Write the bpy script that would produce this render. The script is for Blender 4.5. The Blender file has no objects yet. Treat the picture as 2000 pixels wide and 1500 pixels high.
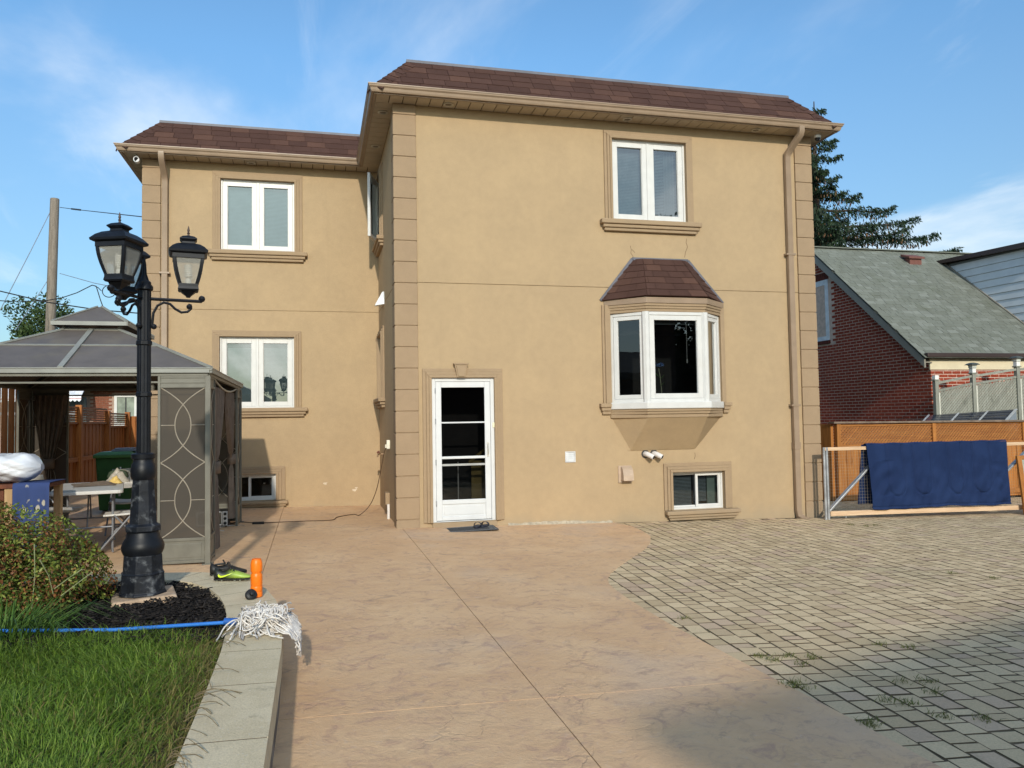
import bpy, math, random
import numpy as np
from mathutils import Vector, Matrix
random.seed(7); RNG = np.random.default_rng(7)
SC = bpy.context.scene
COL = SC.collection
R = math.radians

# ------------------------------------------------------------------ camera
F_PX, PITCH, ROLL, YAW = 1533.8, .0457, -.0162, .246
CAM = Vector((-1.1577, -11.446, 1.6))
fw = Vector((math.sin(YAW)*math.cos(PITCH), math.cos(YAW)*math.cos(PITCH), math.sin(PITCH)))
rt0 = Vector((math.cos(YAW), -math.sin(YAW), 0)); up0 = rt0.cross(fw)
rt = rt0*math.cos(ROLL)+up0*math.sin(ROLL); up = -rt0*math.sin(ROLL)+up0*math.cos(ROLL)
cam = bpy.data.cameras.new("camera"); camo = bpy.data.objects.new("camera", cam); COL.objects.link(camo)
cam.sensor_width = 36; cam.lens = F_PX/2000*36; cam.clip_start = .05; cam.clip_end = 900
mw = Matrix((rt, up, -fw)).transposed().to_4x4(); mw.translation = CAM
camo.matrix_world = mw
SC.camera = camo

# ------------------------------------------------------------------ world, sun, exposure
SUN_DIR = Vector((.090, 1, -.435)).normalized()          # the way the light travels
SUN_EL = math.asin(-SUN_DIR.z); SUN_AZ = math.atan2(-SUN_DIR.x, -SUN_DIR.y)
w = bpy.data.worlds.new("World"); SC.world = w; w.use_nodes = True
nt = w.node_tree; nt.nodes.clear()
def wn(t): return nt.nodes.new(t)
out = wn('ShaderNodeOutputWorld'); bg = wn('ShaderNodeBackground'); sky = wn('ShaderNodeTexSky')
sky.sky_type = 'NISHITA'; sky.sun_disc = False; sky.sun_elevation = SUN_EL; sky.sun_rotation = SUN_AZ
sky.altitude = 100; sky.air_density = 1.0; sky.dust_density = 1.0; sky.ozone_density = 1.6
tc = wn('ShaderNodeTexCoord')
def wm(op, a, b=None, clamp=False):
    n = wn('ShaderNodeMath'); n.operation = op; n.use_clamp = clamp
    for i, v in enumerate((a, b)):
        if v is None: continue
        if isinstance(v, (int, float)): n.inputs[i].default_value = v
        else: nt.links.new(v, n.inputs[i])
    return n.outputs[0]
# thin high cloud: the view direction projected on a flat sheet far above, sampled by stretched noise
sep = wn('ShaderNodeSeparateXYZ'); nt.links.new(tc.outputs['Generated'], sep.inputs[0])
zz = wm('ADD', wm('MAXIMUM', sep.outputs[2], 0.0), .13)
cmb = wn('ShaderNodeCombineXYZ')
nt.links.new(wm('DIVIDE', sep.outputs[0], zz), cmb.inputs[0]); nt.links.new(wm('DIVIDE', sep.outputs[1], zz), cmb.inputs[1])
def cloud_layer(scale, rot, loc, lo, hi, rough=.6, stretch=(1, 1, 1), dist=.6, detail=7):
    mp = wn('ShaderNodeMapping'); mp.inputs['Rotation'].default_value = (0, 0, rot); mp.inputs['Location'].default_value = loc
    mp.inputs['Scale'].default_value = stretch; nt.links.new(cmb.outputs[0], mp.inputs[0])
    nz = wn('ShaderNodeTexNoise'); nz.inputs['Scale'].default_value = scale; nz.inputs['Detail'].default_value = detail
    nz.inputs['Roughness'].default_value = rough; nz.inputs['Distortion'].default_value = dist
    nt.links.new(mp.outputs[0], nz.inputs['Vector'])
    mr = wn('ShaderNodeMapRange'); mr.interpolation_type = 'SMOOTHSTEP'; mr.inputs[1].default_value = lo; mr.inputs[2].default_value = hi
    nt.links.new(nz.outputs[0], mr.inputs[0]); return mr.outputs[0]
cA = cloud_layer(.62, .5, (9.62, 13.32, 0), .49, .74, .55, (1, .6, 1), .9)
cB = cloud_layer(1.9, .9, (12.4, 13.99, 0), .52, .82, .62, (1, .42, 1), 1.4)
cl = wm('ADD', wm('MULTIPLY', cA, .72), wm('MULTIPLY', cB, .28), True)
hz = wn('ShaderNodeMapRange'); hz.inputs[1].default_value = .42; hz.inputs[2].default_value = -.02; hz.inputs[3].default_value = 0; hz.inputs[4].default_value = .14
nt.links.new(sep.outputs[2], hz.inputs[0])
fac = wm('MAXIMUM', wm('MULTIPLY', cl, .85), hz.outputs[0], True)
fac2 = wm('ADD', wm('MULTIPLY', cl, .60), wm('MULTIPLY', hz.outputs[0], .8), True)
mx = wn('ShaderNodeMix'); mx.data_type = 'RGBA'; mx.inputs[7].default_value = (9.0, 8.7, 8.2, 1)
tint = wn('ShaderNodeMix'); tint.data_type = 'RGBA'; tint.blend_type = 'MULTIPLY'; tint.inputs[0].default_value = 1
tint.inputs[7].default_value = (.72, 1.0, 1.11, 1)
low = wn('ShaderNodeMapRange'); low.inputs[1].default_value = 0; low.inputs[2].default_value = .42; low.inputs[3].default_value = .50; low.inputs[4].default_value = 1.06
nt.links.new(sep.outputs[2], low.inputs[0])
lowm = wn('ShaderNodeVectorMath'); lowm.operation = 'SCALE'; nt.links.new(sky.outputs[0], lowm.inputs[0]); nt.links.new(low.outputs[0], lowm.inputs['Scale'])
nt.links.new(lowm.outputs[0], tint.inputs[6])
# forward-scattering cloud brightened towards the sun, behind the camera, as added fill light
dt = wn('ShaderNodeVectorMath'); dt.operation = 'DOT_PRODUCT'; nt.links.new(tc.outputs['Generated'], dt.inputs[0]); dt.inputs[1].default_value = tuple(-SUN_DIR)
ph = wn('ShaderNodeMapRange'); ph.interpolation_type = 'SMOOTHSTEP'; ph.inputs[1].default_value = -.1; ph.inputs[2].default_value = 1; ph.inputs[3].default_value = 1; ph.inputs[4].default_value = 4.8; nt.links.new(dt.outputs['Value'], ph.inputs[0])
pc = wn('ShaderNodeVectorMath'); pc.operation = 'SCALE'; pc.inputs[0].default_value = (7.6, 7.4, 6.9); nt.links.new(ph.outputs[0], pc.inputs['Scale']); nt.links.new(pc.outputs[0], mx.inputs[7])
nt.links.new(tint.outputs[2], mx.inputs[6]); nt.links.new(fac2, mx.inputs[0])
bg.inputs[1].default_value = .097
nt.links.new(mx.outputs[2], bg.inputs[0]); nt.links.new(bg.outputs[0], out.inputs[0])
sl = bpy.data.lights.new("sun", 'SUN'); sl.energy = 1.75; sl.angle = R(1.1); sl.color = (1, .925, .80)
so = bpy.data.objects.new("sun", sl); COL.objects.link(so)
so.rotation_euler = SUN_DIR.to_track_quat('-Z', 'Y').to_euler(); so.location = (-3, -20, 20)
vs = SC.view_settings; vs.view_transform = 'Standard'; vs.look = 'None'; vs.exposure = .90; vs.gamma = 1; vs.use_curve_mapping = False
SC.cycles.max_bounces = 6; SC.cycles.transparent_max_bounces = 16

# ------------------------------------------------------------------ helpers
def ray(px, py): return fw + rt*((px-1000)/F_PX) - up*((py-750)/F_PX)
def onY(px, py, y):
    d = ray(px, py); return CAM + d*((y-CAM.y)/d.y)
def onX(px, py, x):
    d = ray(px, py); return CAM + d*((x-CAM.x)/d.x)
def G(x): return .065-.0216*x                          # the yard falls gently to the right
def gr(px, py, h=0):
    d = ray(px, py); return CAM + d*((G(CAM.x)+h-CAM.z)/(d.z+.0216*d.x))

def wloc(o):
    v = Vector((0, 0, 0))
    while o: v = v + o.location; o = o.parent
    return v
def tag(o, label=None, cat=None, group=None, kind=None):
    if label: o['label'] = label
    if cat: o['category'] = cat
    if group: o['group'] = group
    if kind: o['kind'] = kind
    return o
def thing(name, label, cat, loc=(0, 0, 0), group=None, rz=0):
    o = bpy.data.objects.new(name, None); COL.objects.link(o); o.location = loc; o.rotation_euler = (0, 0, rz); o.empty_display_size = .1
    return tag(o, label, cat, group)

class MB:
    """collects faces; build() links them as one mesh object"""
    def __init__(s, T=None): s.v = []; s.f = []; s.m = []; s.T = T; s.mi = 0
    def add(s, vs, fs, m=None):
        b = len(s.v)
        for p in vs:
            p = Vector(p)
            s.v.append(s.T @ p if s.T else p)
        for f in fs: s.f.append([b+i for i in f]); s.m.append(s.mi if m is None else m)
        return s
    def box(s, x0, y0, z0, x1, y1, z1, m=None):
        if x0 > x1: x0, x1 = x1, x0
        if y0 > y1: y0, y1 = y1, y0
        if z0 > z1: z0, z1 = z1, z0
        return s.add([(x0,y0,z0),(x1,y0,z0),(x1,y1,z0),(x0,y1,z0),(x0,y0,z1),(x1,y0,z1),(x1,y1,z1),(x0,y1,z1)],
              [(0,3,2,1),(4,5,6,7),(0,1,5,4),(1,2,6,5),(2,3,7,6),(3,0,4,7)], m)
    def bar(s, a, b, w, h, m=None, upv=(0, 0, 1)):
        """box beam from a to b, w across, h along upv"""
        a = Vector(a); b = Vector(b); d = (b-a).normalized(); u = Vector(upv)
        x = d.cross(u)
        if x.length < 1e-4: x = d.cross(Vector((0, 1, 0)))
        x.normalize(); z = x.cross(d).normalized(); x *= w/2; z *= h/2
        return s.add([a-x-z, a+x-z, a+x+z, a-x+z, b-x-z, b+x-z, b+x+z, b-x+z],
              [(0,1,2,3),(7,6,5,4),(0,4,5,1),(1,5,6,2),(2,6,7,3),(3,7,4,0)], m)
    def tube(s, pts, r, n=8, m=None, cap=True):
        pts = [Vector(p) for p in pts]; rs = r if isinstance(r, (list, tuple)) else [r]*len(pts)
        t0 = (pts[1]-pts[0]).normalized(); ref = Vector((0, 0, 1)) if abs(t0.z) < .9 else Vector((1, 0, 0))
        vs = []; x = t0.cross(ref).normalized()
        for i, p in enumerate(pts):
            t = (pts[min(i+1, len(pts)-1)]-pts[max(i-1, 0)]).normalized()
            x = (x-t*x.dot(t)).normalized(); y = t.cross(x)
            for k in range(n):
                a = 2*math.pi*k/n; vs.append(p+(x*math.cos(a)+y*math.sin(a))*rs[i])
        fs = [(i*n+k, i*n+(k+1) % n, (i+1)*n+(k+1) % n, (i+1)*n+k) for i in range(len(pts)-1) for k in range(n)]
        if cap: fs += [tuple(range(n-1, -1, -1)), tuple(range((len(pts)-1)*n, len(pts)*n))]
        return s.add(vs, fs, m)
    def lathe(s, prof, c=(0, 0, 0), n=16, rot=0, m=None, caps=True, sx=1, sy=1):
        c = Vector(c); vs = []
        for r, z in prof:
            for k in range(n):
                a = 2*math.pi*k/n+rot; vs.append(c+Vector((r*math.cos(a)*sx, r*math.sin(a)*sy, z)))
        L = len(prof)
        fs = [(i*n+k, i*n+(k+1) % n, (i+1)*n+(k+1) % n, (i+1)*n+k) for i in range(L-1) for k in range(n)]
        if caps: fs += [tuple(range(n-1, -1, -1)), tuple(range((L-1)*n, L*n))]
        return s.add(vs, fs, m)
    def prism(s, poly, z0, z1, m=None, zf=None):
        """poly (x, y) raised from z0 to z1; zf(x) adds the fall of the yard"""
        n = len(poly); g = zf or (lambda x: 0)
        vs = [(x, y, z0+g(x)) for x, y in poly]+[(x, y, z1+g(x)) for x, y in poly]
        return s.add(vs, [tuple(range(n-1, -1, -1)), tuple(range(n, 2*n))]+[(i, (i+1) % n, n+(i+1) % n, n+i) for i in range(n)], m)
    def plate(s, poly, thick, m=None):
        """closed 3D polygon given a thickness along its normal (away from the side it is seen from)"""
        p = [Vector(q) for q in poly]; nn = (p[1]-p[0]).cross(p[2]-p[0]).normalized()*thick; n = len(p)
        return s.add(p+[q-nn for q in p], [tuple(range(n)), tuple(range(2*n-1, n-1, -1))]+[(i, n+i, n+(i+1) % n, (i+1) % n) for i in range(n)], m)
    def quad(s, a, b, c, d, m=None): return s.add([a, b, c, d], [(0, 1, 2, 3)], m)
    def grid(s, fn, nu, nv, m=None):
        vs = [fn(i/nu, j/nv) for j in range(nv+1) for i in range(nu+1)]
        return s.add(vs, [(j*(nu+1)+i, j*(nu+1)+i+1, (j+1)*(nu+1)+i+1, (j+1)*(nu+1)+i) for j in range(nv) for i in range(nu)], m)
    def build(s, name, mats, parent=None, smooth=False, local=False, bev=0, solid=0, fix=True):
        if not isinstance(mats, (list, tuple)): mats = [mats]
        me = bpy.data.meshes.new(name)
        off = Vector((0, 0, 0)) if (local or parent is None) else wloc(parent)
        me.from_pydata([tuple(p-off) for p in s.v], [], s.f)
        for mt in mats: me.materials.append(mt)
        me.polygons.foreach_set('material_index', s.m)
        if smooth: me.polygons.foreach_set('use_smooth', [True]*len(me.polygons))
        me.update()
        o = bpy.data.objects.new(name, me); COL.objects.link(o)
        if parent: o.parent = parent
        if solid:
            d = o.modifiers.new('solid', 'SOLIDIFY'); d.thickness = solid; d.offset = 0
        if bev:
            d = o.modifiers.new('bevel', 'BEVEL'); d.width = bev; d.segments = 2; d.limit_method = 'ANGLE'
        if smooth and fix:
            try: me.set_sharp_from_angle(angle=R(40))
            except Exception: pass
        return o

def fast_mesh(name, V, Fq, mat, parent=None, kind=None, smooth=False):
    """V (n,3) array, Fq list of (m,k) int arrays"""
    me = bpy.data.meshes.new(name)
    off = np.array(wloc(parent)) if parent else np.zeros(3)
    V = V-off
    me.vertices.add(len(V)); me.vertices.foreach_set('co', V.astype(np.float32).ravel())
    loops = np.concatenate([f.ravel() for f in Fq]); tot = np.concatenate([np.full(len(f), f.shape[1]) for f in Fq])
    me.loops.add(len(loops)); me.loops.foreach_set('vertex_index', loops.astype(np.int32))
    me.polygons.add(len(tot)); st = np.concatenate([[0], np.cumsum(tot)[:-1]])
    me.polygons.foreach_set('loop_start', st.astype(np.int32)); me.polygons.foreach_set('loop_total', tot.astype(np.int32))
    if smooth: me.polygons.foreach_set('use_smooth', np.ones(len(tot), bool))
    me.materials.append(mat); me.update(calc_edges=True); me.validate()
    o = bpy.data.objects.new(name, me); COL.objects.link(o)
    if parent: o.parent = parent
    if kind: o['kind'] = kind
    return o

_pm = {}
def piece_data(wd, ln, th, ch):
    a, b = wd/2, ln/2
    v = [(-a,-b,0),(a,-b,0),(a,b,0),(-a,b,0),(-a,-b,th-ch),(a,-b,th-ch),(a,b,th-ch),(-a,b,th-ch),
         (-a+ch,-b+ch,th),(a-ch,-b+ch,th),(a-ch,b-ch,th),(-a+ch,b-ch,th)]
    f = [(0,1,5,4),(1,2,6,5),(2,3,7,6),(3,0,4,7),(4,5,9,8),(5,6,10,9),(6,7,11,10),(7,4,8,11),(8,9,10,11)]
    return v, f
def pieces(name, items, mat, parent, limit=300, ch=.004):
    """items: (Matrix world, w, l, t). The nearest `limit` are objects sharing meshes, the rest one joined part."""
    off = wloc(parent)
    items = sorted(items, key=lambda it: (it[0].translation-CAM).length)
    for M_, wd, ln, th in items[:limit]:
        k = (name, mat.name, round(wd, 3), round(ln, 3), round(th, 3))
        if k not in _pm:
            v, f = piece_data(wd, ln, th, ch); me = bpy.data.meshes.new(name); me.from_pydata(v, [], f); me.materials.append(mat); _pm[k] = me
        o = bpy.data.objects.new(name, _pm[k]); COL.objects.link(o); o.parent = parent
        m2 = M_.copy(); m2.translation = M_.translation-off; o.matrix_local = m2
    if len(items) > limit:
        mb = MB()
        for M_, wd, ln, th in items[limit:]:
            v, f = piece_data(wd, ln, th, ch); mb.add([M_ @ Vector(p) for p in v], f)
        o = mb.build(name, mat, parent); o['kind'] = 'stuff'
def frame(o, x, y, z):
    M_ = Matrix((Vector(x), Vector(y), Vector(z))).transposed().to_4x4(); M_.translation = Vector(o); return M_

# ------------------------------------------------------------------ materials
def newmat(name):
    m = bpy.data.materials.new(name); m.use_nodes = True; m.node_tree.nodes.clear(); return m
class NT:
    def __init__(s, m): s.t = m.node_tree
    def n(s, k, **kw):
        x = s.t.nodes.new(k)
        for a, b in kw.items(): setattr(x, a, b)
        return x
    def l(s, a, b): s.t.links.new(a, b)
    def put(s, v, sock):
        if isinstance(v, (int, float)): sock.default_value = v
        elif isinstance(v, tuple): sock.default_value = (*v, 1) if len(v) == 3 else v
        else: s.l(v, sock)
    def math(s, op, a, b=0.0, clamp=False):
        x = s.n('ShaderNodeMath', operation=op, use_clamp=clamp); s.put(a, x.inputs[0]); s.put(b, x.inputs[1]); return x.outputs[0]
    def mix(s, f, a, b, mode='MIX'):
        x = s.n('ShaderNodeMix', data_type='RGBA', blend_type=mode); s.put(f, x.inputs[0]); s.put(a, x.inputs[6]); s.put(b, x.inputs[7]); return x.outputs[2]
    def pos(s): return s.n('ShaderNodeNewGeometry').outputs['Position']
    def map(s, vec, scale=(1, 1, 1), rot=(0, 0, 0), loc=(0, 0, 0)):
        x = s.n('ShaderNodeMapping'); x.inputs['Scale'].default_value = scale; x.inputs['Rotation'].default_value = rot; x.inputs['Location'].default_value = loc
        s.l(vec, x.inputs[0]); return x.outputs[0]
    def noise(s, vec, scale, detail=4, rough=.55, dist=0):
        x = s.n('ShaderNodeTexNoise'); x.inputs['Scale'].default_value = scale; x.inputs['Detail'].default_value = detail
        x.inputs['Roughness'].default_value = rough; x.inputs['Distortion'].default_value = dist; s.l(vec, x.inputs['Vector']); return x.outputs[0]
    def rng(s, v, a, b, c=0.0, d=1.0, smooth=True):
        x = s.n('ShaderNodeMapRange'); x.interpolation_type = 'SMOOTHSTEP' if smooth else 'LINEAR'
        s.put(v, x.inputs[0])
        for i, q in enumerate((a, b, c, d)): x.inputs[i+1].default_value = q
        return x.outputs[0]
    def rand(s):
        a = s.n('ShaderNodeObjectInfo').outputs['Random']; b = s.n('ShaderNodeNewGeometry').outputs['Random Per Island']
        return s.math('FRACT', s.math('ADD', a, b))
    def bump(s, h, strength=.3, dist=.01, nrm=None):
        x = s.n('ShaderNodeBump'); x.inputs['Strength'].default_value = strength; x.inputs['Distance'].default_value = dist; s.l(h, x.inputs['Height'])
        if nrm is not None: s.l(nrm, x.inputs['Normal'])
        return x.outputs[0]
    def out(s, col, rough=.7, nrm=None, metal=0, spec=.4, **kw):
        p = s.n('ShaderNodeBsdfPrincipled'); s.put(col, p.inputs['Base Color']); s.put(rough, p.inputs['Roughness'])
        p.inputs['Metallic'].default_value = metal; p.inputs['Specular IOR Level'].default_value = spec
        for k, v in kw.items(): s.put(v, p.inputs[k])
        if nrm is not None: s.l(nrm, p.inputs['Normal'])
        o = s.n('ShaderNodeOutputMaterial'); s.l(p.outputs[0], o.inputs[0]); return p
def scale(c, k): return tuple(min(1, x*k) for x in c)
def M(name, col, rough=.7, var=0, nz=(6, .12), bp=None, metal=0, spec=.35, stretch=(1, 1, 1), dirt=None, coat=0):
    """general surface: base colour, mottling, a per-piece shift, fine relief, optional grime"""
    m = newmat(name); t = NT(m); P = t.map(t.pos(), stretch)
    n1 = t.noise(P, nz[0], 5, .6)
    c = t.mix(t.rng(n1, .3, .7), scale(col, 1-nz[1]), scale(col, 1+nz[1]))
    if var:
        r = t.rand()
        c = t.mix(1.0, c, t.mix(r, (1-var,)*3, (1+var*.8,)*3), 'MULTIPLY')
    if dirt:
        c = t.mix(t.math('MULTIPLY', t.rng(t.noise(P, dirt[0], 6, .65), .5, .75), dirt[1]), c, dirt[2])
    nrm = t.bump(t.noise(P, bp[0], 4, .6), bp[1], bp[2] if len(bp) > 2 else .005) if bp else None
    t.out(c, rough, nrm, metal, spec, **({'Coat Weight': coat} if coat else {}))
    return m
# ------------------------------------------------------------------ special materials
def mat_stucco(name, col, k=1.0):
    m = newmat(name); t = NT(m); P = t.pos()
    big = t.rng(t.noise(P, 1.3, 5, .6, .4), .3, .72)
    mid = t.rng(t.noise(P, 9, 4, .6), .25, .75)
    fine = t.rng(t.noise(P, 120, 3, .7), .2, .8)
    c = t.mix(big, scale(col, 1-.11*k), (col[0]*1.06, col[1]*1.05, col[2]*1.02))
    c = t.mix(.5, c, t.mix(mid, scale(col, .93), scale(col, 1.06)))
    c = t.mix(1.0, c, t.mix(fine, (.9,)*3, (1.08,)*3), 'MULTIPLY')
    # faint rain streaks and a damp, dirty foot
    st = t.rng(t.noise(t.map(P, (5, 5, .22)), 1.0, 4, .6), .60, .85)
    c = t.mix(t.math('MULTIPLY', st, .26), c, scale(col, .66))
    z = t.n('ShaderNodeSeparateXYZ'); t.l(P, z.inputs[0])
    foot = t.rng(t.math('ADD', z.outputs[2], t.math('MULTIPLY', t.noise(P, 4, 5, .7), .35)), .42, .12)
    c = t.mix(t.math('MULTIPLY', foot, .32), c, (.30, .26, .19))
    h = t.math('ADD', t.noise(P, 150, 3, .7), t.math('MULTIPLY', t.noise(P, 45, 3, .6), .8))
    t.out(c, .92, t.bump(h, .55, .004), 0, .15); return m
def mat_stamped(name):
    m = newmat(name); t = NT(m); P = t.pos()
    base = t.mix(t.rng(t.noise(P, 1.1, 6, .6, .6), .3, .7), (.60, .380, .212), (.69, .465, .268))
    base = t.mix(t.rng(t.noise(P, 6.5, 7, .72, 1.2), .48, .70), base, (.48, .30, .20))
    base = t.mix(t.math('MULTIPLY', t.rng(t.noise(P, .55, 4, .6), .52, .75), .5), base, (.46, .36, .29))
    base = t.mix(t.math('MULTIPLY', t.rng(t.noise(P, 17, 5, .7, .8), .55, .8), .55), base, (.62, .48, .37))
    base = t.mix(t.math('MULTIPLY', t.rng(t.noise(t.map(P, loc=(3, 7, 1)), 3.1, 5, .7, 1.6), .56, .72), .52), base, (.31, .21, .16))
    # shallow stone veins pressed into the slab
    v = t.n('ShaderNodeTexVoronoi', feature='DISTANCE_TO_EDGE'); v.inputs['Scale'].default_value = 2.1
    wv = t.n('ShaderNodeVectorMath', operation='ADD'); nv = t.n('ShaderNodeTexNoise'); nv.inputs['Scale'].default_value = 2.6; nv.inputs['Detail'].default_value = 6; t.l(P, nv.inputs['Vector'])
    sc_ = t.n('ShaderNodeVectorMath', operation='SCALE'); sc_.inputs['Scale'].default_value = .9; t.l(nv.outputs['Color'], sc_.inputs[0])
    t.l(P, wv.inputs[0]); t.l(sc_.outputs[0], wv.inputs[1]); t.l(wv.outputs[0], v.inputs['Vector'])
    vein = t.math('MULTIPLY', t.rng(v.outputs['Distance'], .035, .0), t.rng(t.noise(P, 1.9, 3, .5), .46, .62))
    base = t.mix(t.math('MULTIPLY', vein, .16), base, (.28, .19, .14))
    h = t.math('ADD', t.math('MULTIPLY', t.noise(P, 7, 7, .7, .6), 1.0), t.math('MULTIPLY', t.noise(P, 60, 3, .6), .25))
    h = t.math('SUBTRACT', h, t.math('MULTIPLY', vein, .22))
    t.out(base, t.rng(t.noise(P, 3, 4), .3, .7, .62, .82), t.bump(h, .50, .022), 0, .35); return m
def mat_paver(name):
    m = newmat(name); t = NT(m); P = t.pos(); r = t.rand()
    c = t.mix(r, (.50, .375, .225), (.67, .52, .325))
    c = t.mix(t.math('MULTIPLY', t.rng(t.math('FRACT', t.math('MULTIPLY', r, 7.3)), .82, .9), .55), c, (.50, .35, .26))
    c = t.mix(t.math('MULTIPLY', t.rng(t.noise(P, .8, 4, .6), .5, .75), .4), c, (.43, .37, .23))
    c = t.mix(1.0, c, t.mix(t.noise(P, 90, 3, .8), (.62,)*3, (1.38,)*3), 'MULTIPLY')
    c = t.mix(t.math('MULTIPLY', t.rng(t.noise(P, 6, 5, .7), .55, .8), .35), c, (.28, .24, .15))
    # soil clings to the sides of each block, down in the joints
    sn = t.n('ShaderNodeSeparateXYZ'); t.l(t.n('ShaderNodeNewGeometry').outputs['True Normal'], sn.inputs[0])
    c = t.mix(t.rng(sn.outputs[2], .93, .80), c, (.105, .074, .042))
    h = t.math('ADD', t.noise(P, 110, 3, .8), t.math('MULTIPLY', t.noise(P, 14, 3), .7))
    t.out(c, .9, t.bump(h, .5, .005), 0, .2); return m
def mat_wood(name, col, dark, axis='z', rough=.65, var=.12, scale_=1.0):
    m = newmat(name); t = NT(m)
    st = {'z': (14, 14, 1.1), 'x': (1.1, 14, 14), 'y': (14, 1.1, 14)}[axis]
    P = t.map(t.pos(), tuple(s*scale_ for s in st)); r = t.rand()
    g = t.noise(P, 1.6, 6, .7, .9)
    c = t.mix(t.rng(g, .32, .7), dark, col)
    kn = t.rng(t.noise(t.map(t.pos(), (5, 5, 2.2)), 1.8, 2, .5), .66, .76)
    c = t.mix(t.math('MULTIPLY', kn, .55), c, scale(dark, .6))
    c = t.mix(1.0, c, t.mix(r, (1-var,)*3, (1+var,)*3), 'MULTIPLY')
    t.out(c, rough, t.bump(g, .25, .003), 0, .3); return m
def mat_brick(name, c1, c2):
    m = newmat(name); t = NT(m); P = t.pos(); r = t.rand()
    c = t.mix(r, c1, c2); c = t.mix(t.rng(t.noise(P, 25, 4, .7), .35, .75), scale(c1, .75), c)
    c = t.mix(1.0, c, t.mix(t.noise(P, 60, 3), (.75,)*3, (1.2,)*3), 'MULTIPLY')
    t.out(c, .88, t.bump(t.noise(P, 70, 4, .7), .4, .004), 0, .2); return m
def mat_shingle(name, cols, moss=None):
    m = newmat(name); t = NT(m); P = t.pos(); r = t.rand()
    c = t.mix(t.rng(r, 0, 1, smooth=False), cols[0], cols[1])
    c = t.mix(t.rng(t.math('FRACT', t.math('MULTIPLY', r, 5.7)), .6, .95), c, cols[2])
    c = t.mix(1.0, c, t.mix(t.noise(P, 140, 2, .8), (.55,)*3, (1.45,)*3), 'MULTIPLY')
    c = t.mix(1.0, c, t.mix(t.noise(P, 3.5, 4, .6), (.8,)*3, (1.2,)*3), 'MULTIPLY')
    if moss: c = t.mix(t.math('MULTIPLY', t.rng(t.noise(P, 1.7, 5, .7), .5, .75), .5), c, moss)
    t.out(c, .93, t.bump(t.noise(P, 160, 2, .8), .6, .004), 0, .15); return m
def mat_leaf(name, cols, rough=.55, trans=.25):
    m = newmat(name); t = NT(m); r = t.rand()
    cr = t.n('ShaderNodeValToRGB'); e = cr.color_ramp.elements
    e[0].position = 0; e[0].color = (*cols[0], 1); e[1].position = 1; e[1].color = (*cols[-1], 1)
    for i, c in enumerate(cols[1:-1]): x = e.new((i+1)/(len(cols)-1)); x.color = (*c, 1)
    t.l(r, cr.inputs[0])
    c = t.mix(1.0, cr.outputs[0], t.mix(t.noise(t.pos(), 2.5, 3), (.7,)*3, (1.3,)*3), 'MULTIPLY')
    p = t.n('ShaderNodeBsdfPrincipled'); t.l(c, p.inputs['Base Color']); p.inputs['Roughness'].default_value = rough; p.inputs['Specular IOR Level'].default_value = .3
    tr = t.n('ShaderNodeBsdfTranslucent'); t.l(c, tr.inputs['Color']); ms = t.n('ShaderNodeMixShader'); ms.inputs[0].default_value = trans
    t.l(p.outputs[0], ms.inputs[1]); t.l(tr.outputs[0], ms.inputs[2]); o = t.n('ShaderNodeOutputMaterial'); t.l(ms.outputs[0], o.inputs[0]); return m
def mat_glass(name, tint, refl=2.0, ior=1.5, rough=.0):
    m = newmat(name); t = NT(m)
    tr = t.n('ShaderNodeBsdfTransparent'); tr.inputs[0].default_value = (*tint, 1)
    gl = t.n('ShaderNodeBsdfGlossy'); gl.inputs['Roughness'].default_value = rough; gl.inputs[0].default_value = (.95, .98, 1, 1)
    fr = t.n('ShaderNodeFresnel'); fr.inputs[0].default_value = ior
    wob = t.bump(t.noise(t.pos(), 2.2, 2), .012, .05); t.l(wob, gl.inputs['Normal'])
    ms = t.n('ShaderNodeMixShader'); t.l(t.math('MULTIPLY', fr.outputs[0], refl, True), ms.inputs[0])
    t.l(tr.outputs[0], ms.inputs[1]); t.l(gl.outputs[0], ms.inputs[2]); o = t.n('ShaderNodeOutputMaterial'); t.l(ms.outputs[0], o.inputs[0]); return m
def mat_mesh(name, col, open_=.35):
    """fine woven insect screen: threads too fine to build, so partly see-through"""
    m = newmat(name); t = NT(m)
    tr = t.n('ShaderNodeBsdfTransparent'); p = t.n('ShaderNodeBsdfPrincipled'); p.inputs['Base Color'].default_value = (*col, 1); p.inputs['Roughness'].default_value = .8
    ms = t.n('ShaderNodeMixShader'); ms.inputs[0].default_value = 1-open_
    t.l(tr.outputs[0], ms.inputs[1]); t.l(p.outputs[0], ms.inputs[2]); o = t.n('ShaderNodeOutputMaterial'); t.l(ms.outputs[0], o.inputs[0]); return m

STUC = mat_stucco('wall_stucco', (.420, .305, .182))
TRIM = mat_stucco('trim_stucco', (.345, .248, .155), .6)
QUOIN = mat_stucco('quoin_stucco', (.335, .238, .15), .8)
WHITE = M('white_vinyl', (.62, .61, .58), .35, 0, (5, .04), (20, .05), dirt=(6, .18, (.55, .50, .42)))
DOORW = M('white_aluminium', (.63, .635, .63), .35, 0, (5, .03), dirt=(4, .12, (.55, .53, .50)))
GUTT = M('tan_aluminium', (.30, .215, .145), .38, 0, (3, .08), dirt=(7, .22, (.25, .18, .12)))
SOFF = M('soffit_aluminium', (.42, .35, .26), .55, .05, (8, .06), dirt=(5, .2, (.3, .24, .18)))
SHIN = mat_shingle('brown_shingle', ((.062, .032, .025), (.078, .041, .032), (.094, .049, .036)))
FLASH = M('grey_flashing', (.12, .12, .14), .5, 0, (4, .15))
GLASS = mat_glass('window_glass', (.36, .41, .42), 2.9)
GLASSD = mat_glass('dark_window_glass', (.40, .43, .44), 1.9)
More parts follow.
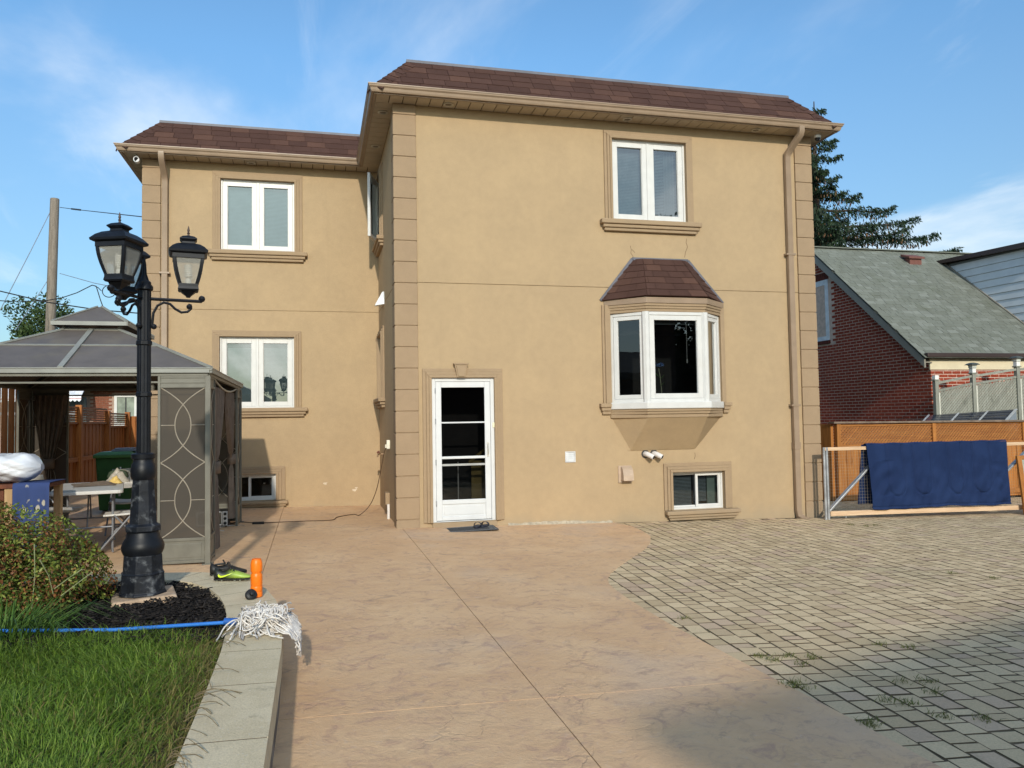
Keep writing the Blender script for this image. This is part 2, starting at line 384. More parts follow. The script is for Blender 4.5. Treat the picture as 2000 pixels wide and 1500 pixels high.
DOORG = mat_glass('door_glass', (.30, .31, .32), 1.1)
BLIND = M('blind_slat', (.34, .385, .40), .6)
DARK = M('dark_interior', (.035, .033, .03), .9)  # near-black: the unlit look of the rooms is put into the colour
PATIO = mat_stamped('stamped_concrete')
PAV = mat_paver('concrete_paver')
SOIL = M('joint_soil', (.105, .074, .042), .95, 0, (9, .4), (40, .6, .01), dirt=(3, .6, (.07, .075, .03)))
BLACKM = M('black_paint', (.007, .008, .011), .45, 0, (12, .3), (60, .15, .003), spec=.28)
BLACKP = M('black_plastic', (.012, .012, .013), .5)
STEEL = M('galvanised_steel', (.42, .43, .44), .42, 0, (9, .2), metal=.6)

# ------------------------------------------------------------------ the ground
def ground_sheet():
    mb = MB()
    def fn(u, v):
        x = -260+520*u; y = -160+560*v
        return (x, y, -.75)
    mb.grid(fn, 4, 4); o = mb.build('ground', M('dry_turf', (.075, .095, .035), .95, 0, (.6, .3), (8, .5, .05))); o['kind'] = 'structure'
ground_sheet()
BND = [(3.30,-.02),(3.40,-.45),(3.36,-.87),(3.24,-1.50),(3.0,-2.03),(2.72,-2.50),(2.42,-2.91),(2.14,-3.30),(1.91,-3.62),(1.74,-3.88),(1.62,-4.12),(1.54,-4.35),(1.50,-4.58),(1.46,-5.1),(1.44,-5.81),(1.46,-6.5),(1.485,-7.15),(1.505,-7.6),(1.515,-8.0),(1.52,-8.46),(1.53,-9.5),(1.54,-17)]
def patio():
    root = MB()
    root.prism([(-9.5,-17)]+[(1.50,-17)]+[(x-.03, y) for x, y in BND[::-1]][1:]+[(3.27,.5),(-.5,.5),(-.5,9),(-9.5,9)], -.12, -.035, zf=G)
    P = root.build('patio', SOIL); P['kind'] = 'structure'
    XJ, YJ, g = .052, -7.215, .0028
    right_top = [(XJ+g, .3)]+[(3.30, .3)]+[p for p in BND if p[1] > YJ+g]+[(1.486, YJ+g), (XJ+g, YJ+g)]
    right_bot = [(XJ+g, YJ-g), (1.486, YJ-g)]+[p for p in BND if p[1] < YJ-g]+[(XJ+g, -17)]
    left_bot = [(-9.5, -17), (XJ-g, -17), (XJ-g, YJ-g), (-9.5, YJ-g)]
    XK = -1.66        # second joint, from the cleats back to the wing wall
    left_top = [(XK+g, YJ+g), (XJ-g, YJ+g), (XJ-g, .3), (.1, .3), (.1, 3.5), (XK+g-.05, 3.5)]
    far_left = [(-9.5, YJ+g), (XK-g, YJ+g), (XK-g-.05, 3.5), (-3.9, 3.5), (-3.9, 9), (-9.5, 9)]
    for poly in (right_top, right_bot, left_bot, left_top, far_left):
        if sum(a[0]*b[1]-b[0]*a[1] for a, b in zip(poly, poly[1:]+poly[:1])) < 0: poly = poly[::-1]
        MB().prism(poly, -.10, .004, zf=G).build('concrete_slab', PATIO, P)
    return P
patio()
def inside(p, poly):
    c = False; j = len(poly)-1
    for i in range(len(poly)):
        if (poly[i][1] > p[1]) != (poly[j][1] > p[1]) and p[0] < (poly[j][0]-poly[i][0])*(p[1]-poly[i][1])/(poly[j][1]-poly[i][1])+poly[i][0]: c = not c
        j = i
    return c
def driveway():
    mb = MB(); mb.prism([(.9,-17),(20,-17),(20,10),(7.05,10),(7.05,.2),(3.0,.2),(3.0,-2.2),(1.2,-4.2)], -.16, -.0030, zf=G)
    D = mb.build('driveway', SOIL); D['kind'] = 'structure'
    patio_poly = [(-9, -17)]+BND[::-1]+[(3.3, .6), (-9, .6)]
    th = R(-4.5); rw = .146; items = []
    ux = Vector((math.cos(th), math.sin(th), 0)); uy = Vector((-math.sin(th), math.cos(th), 0)); o0 = Vector((1.5, -8.8, 0))
    rr = random.Random(3)
    for i in range(-6, 95):
        t = -4.0+rr.random()*.2
        while t < 14:
            L = rr.choice((.095, .14, .14, .18, .18, .21)); c = o0+ux*(i*rw)+uy*(t+L/2); t += L+.003
            q = c-CAM; dep = q.dot(fw)
            if dep < 2.0: continue
            px = 1000+F_PX*q.dot(rt)/dep
            if px > 2250 or px < 1000 or c.x > 15.5: continue
            if c.y > -.06 and c.x < 7.05: continue
            if c.y > 2.25: continue
            if all(inside((c.x+sx*rw*.5, c.y+sy*L*.5), patio_poly) for sx in (-1, 1) for sy in (-1, 1)): continue
            tz = max(-.009, min(.009, rr.gauss(0, .004))); tx = max(-.009, min(.009, rr.gauss(0, .004))); a = th+rr.gauss(0, .034)
            x = Vector((math.cos(a), math.sin(a), -.0216+tx)).normalized(); y0 = Vector((-math.sin(a), math.cos(a), tz)); z = x.cross(y0).normalized(); y = z.cross(x)
            dz = max(-.0012, rr.gauss(0, .0008))+.012*math.sin(c.x*.9+1)*math.sin(c.y*.7)*0
            items.append((frame((c.x, c.y, G(c.x)-.058+dz), x, y, z), rw-rr.choice((.007, .012, .018)), L-rr.choice((.006, .011, .018)), .058))
    pieces('paver', items, PAV, D, 300, .0012)
    return D
DRIVE = driveway()

# ------------------------------------------------------------------ the stucco house
H, J, YW, XR, XL = 6.286, 3.6407, 3.2955, 6.9395, -4.0447
HOUSE = thing('stucco_house', 'two storey tan stucco house with brown mansard roof and white windows', 'house', (0, 0, 0))
def Tmap(ox, oy, ang): return Matrix.Translation((ox, oy, 0)) @ Matrix.Rotation(ang, 4, 'Z')
T_FRONT, T_WING, T_SIDE = Tmap(0, 0, 0), Tmap(0, YW, 0), Tmap(0, 0, -math.pi/2)
def wall(T, u0, u1, z0, z1, holes, groove=None, name='wall', rev=.11):
    us = sorted({u0, u1, *[h[0] for h in holes], *[h[1] for h in holes]}); zs = sorted({z0, z1, *[h[2] for h in holes], *[h[3] for h in holes], *([groove-.006, groove+.006] if groove else [])})
    mb = MB(T)
    for a, b in zip(us, us[1:]):
        for c, d in zip(zs, zs[1:]):
            um, zm = (a+b)/2, (c+d)/2
            if any(h[0] < um < h[1] and h[2] < zm < h[3] for h in holes): continue
            if groove and abs(zm-groove) < .005:
                mb.quad((a,.012,c),(b,.012,c),(b,.012,d),(a,.012,d)); mb.quad((a,0,c),(b,0,c),(b,.012,c),(a,.012,c)); mb.quad((a,.012,d),(b,.012,d),(b,0,d),(a,0,d))
            else: mb.quad((a,0,c),(b,0,c),(b,0,d),(a,0,d))
    for a, b, c, d in holes:
        mb.quad((a,0,c),(a,rev,c),(a,rev,d),(a,0,d)); mb.quad((b,rev,c),(b,0,c),(b,0,d),(b,rev,d))
        mb.quad((a,0,d),(a,rev,d),(b,rev,d),(b,0,d)); mb.quad((a,rev,c),(a,0,c),(b,0,c),(b,rev,c))
    return mb.build(name, STUC, HOUSE)
UW = (3.385, 4.652, 4.71, 6.01); BW = (4.283, 5.182, .14, .735); DR = (.496, 1.431, .125, 2.235)
UL = (-2.782, -1.510, 4.712, 6.005); LL = (-2.797, -1.524, 1.887, 3.162); WB = (-2.75, -1.845, .242, .707)
S1 = (-3.05, -2.30, 4.83, 6.02); S2 = (-3.05, -2.25, 2.02, 3.14)       # on the return wall, u runs towards the street
BAYH = (3.30, 5.18, 1.84, 3.22)
wall(T_FRONT, 0, XR, -.3, H, [UW, BW, DR, BAYH], J)
wall(T_WING, XL, 0, -.2, H, [UL, LL, WB], J)
wall(T_SIDE, -YW, 0, -.2, H, [S1, S2], J)
wall(Tmap(XL, 0, -math.pi/2), -9.5, -YW, -.2, H, [], J)
wall(Tmap(XR, 0, math.pi/2), 0, 9.5, -.3, H, [], J)
wall(Tmap(0, 9.5, math.pi), -XR, -XL, -.3, H, [], J)
mb = MB()
for z in (2.98, 6.2, .0): mb.box(XL+.1, YW+.15, z, XR-.1, 9.4, z+.06); mb.box(.1, .14, z, XR-.1, YW+.149, z+.06)
mb.build('interior_floor', DARK, HOUSE)
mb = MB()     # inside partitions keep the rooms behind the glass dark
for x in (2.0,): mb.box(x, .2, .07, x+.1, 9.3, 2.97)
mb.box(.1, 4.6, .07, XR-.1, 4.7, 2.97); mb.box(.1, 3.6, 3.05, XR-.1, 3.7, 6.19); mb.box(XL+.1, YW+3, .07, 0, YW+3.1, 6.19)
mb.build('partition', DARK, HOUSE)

def frame_boxes(mb, u0, u1, z0, z1, w, d0, d1, wb=None):
    wb = w if wb is None else wb
    mb.box(u0, d0, z0, u0+w, d1, z1); mb.box(u1-w, d0, z0, u1, d1, z1); mb.box(u0+w, d0, z1-w, u1-w, d1, z1)
    if wb: mb.box(u0+w, d0, z0, u1-w, d1, z0+wb)
def trim(T, par, h, wd, top, sill=None, foot=False):
    """stepped stucco surround: three fillets round the opening, and a moulded sill"""
    u0, u1, z0, z1 = h; mb = MB(T)
    steps = ((wd, wd*.62, .028), (wd*.62, wd*.30, .046), (wd*.30, 0, .060))
    for k, (a, b, dd) in enumerate(steps):
        ta, tb = a*top/wd, b*top/wd
        mb.box(u0-a, -dd, z0, u0-b, .004, z1+tb); mb.box(u1+b, -dd, z0, u1+a, .004, z1+tb); mb.box(u0-a, -dd, z1+tb, u1+a, .004, z1+ta)
    mb.build('trim', TRIM, par, bev=.005)
    if sill:
        s0, s1, zt, zb = sill; hh = zt-zb; mb = MB(T)
        for k, (f0, f1, d, ins) in enumerate(((0, .42, .118, 0), (.42, .72, .088, .035), (.72, 1, .06, .065))):
            mb.box(s0+ins, -d, zt-hh*f1, s1-ins, .004, zt-hh*f0)
        mb.build('sill', TRIM, par, bev=.014)
def sash(T, par, u0, u1, z0, z1, w, d0, d1, glass, name='sash', blind=None, mat=None):
    mb = MB(T); frame_boxes(mb, u0, u1, z0, z1, w, d0, d1)
    mb.box(u0+w, d0+.012, z0+w, u0+w+.008, d1, z1-w); mb.box(u1-w-.008, d0+.012, z0+w, u1-w, d1, z1-w)
    mb.build(name, mat or WHITE, par, bev=.004)
    g = MB(T); g.quad((u0+w, (d0+d1)/2, z0+w), (u1-w, (d0+d1)/2, z0+w), (u1-w, (d0+d1)/2, z1-w), (u0+w, (d0+d1)/2, z1-w)); g.build('pane', glass, par)
def blind(T, par, u0, u1, z0, z1, d, pitch=.024, tilt=55, bottom=True):
    mb = MB(T); n = int((z1-z0)/pitch); c, s = math.cos(R(tilt))*.0125, math.sin(R(tilt))*.0125
    for i in range(n):
        z = z1-.02-i*pitch; mb.quad((u0, d-c, z-s), (u1, d-c, z-s), (u1, d+c, z+s), (u0, d+c, z+s))
    if bottom: mb.box(u0, d-.012, z0, u1, d+.012, z0+.022)
    mb.box(u0, d-.02, z1-.02, u1, d+.02, z1)
    o = mb.build('blind', BLIND, par); o['kind'] = 'stuff'
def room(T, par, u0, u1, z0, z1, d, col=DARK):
    mb = MB(T); mb.box(u0-.25, d, z0-.25, u1+.25, d+.05, z1+.2); mb.build('room_back', col, par)  # dark screen close behind the glass stands in for the shade of the room
def window(T, h, wd, sill, name='window', kind='casement', glass=GLASS, bl=(1, 1), top=None):
    u0, u1, z0, z1 = h
    mb = MB(T); d0, d1 = .012, .10
    frame_boxes(mb, u0, u1, z0, z1, .032, d0, d1); W = mb.build(name, WHITE, HOUSE, bev=.004)
    um = (u0+u1)/2; mb = MB(T); mb.box(um-.022, .016, z0+.032, um+.022, .1, z1-.032); mb.build('mullion', WHITE, W, bev=.004)
    for i, (a, b) in enumerate(((u0+.034, um-.023), (um+.023, u1-.034))):
        sash(T, W, a, b, z0+.034, z1-.034, .078, .024, .092, glass)
        if bl[i]: blind(T, W, a+.06, b-.06, z0+.05 if bl[i] == 1 else z0+.14, z1-.09, .15, tilt=74 if i == 0 else 60)
    trim(T, W, h, wd, top or wd, sill)
    return W
W1 = window(T_FRONT, UW, .125, (3.17, 4.875, 4.71, 4.53))
W2 = window(T_WING, UL, .138, (-3.0, -1.285, 4.712, 4.53))
W3 = window(T_WING, LL, .125, (-3.0, -1.285, 1.887, 1.72), top=.113)
mb = MB(T_FRONT); mb.grid(lambda u, v: (4.37+.17*u, .20+.02*math.sin(u*18), 4.78+1.15*v), 16, 2); mb.build('curtain', M('sheer_fabric', (.62, .66, .62), .8), W1, smooth=True)
def slider(T, h, wd, sill, top=None):
    u0, u1, z0, z1 = h; mb = MB(T); frame_boxes(mb, u0, u1, z0, z1, .03, .03, .11, .035); W = mb.build('basement_window', WHITE, HOUSE, bev=.004); um = (u0+u1)/2
    sash(T, W, u0+.03, um+.02, z0+.035, z1-.03, .026, .075, .10, GLASSD)
    sash(T, W, um-.02, u1-.03, z0+.035, z1-.03, .04, .04, .07, GLASSD)
    trim(T, W, h, wd, top or wd, sill); return W
B1 = slider(T_FRONT, BW, .14, (4.147, 5.425, .135, -.018), .142)
blind(T_FRONT, B1, 4.33, 4.70, .19, .70, .17, .022, 30); blind(T_FRONT, B1, 4.74, 4.96, .25, .70, .17, .022, 30)
mb = MB(T_FRONT); mb.box(4.98, .17, .15, 5.14, .19, .70); mb.build('curtain', M('grey_green_fabric', (.34, .42, .36), .8), B1)
B2 = slider(T_WING, WB, .16, (-2.95, -1.636, .232, .095), .13)
for Wd, T, h in ((W1, T_FRONT, UW), (W2, T_WING, UL), (W3, T_WING, LL), (B1, T_FRONT, BW), (B2, T_WING, WB)): room(T, Wd, *h, .55)

# return-wall windows: the upper casement stands open
for h, op in ((S1, 1), (S2, 0)):
    u0, u1, z0, z1 = h; mb = MB(T_SIDE); frame_boxes(mb, u0, u1, z0, z1, .035, .01, .1); W = mb.build('window', WHITE, HOUSE, bev=.004)
    if op:
        Th = T_SIDE @ Matrix.Translation((u0+.03, -.02, 0)) @ Matrix.Rotation(R(-17), 4, 'Z')
        sash(Th, W, 0, u1-u0-.06, z0+.03, z1-.03, .06, -.03, .02, GLASS)
        g = MB(T_SIDE); g.quad((u0+.04, .08, z0+.03), (u1-.04, .08, z0+.03), (u1-.04, .08, z1-.03), (u0+.04, .08, z1-.03)); g.build('insect_screen', DARK, W)
    else: sash(T_SIDE, W, u0+.035, u1-.035, z0+.035, z1-.035, .07, .02, .08, GLASS)
    trim(T_SIDE, W, h, .12, .12, (u0-.2, u1+.2, z0, z0-.17)); room(T_SIDE, W, *h, .5)

# front storm door
def door():
    u0, u1, z0, z1 = DR; T = T_FRONT
    mb = MB(T); frame_boxes(mb, u0, u1, z0, z1, .055, -.012, .09, .012); D = mb.build('storm_door', DOORW, HOUSE, bev=.004)
    a, b, c, d = u0+.058, u1-.058, z0+.02, z1-.058
    mb = MB(T); st = .085
    mb.box(a, -.006, c, a+st, .035, d); mb.box(b-st, -.006, c, b, .035, d); mb.box(a+st, -.006, d-st, b-st, .035, d); mb.box(a+st, -.006, c, b-st, .035, c+.055)
    mb.box(a+st, -.006, c+.235, b-st, .035, c+.30)
    zb = c+.30; zt = d-st
    mb.box(a+st, -.004, zb+(zt-zb)*.362, b-st, .033, zb+(zt-zb)*.385)
    mb.build('door_leaf', DOORW, D, bev=.006)
    mb = MB(T); mb.box(a+st, .008, c+.055, b-st, .028, c+.235); mb.box(a+st+.03, .002, c+.08, b-st-.03, .008, c+.21); mb.build('kick_panel', DOORW, D, bev=.004)
    mb = MB(T); mb.box(a+st, .002, zb+(zt-zb)*.68, b-st, .03, zb+(zt-zb)*.692); mb.build('glazing_bar', DOORW, D)
    mb = MB(T); mb.box(a+st, .004, zb+(zt-zb)*.30, b-st, .03, zb+(zt-zb)*.318); mb.build('glazing_bar', M('grey_aluminium', (.36, .36, .34), .5), D)
    for p0, p1 in ((zb, zb+(zt-zb)*.36), (zb+(zt-zb)*.387, zb+(zt-zb)*.68), (zb+(zt-zb)*.693, zt)):
        g = MB(T); g.quad((a+st, .016, p0), (b-st, .016, p0), (b-st, .016, p1), (a+st, .016, p1)); g.build('pane', DOORG, D)
    mb = MB(T); zc = c+.92; mb.box(b-.055, -.016, zc, b-.03, -.006, zc+.21); mb.tube([(b-.045, -.016, zc+.03), (b-.045, -.05, zc+.05), (b-.045, -.055, zc+.10), (b-.045, -.05, zc+.15), (b-.045, -.016, zc+.18)], .008, 8)
    mb.build('handle', M('brushed_nickel', (.62, .60, .54), .35, metal=.5), D, smooth=True)
    mb = MB(T); mb.box(b+.03, -.03, zc+.43, b+.062, -.012, zc+.50); mb.build('latch_plate', M('cream_plastic', (.72, .66, .45), .5), D)
    for zz in (.25, .85, 1.45, 1.9):
        mb = MB(T); mb.tube([(a-.004, -.014, c+zz-.04), (a-.004, -.014, c+zz+.04)], .009, 6); mb.build('hinge', STEEL, D)
    mb = MB(T); mb.box(u0-.01, -.035, z0-.085, u1+.02, .08, z0-.004); mb.build('threshold', TRIM, D, bev=.006)
    # the hall behind: white inner jamb, ochre wall, stair slope
    mb = MB(T); mb.box(u0-.3, .9, z0-.1, u1+.5, .95, z1+.2); mb.build('hall_wall', DARK, D)  # dark sheet stands in for the shade deep in the hall
    mb = MB(T); mb.box(a+.37, .30, .13, a+.385, .315, .98); mb.build('inner_jamb', WHITE, D)
    mb = MB(T); mb.box(b-.20, .50, .13, b+.02, .52, .98); mb.add([(b-.25, .45, .98), (b+.1, .45, 1.25), (b+.1, .47, 1.25), (b-.25, .47, .98), (b-.25, .45, .93), (b+.1, .45, 1.2), (b+.1, .47, 1.2), (b-.25, .47, .93)], [(0,1,2,3),(4,5,1,0)])
    mb.build('hall_panel', M('ochre_paint', (.30, .22, .07), .8), D)
    mb = MB(T); mb.add([(b-.2, .44, .20), (b+.04, .44, .44), (b+.04, .46, .44), (b-.2, .46, .20), (b-.2, .44, .16), (b+.04, .44, .40)], [(0,1,2,3),(4,5,1,0)]); mb.build('stair_string', M('pale_wood', (.4, .34, .25), .7), D)
    trim(T, D, DR, .132, .135)
    mb = MB(T); k = .93
    for (hw0, hw1, za, zb2, d_) in ((.062, .098, 2.235, 2.425, .085), (.045, .075, 2.25, 2.41, .10)):
        mb.add([(k-hw0, -d_, za), (k+hw0, -d_, za), (k+hw1, -d_, zb2), (k-hw1, -d_, zb2), (k-hw0, 0, za), (k+hw0, 0, za), (k+hw1, 0, zb2), (k-hw1, 0, zb2)], [(0,1,2,3),(1,5,6,2),(4,0,3,7),(3,2,6,7),(4,5,1,0)])
    mb.box(k-.11, -.095, 2.425, k+.11, 0, 2.45); mb.build('keystone', TRIM, D, bev=.004)
door()

# quoins
def quoins():
    ztop = 6.122; st = .3125; off = wloc(HOUSE)
    def stack(x0, x1, ys, T, zf, wrap):
        mb = MB()
        k = 0
        while True:
            zt = ztop-st*k if k else H
            zb = ztop-st*(k+1) if k else ztop
            if k: zt = ztop-st*(k-1)
            zb = max(zb if not k else ztop, zf)
            if k: zb = max(ztop-st*k, zf)
            if zt-zb < .05: break
            m = MB(T); g = .007
            m.box(x0, -.034, zb+g, x1, 0.0, zt-g if k else zt)
            if wrap < 0: m.box(x0, 0, zb+g, x0+.034, ys, zt-g if k else zt)
            if wrap > 0: m.box(x1-.034, 0, zb+g, x1, ys, zt-g if k else zt)
            m.build('quoin', QUOIN, HOUSE, bev=.008); k += 1
        m = MB(T); m.box(x0+.012, -.020, zf, x1-.012, 0, H-.002)
        if wrap < 0: m.box(x0+.012, 0, zf, x0+.034, ys-.012, H-.002)
        if wrap > 0: m.box(x1-.034, 0, zf, x1-.012, ys-.012, H-.002)
        m.build('quoin_backing', QUOIN, HOUSE)
    stack(-.034, .305, .30, T_FRONT, .05, -1)
    stack(6.655, XR+.034, .30, T_FRONT, -.12, 1)
    stack(XL-.034, -3.775, .30, T_WING, .1, -1)
quoins()
# ------------------------------------------------------------------ bay window
def bay():
    D = .40; zb, zt = 1.84, 3.22
    BW_ = thing('bay_window', None, None); BW_.parent = HOUSE; del_ = None
    segs = [((3.30, 0), (3.742, -D)), ((3.742, -D), (4.722, -D)), ((4.722, -D), (5.18, 0))]
    def T_of(a, b):
        ang = math.atan2(b[1]-a[1], b[0]-a[0]); return Tmap(a[0], a[1], ang), math.hypot(b[0]-a[0], b[1]-a[1])
    for k, (a, b) in enumerate(segs):
        T, L = T_of(a, b); mb = MB(T)
        frame_boxes(mb, .0 if k else .0, L, zb, zt, .05, .0, .09, .05); mb.build('frame', WHITE, BW_, bev=.004)
        e = .055
        sash(T, BW_, e, L-e, zb+.052, zt-.052, .062 if k != 1 else .075, .012, .075, GLASSD if k < 2 else GLASS)
    for p in (segs[0][1], segs[1][1]):
        mb = MB(); mb.lathe([(.062, zb), (.062, zt)], (p[0], p[1]+.035, 0), 8, R(22.5)); mb.build('corner_post', WHITE, BW_)
    # raised blind head-rail and cord, drapes at the sides
    mb = MB(); mb.box(3.86, -.27, 3.04, 4.60, -.25, 3.09); mb.build('head_rail', M('grey_rail', (.22, .24, .24), .6), BW_)
    mb = MB(); mb.tube([(4.46, -.28, 3.05), (4.462, -.28, 2.48)], .004, 5); mb.tube([(4.462, -.28, 2.50), (4.462, -.28, 2.44)], .010, 6); mb.build('blind_cord', M('cord_white', (.6, .6, .58), .7), BW_)
    mb = MB(); mb.grid(lambda u, v: (4.80+.34*u, -.17+.19*u+.018*math.sin(u*26), 1.87+1.30*v), 24, 2); mb.build('drape', M('taupe_drape', (.50, .40, .30), .85), BW_, smooth=True)
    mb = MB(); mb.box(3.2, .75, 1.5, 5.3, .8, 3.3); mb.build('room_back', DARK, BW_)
    # sill board, moulded base, sloping underside
    def ring(o, ext=0):
        return [(3.30-ext, .0), (3.742-o*.41, -D-o), (4.722+o*.41, -D-o), (5.18+ext, .0)]
    mb = MB(); mb.prism([(3.245, .06), (3.245, -.02), (3.70, -D-.075), (4.76, -D-.075), (5.235, -.02), (5.235, .06)], 1.735, 1.84); mb.build('sill', WHITE, BW_, bev=.012)
    for k, (z0, z1, o) in enumerate(((1.695, 1.735, .055), (1.655, 1.695, .035), (1.60, 1.655, .012))):
        mb = MB(); mb.prism([(3.28, .02), (3.28-.0, -.02), (3.73-o*.4, -D-o+.005), (4.735+o*.4, -D-o+.005), (5.20, -.02), (5.20, .02)], z0, z1); mb.build('base_moulding', TRIM, BW_, bev=.006)
    for s0, s1 in ((3.10, 3.275), (5.205, 5.335)):
        mb = MB()
        for k, (a, b, d) in enumerate(((1.77, 1.83, .09), (1.715, 1.77, .068), (1.66, 1.715, .045))): mb.box(s0+.02*k*(s0 < 4), -d, a, s1-.02*k*(s0 > 4), .004, b)
        mb.build('sill_return', TRIM, BW_, bev=.008)
    top = [(3.31, 0), (3.742, -D+.005), (4.722, -D+.005), (5.17, 0)]; zt2, zb2 = 1.60, 1.095; bot = [(3.548, .0), (3.60, -.012), (4.66, -.012), (4.706, .0)]
    mb = MB(); vs = [(x, y, zt2) for x, y in top]+[(x, y, zb2) for x, y in bot]
    mb.add(vs, [(0, 1, 5, 4), (1, 2, 6, 5), (2, 3, 7, 6), (0, 3, 2, 1), (4, 5, 6, 7)]); mb.build('underside', STUC, BW_)
    # head: stepped stucco cornice, flat side casings, tan fascia and shingled hip
    for k, (z0, z1, o) in enumerate(((3.22, 3.265, .006), (3.265, 3.305, .022), (3.305, 3.345, .038), (3.345, 3.435, .054))):
        mb = MB(); mb.prism([(3.26-o, .02), (3.26-o, -.012), (3.742-o*.41, -D-o), (4.722+o*.41, -D-o), (5.215+o, -.012), (5.215+o, .02)], z0+.001, z1); mb.build('cornice', TRIM if k < 3 else GUTT, BW_, bev=.004)
    for a, b, c, d in ((3.165, 3.205, 3.205, 3.297), (5.265, 5.225, 5.225, 5.183)):
        mb = MB(); mb.box(a, -.030, 1.83, b, .004, 3.36); mb.box(c, -.050, 1.83, d, .004, 3.36); mb.build('side_casing', TRIM, BW_, bev=.005)
    e = [Vector((3.155, .0, 3.425)), Vector((3.725, -D-.085, 3.45)), Vector((4.74, -D-.085, 3.45)), Vector((5.255, .0, 3.425))]
    r = [Vector((3.70, .0, 4.10)), Vector((3.86, -.05, 4.10)), Vector((4.52, -.05, 4.10)), Vector((4.655, .0, 4.10))]
    mb = MB(); mb.add([*e, *r], [(0,1,5,4),(1,2,6,5),(2,3,7,6),(4,5,6,7),(0,3,2,1)]); mb.build('roof_deck', SHIN, BW_)
    items = []; rr = random.Random(5)
    for (a, b, c, d) in ((e[0], e[1], r[1], r[0]), (e[1], e[2], r[2], r[1]), (e[2], e[3], r[3], r[2])):
        n = (b-a).cross(d-a).normalized(); rows = 6; sl = []
        for i in range(rows):
            t0, t1 = i/rows, min((i+1.18)/rows, 1)
            p0, p1, q0, q1 = a.lerp(d, t0), b.lerp(c, t0), a.lerp(d, t1), b.lerp(c, t1)
            Lr = (p1-p0).length; ncut = max(1, round(Lr/.30)); cuts = [0]+[min(.95, max(.05, (k+(.5 if i % 2 else .15))/ncut)) for k in range(ncut)]+[1]
            cuts = sorted(set(cuts))
            for u0, u1 in zip(cuts, cuts[1:]):
                if (u1-u0)*Lr < .03: continue
                g = .0035/Lr; h0, h1 = .016, .005
                P = [p0.lerp(p1, u0+g)+n*h0, p0.lerp(p1, u1-g)+n*h0, q0.lerp(q1, u1-g)+n*h1, q0.lerp(q1, u0+g)+n*h1]
                mb = MB(); mb.add([*P, *[x-n*.012 for x in P[:2]]], [(0,1,2,3),(4,5,1,0)]); mb.build('shingle', SHIN, BW_)
    mb = MB()
    for p, q in ((e[0], r[0]), (r[0], r[3]), (r[3], e[3])): mb.bar(p+Vector((0, -.012, .006)), q+Vector((0, -.012, .006)), .045, .02, upv=(0, -1, 0))
    mb.build('flashing', FLASH, BW_)
    return BW_
bay()
# dried flower standing in the bay
def flower():
    t = thing('flower_stem', 'single blue artificial flower on a tall stem standing inside the bay window', 'flower', (4.02, -.22, 1.84))
    mb = MB(); mb.tube([(4.055, -.22, 1.86), (4.045, -.22, 2.05), (4.02, -.23, 2.25), (4.0, -.235, 2.36)], .007, 6); mb.build('stem', M('pale_stem', (.45, .45, .30), .6), t, smooth=True)
    mb = MB()
    for dx, dz, s in ((.045, -.09, 1), (-.02, -.05, -1), (.03, -.2, 1)): mb.add([(4.01, -.235, 2.28+dz), (4.01+.05*s, -.245, 2.33+dz), (4.01+.09*s, -.24, 2.36+dz), (4.01+.04*s, -.23, 2.30+dz)], [(0, 1, 2, 3)])
    mb.build('leaf', M('leaf_green', (.10, .20, .05), .5), t)
    mb = MB(); rr = random.Random(2)
    for i in range(60):
        a = rr.random()*6.28; rad = .02+.045*rr.random(); h = .05*rr.random(); c = Vector((4.0+rad*math.cos(a), -.24+rad*math.sin(a)*.7, 2.385+h)); d = Vector((math.cos(a)*.03, math.sin(a)*.03, .02)); s = Vector((-math.sin(a)*.016, math.cos(a)*.016, .004))
        mb.add([c, c+d*.5+s, c+d, c+d*.5-s], [(0, 1, 2, 3)])
    mb.build('blossom', M('blue_petal', (.30, .50, .95), .6, .2), t)
flower()

# ------------------------------------------------------------------ eaves
PATH = [(XR, 9.5), (XR, 0), (0, 0), (0, YW), (XL, YW), (XL, 9.5)]
def offset(path, o):
    res = []
    for i, p in enumerate(path):
        def nrm(a, b):
            dx, dy = b[0]-a[0], b[1]-a[1]; L = math.hypot(dx, dy); return (-dy/L, dx/L)
        if i == 0: n = nrm(path[0], path[1]); res.append((p[0]-n[0]*-o*-1*-1, p[1]-n[1]*-o)) if False else res.append((p[0]+(-n[0])*-o, p[1]+(-n[1])*-o)); continue
        if i == len(path)-1: n = nrm(path[-2], path[-1]); res.append((p[0]+n[0]*o, p[1]+n[1]*o)); continue
        n1, n2 = nrm(path[i-1], p), nrm(p, path[i+1]); k = 1+n1[0]*n2[0]+n1[1]*n2[1]
        res.append((p[0]+(n1[0]+n2[0])/k*o, p[1]+(n1[1]+n2[1])/k*o))
    return res
def sweep(name, prof, mat, path=PATH, smooth=False, parent=None, i0=0, i1=None):
    """profile of (outward, z) carried along the eaves with mitred corners"""
    rows = [[(x, y, z) for x, y in offset(path, o)][i0:i1] for o, z in prof]; n = len(rows[0]); mb = MB(); vs = [p for r_ in rows for p in r_]
    fs = [(a*n+i, a*n+i+1, ((a+1) % len(rows))*n+i+1, ((a+1) % len(rows))*n+i) for a in range(len(rows)) for i in range(n-1)]
    mb.add(vs, fs); return mb.build(name, mat, parent or HOUSE, smooth=smooth)
SO = .29
sweep('fascia', [(SO, H-.004), (SO+.035, H-.004), (SO+.035, H+.125), (SO, H+.125)], GUTT)
gut = [(SO+.037, H+.012), (SO+.070, H+.012), (SO+.080, H+.032), (SO+.088, H+.064), (SO+.108, H+.082), (SO+.113, H+.106), (SO+.120, H+.106), (SO+.120, H+.120), (SO+.103, H+.120), (SO+.100, H+.09), (SO+.07, H+.07), (SO+.037, H+.07)]
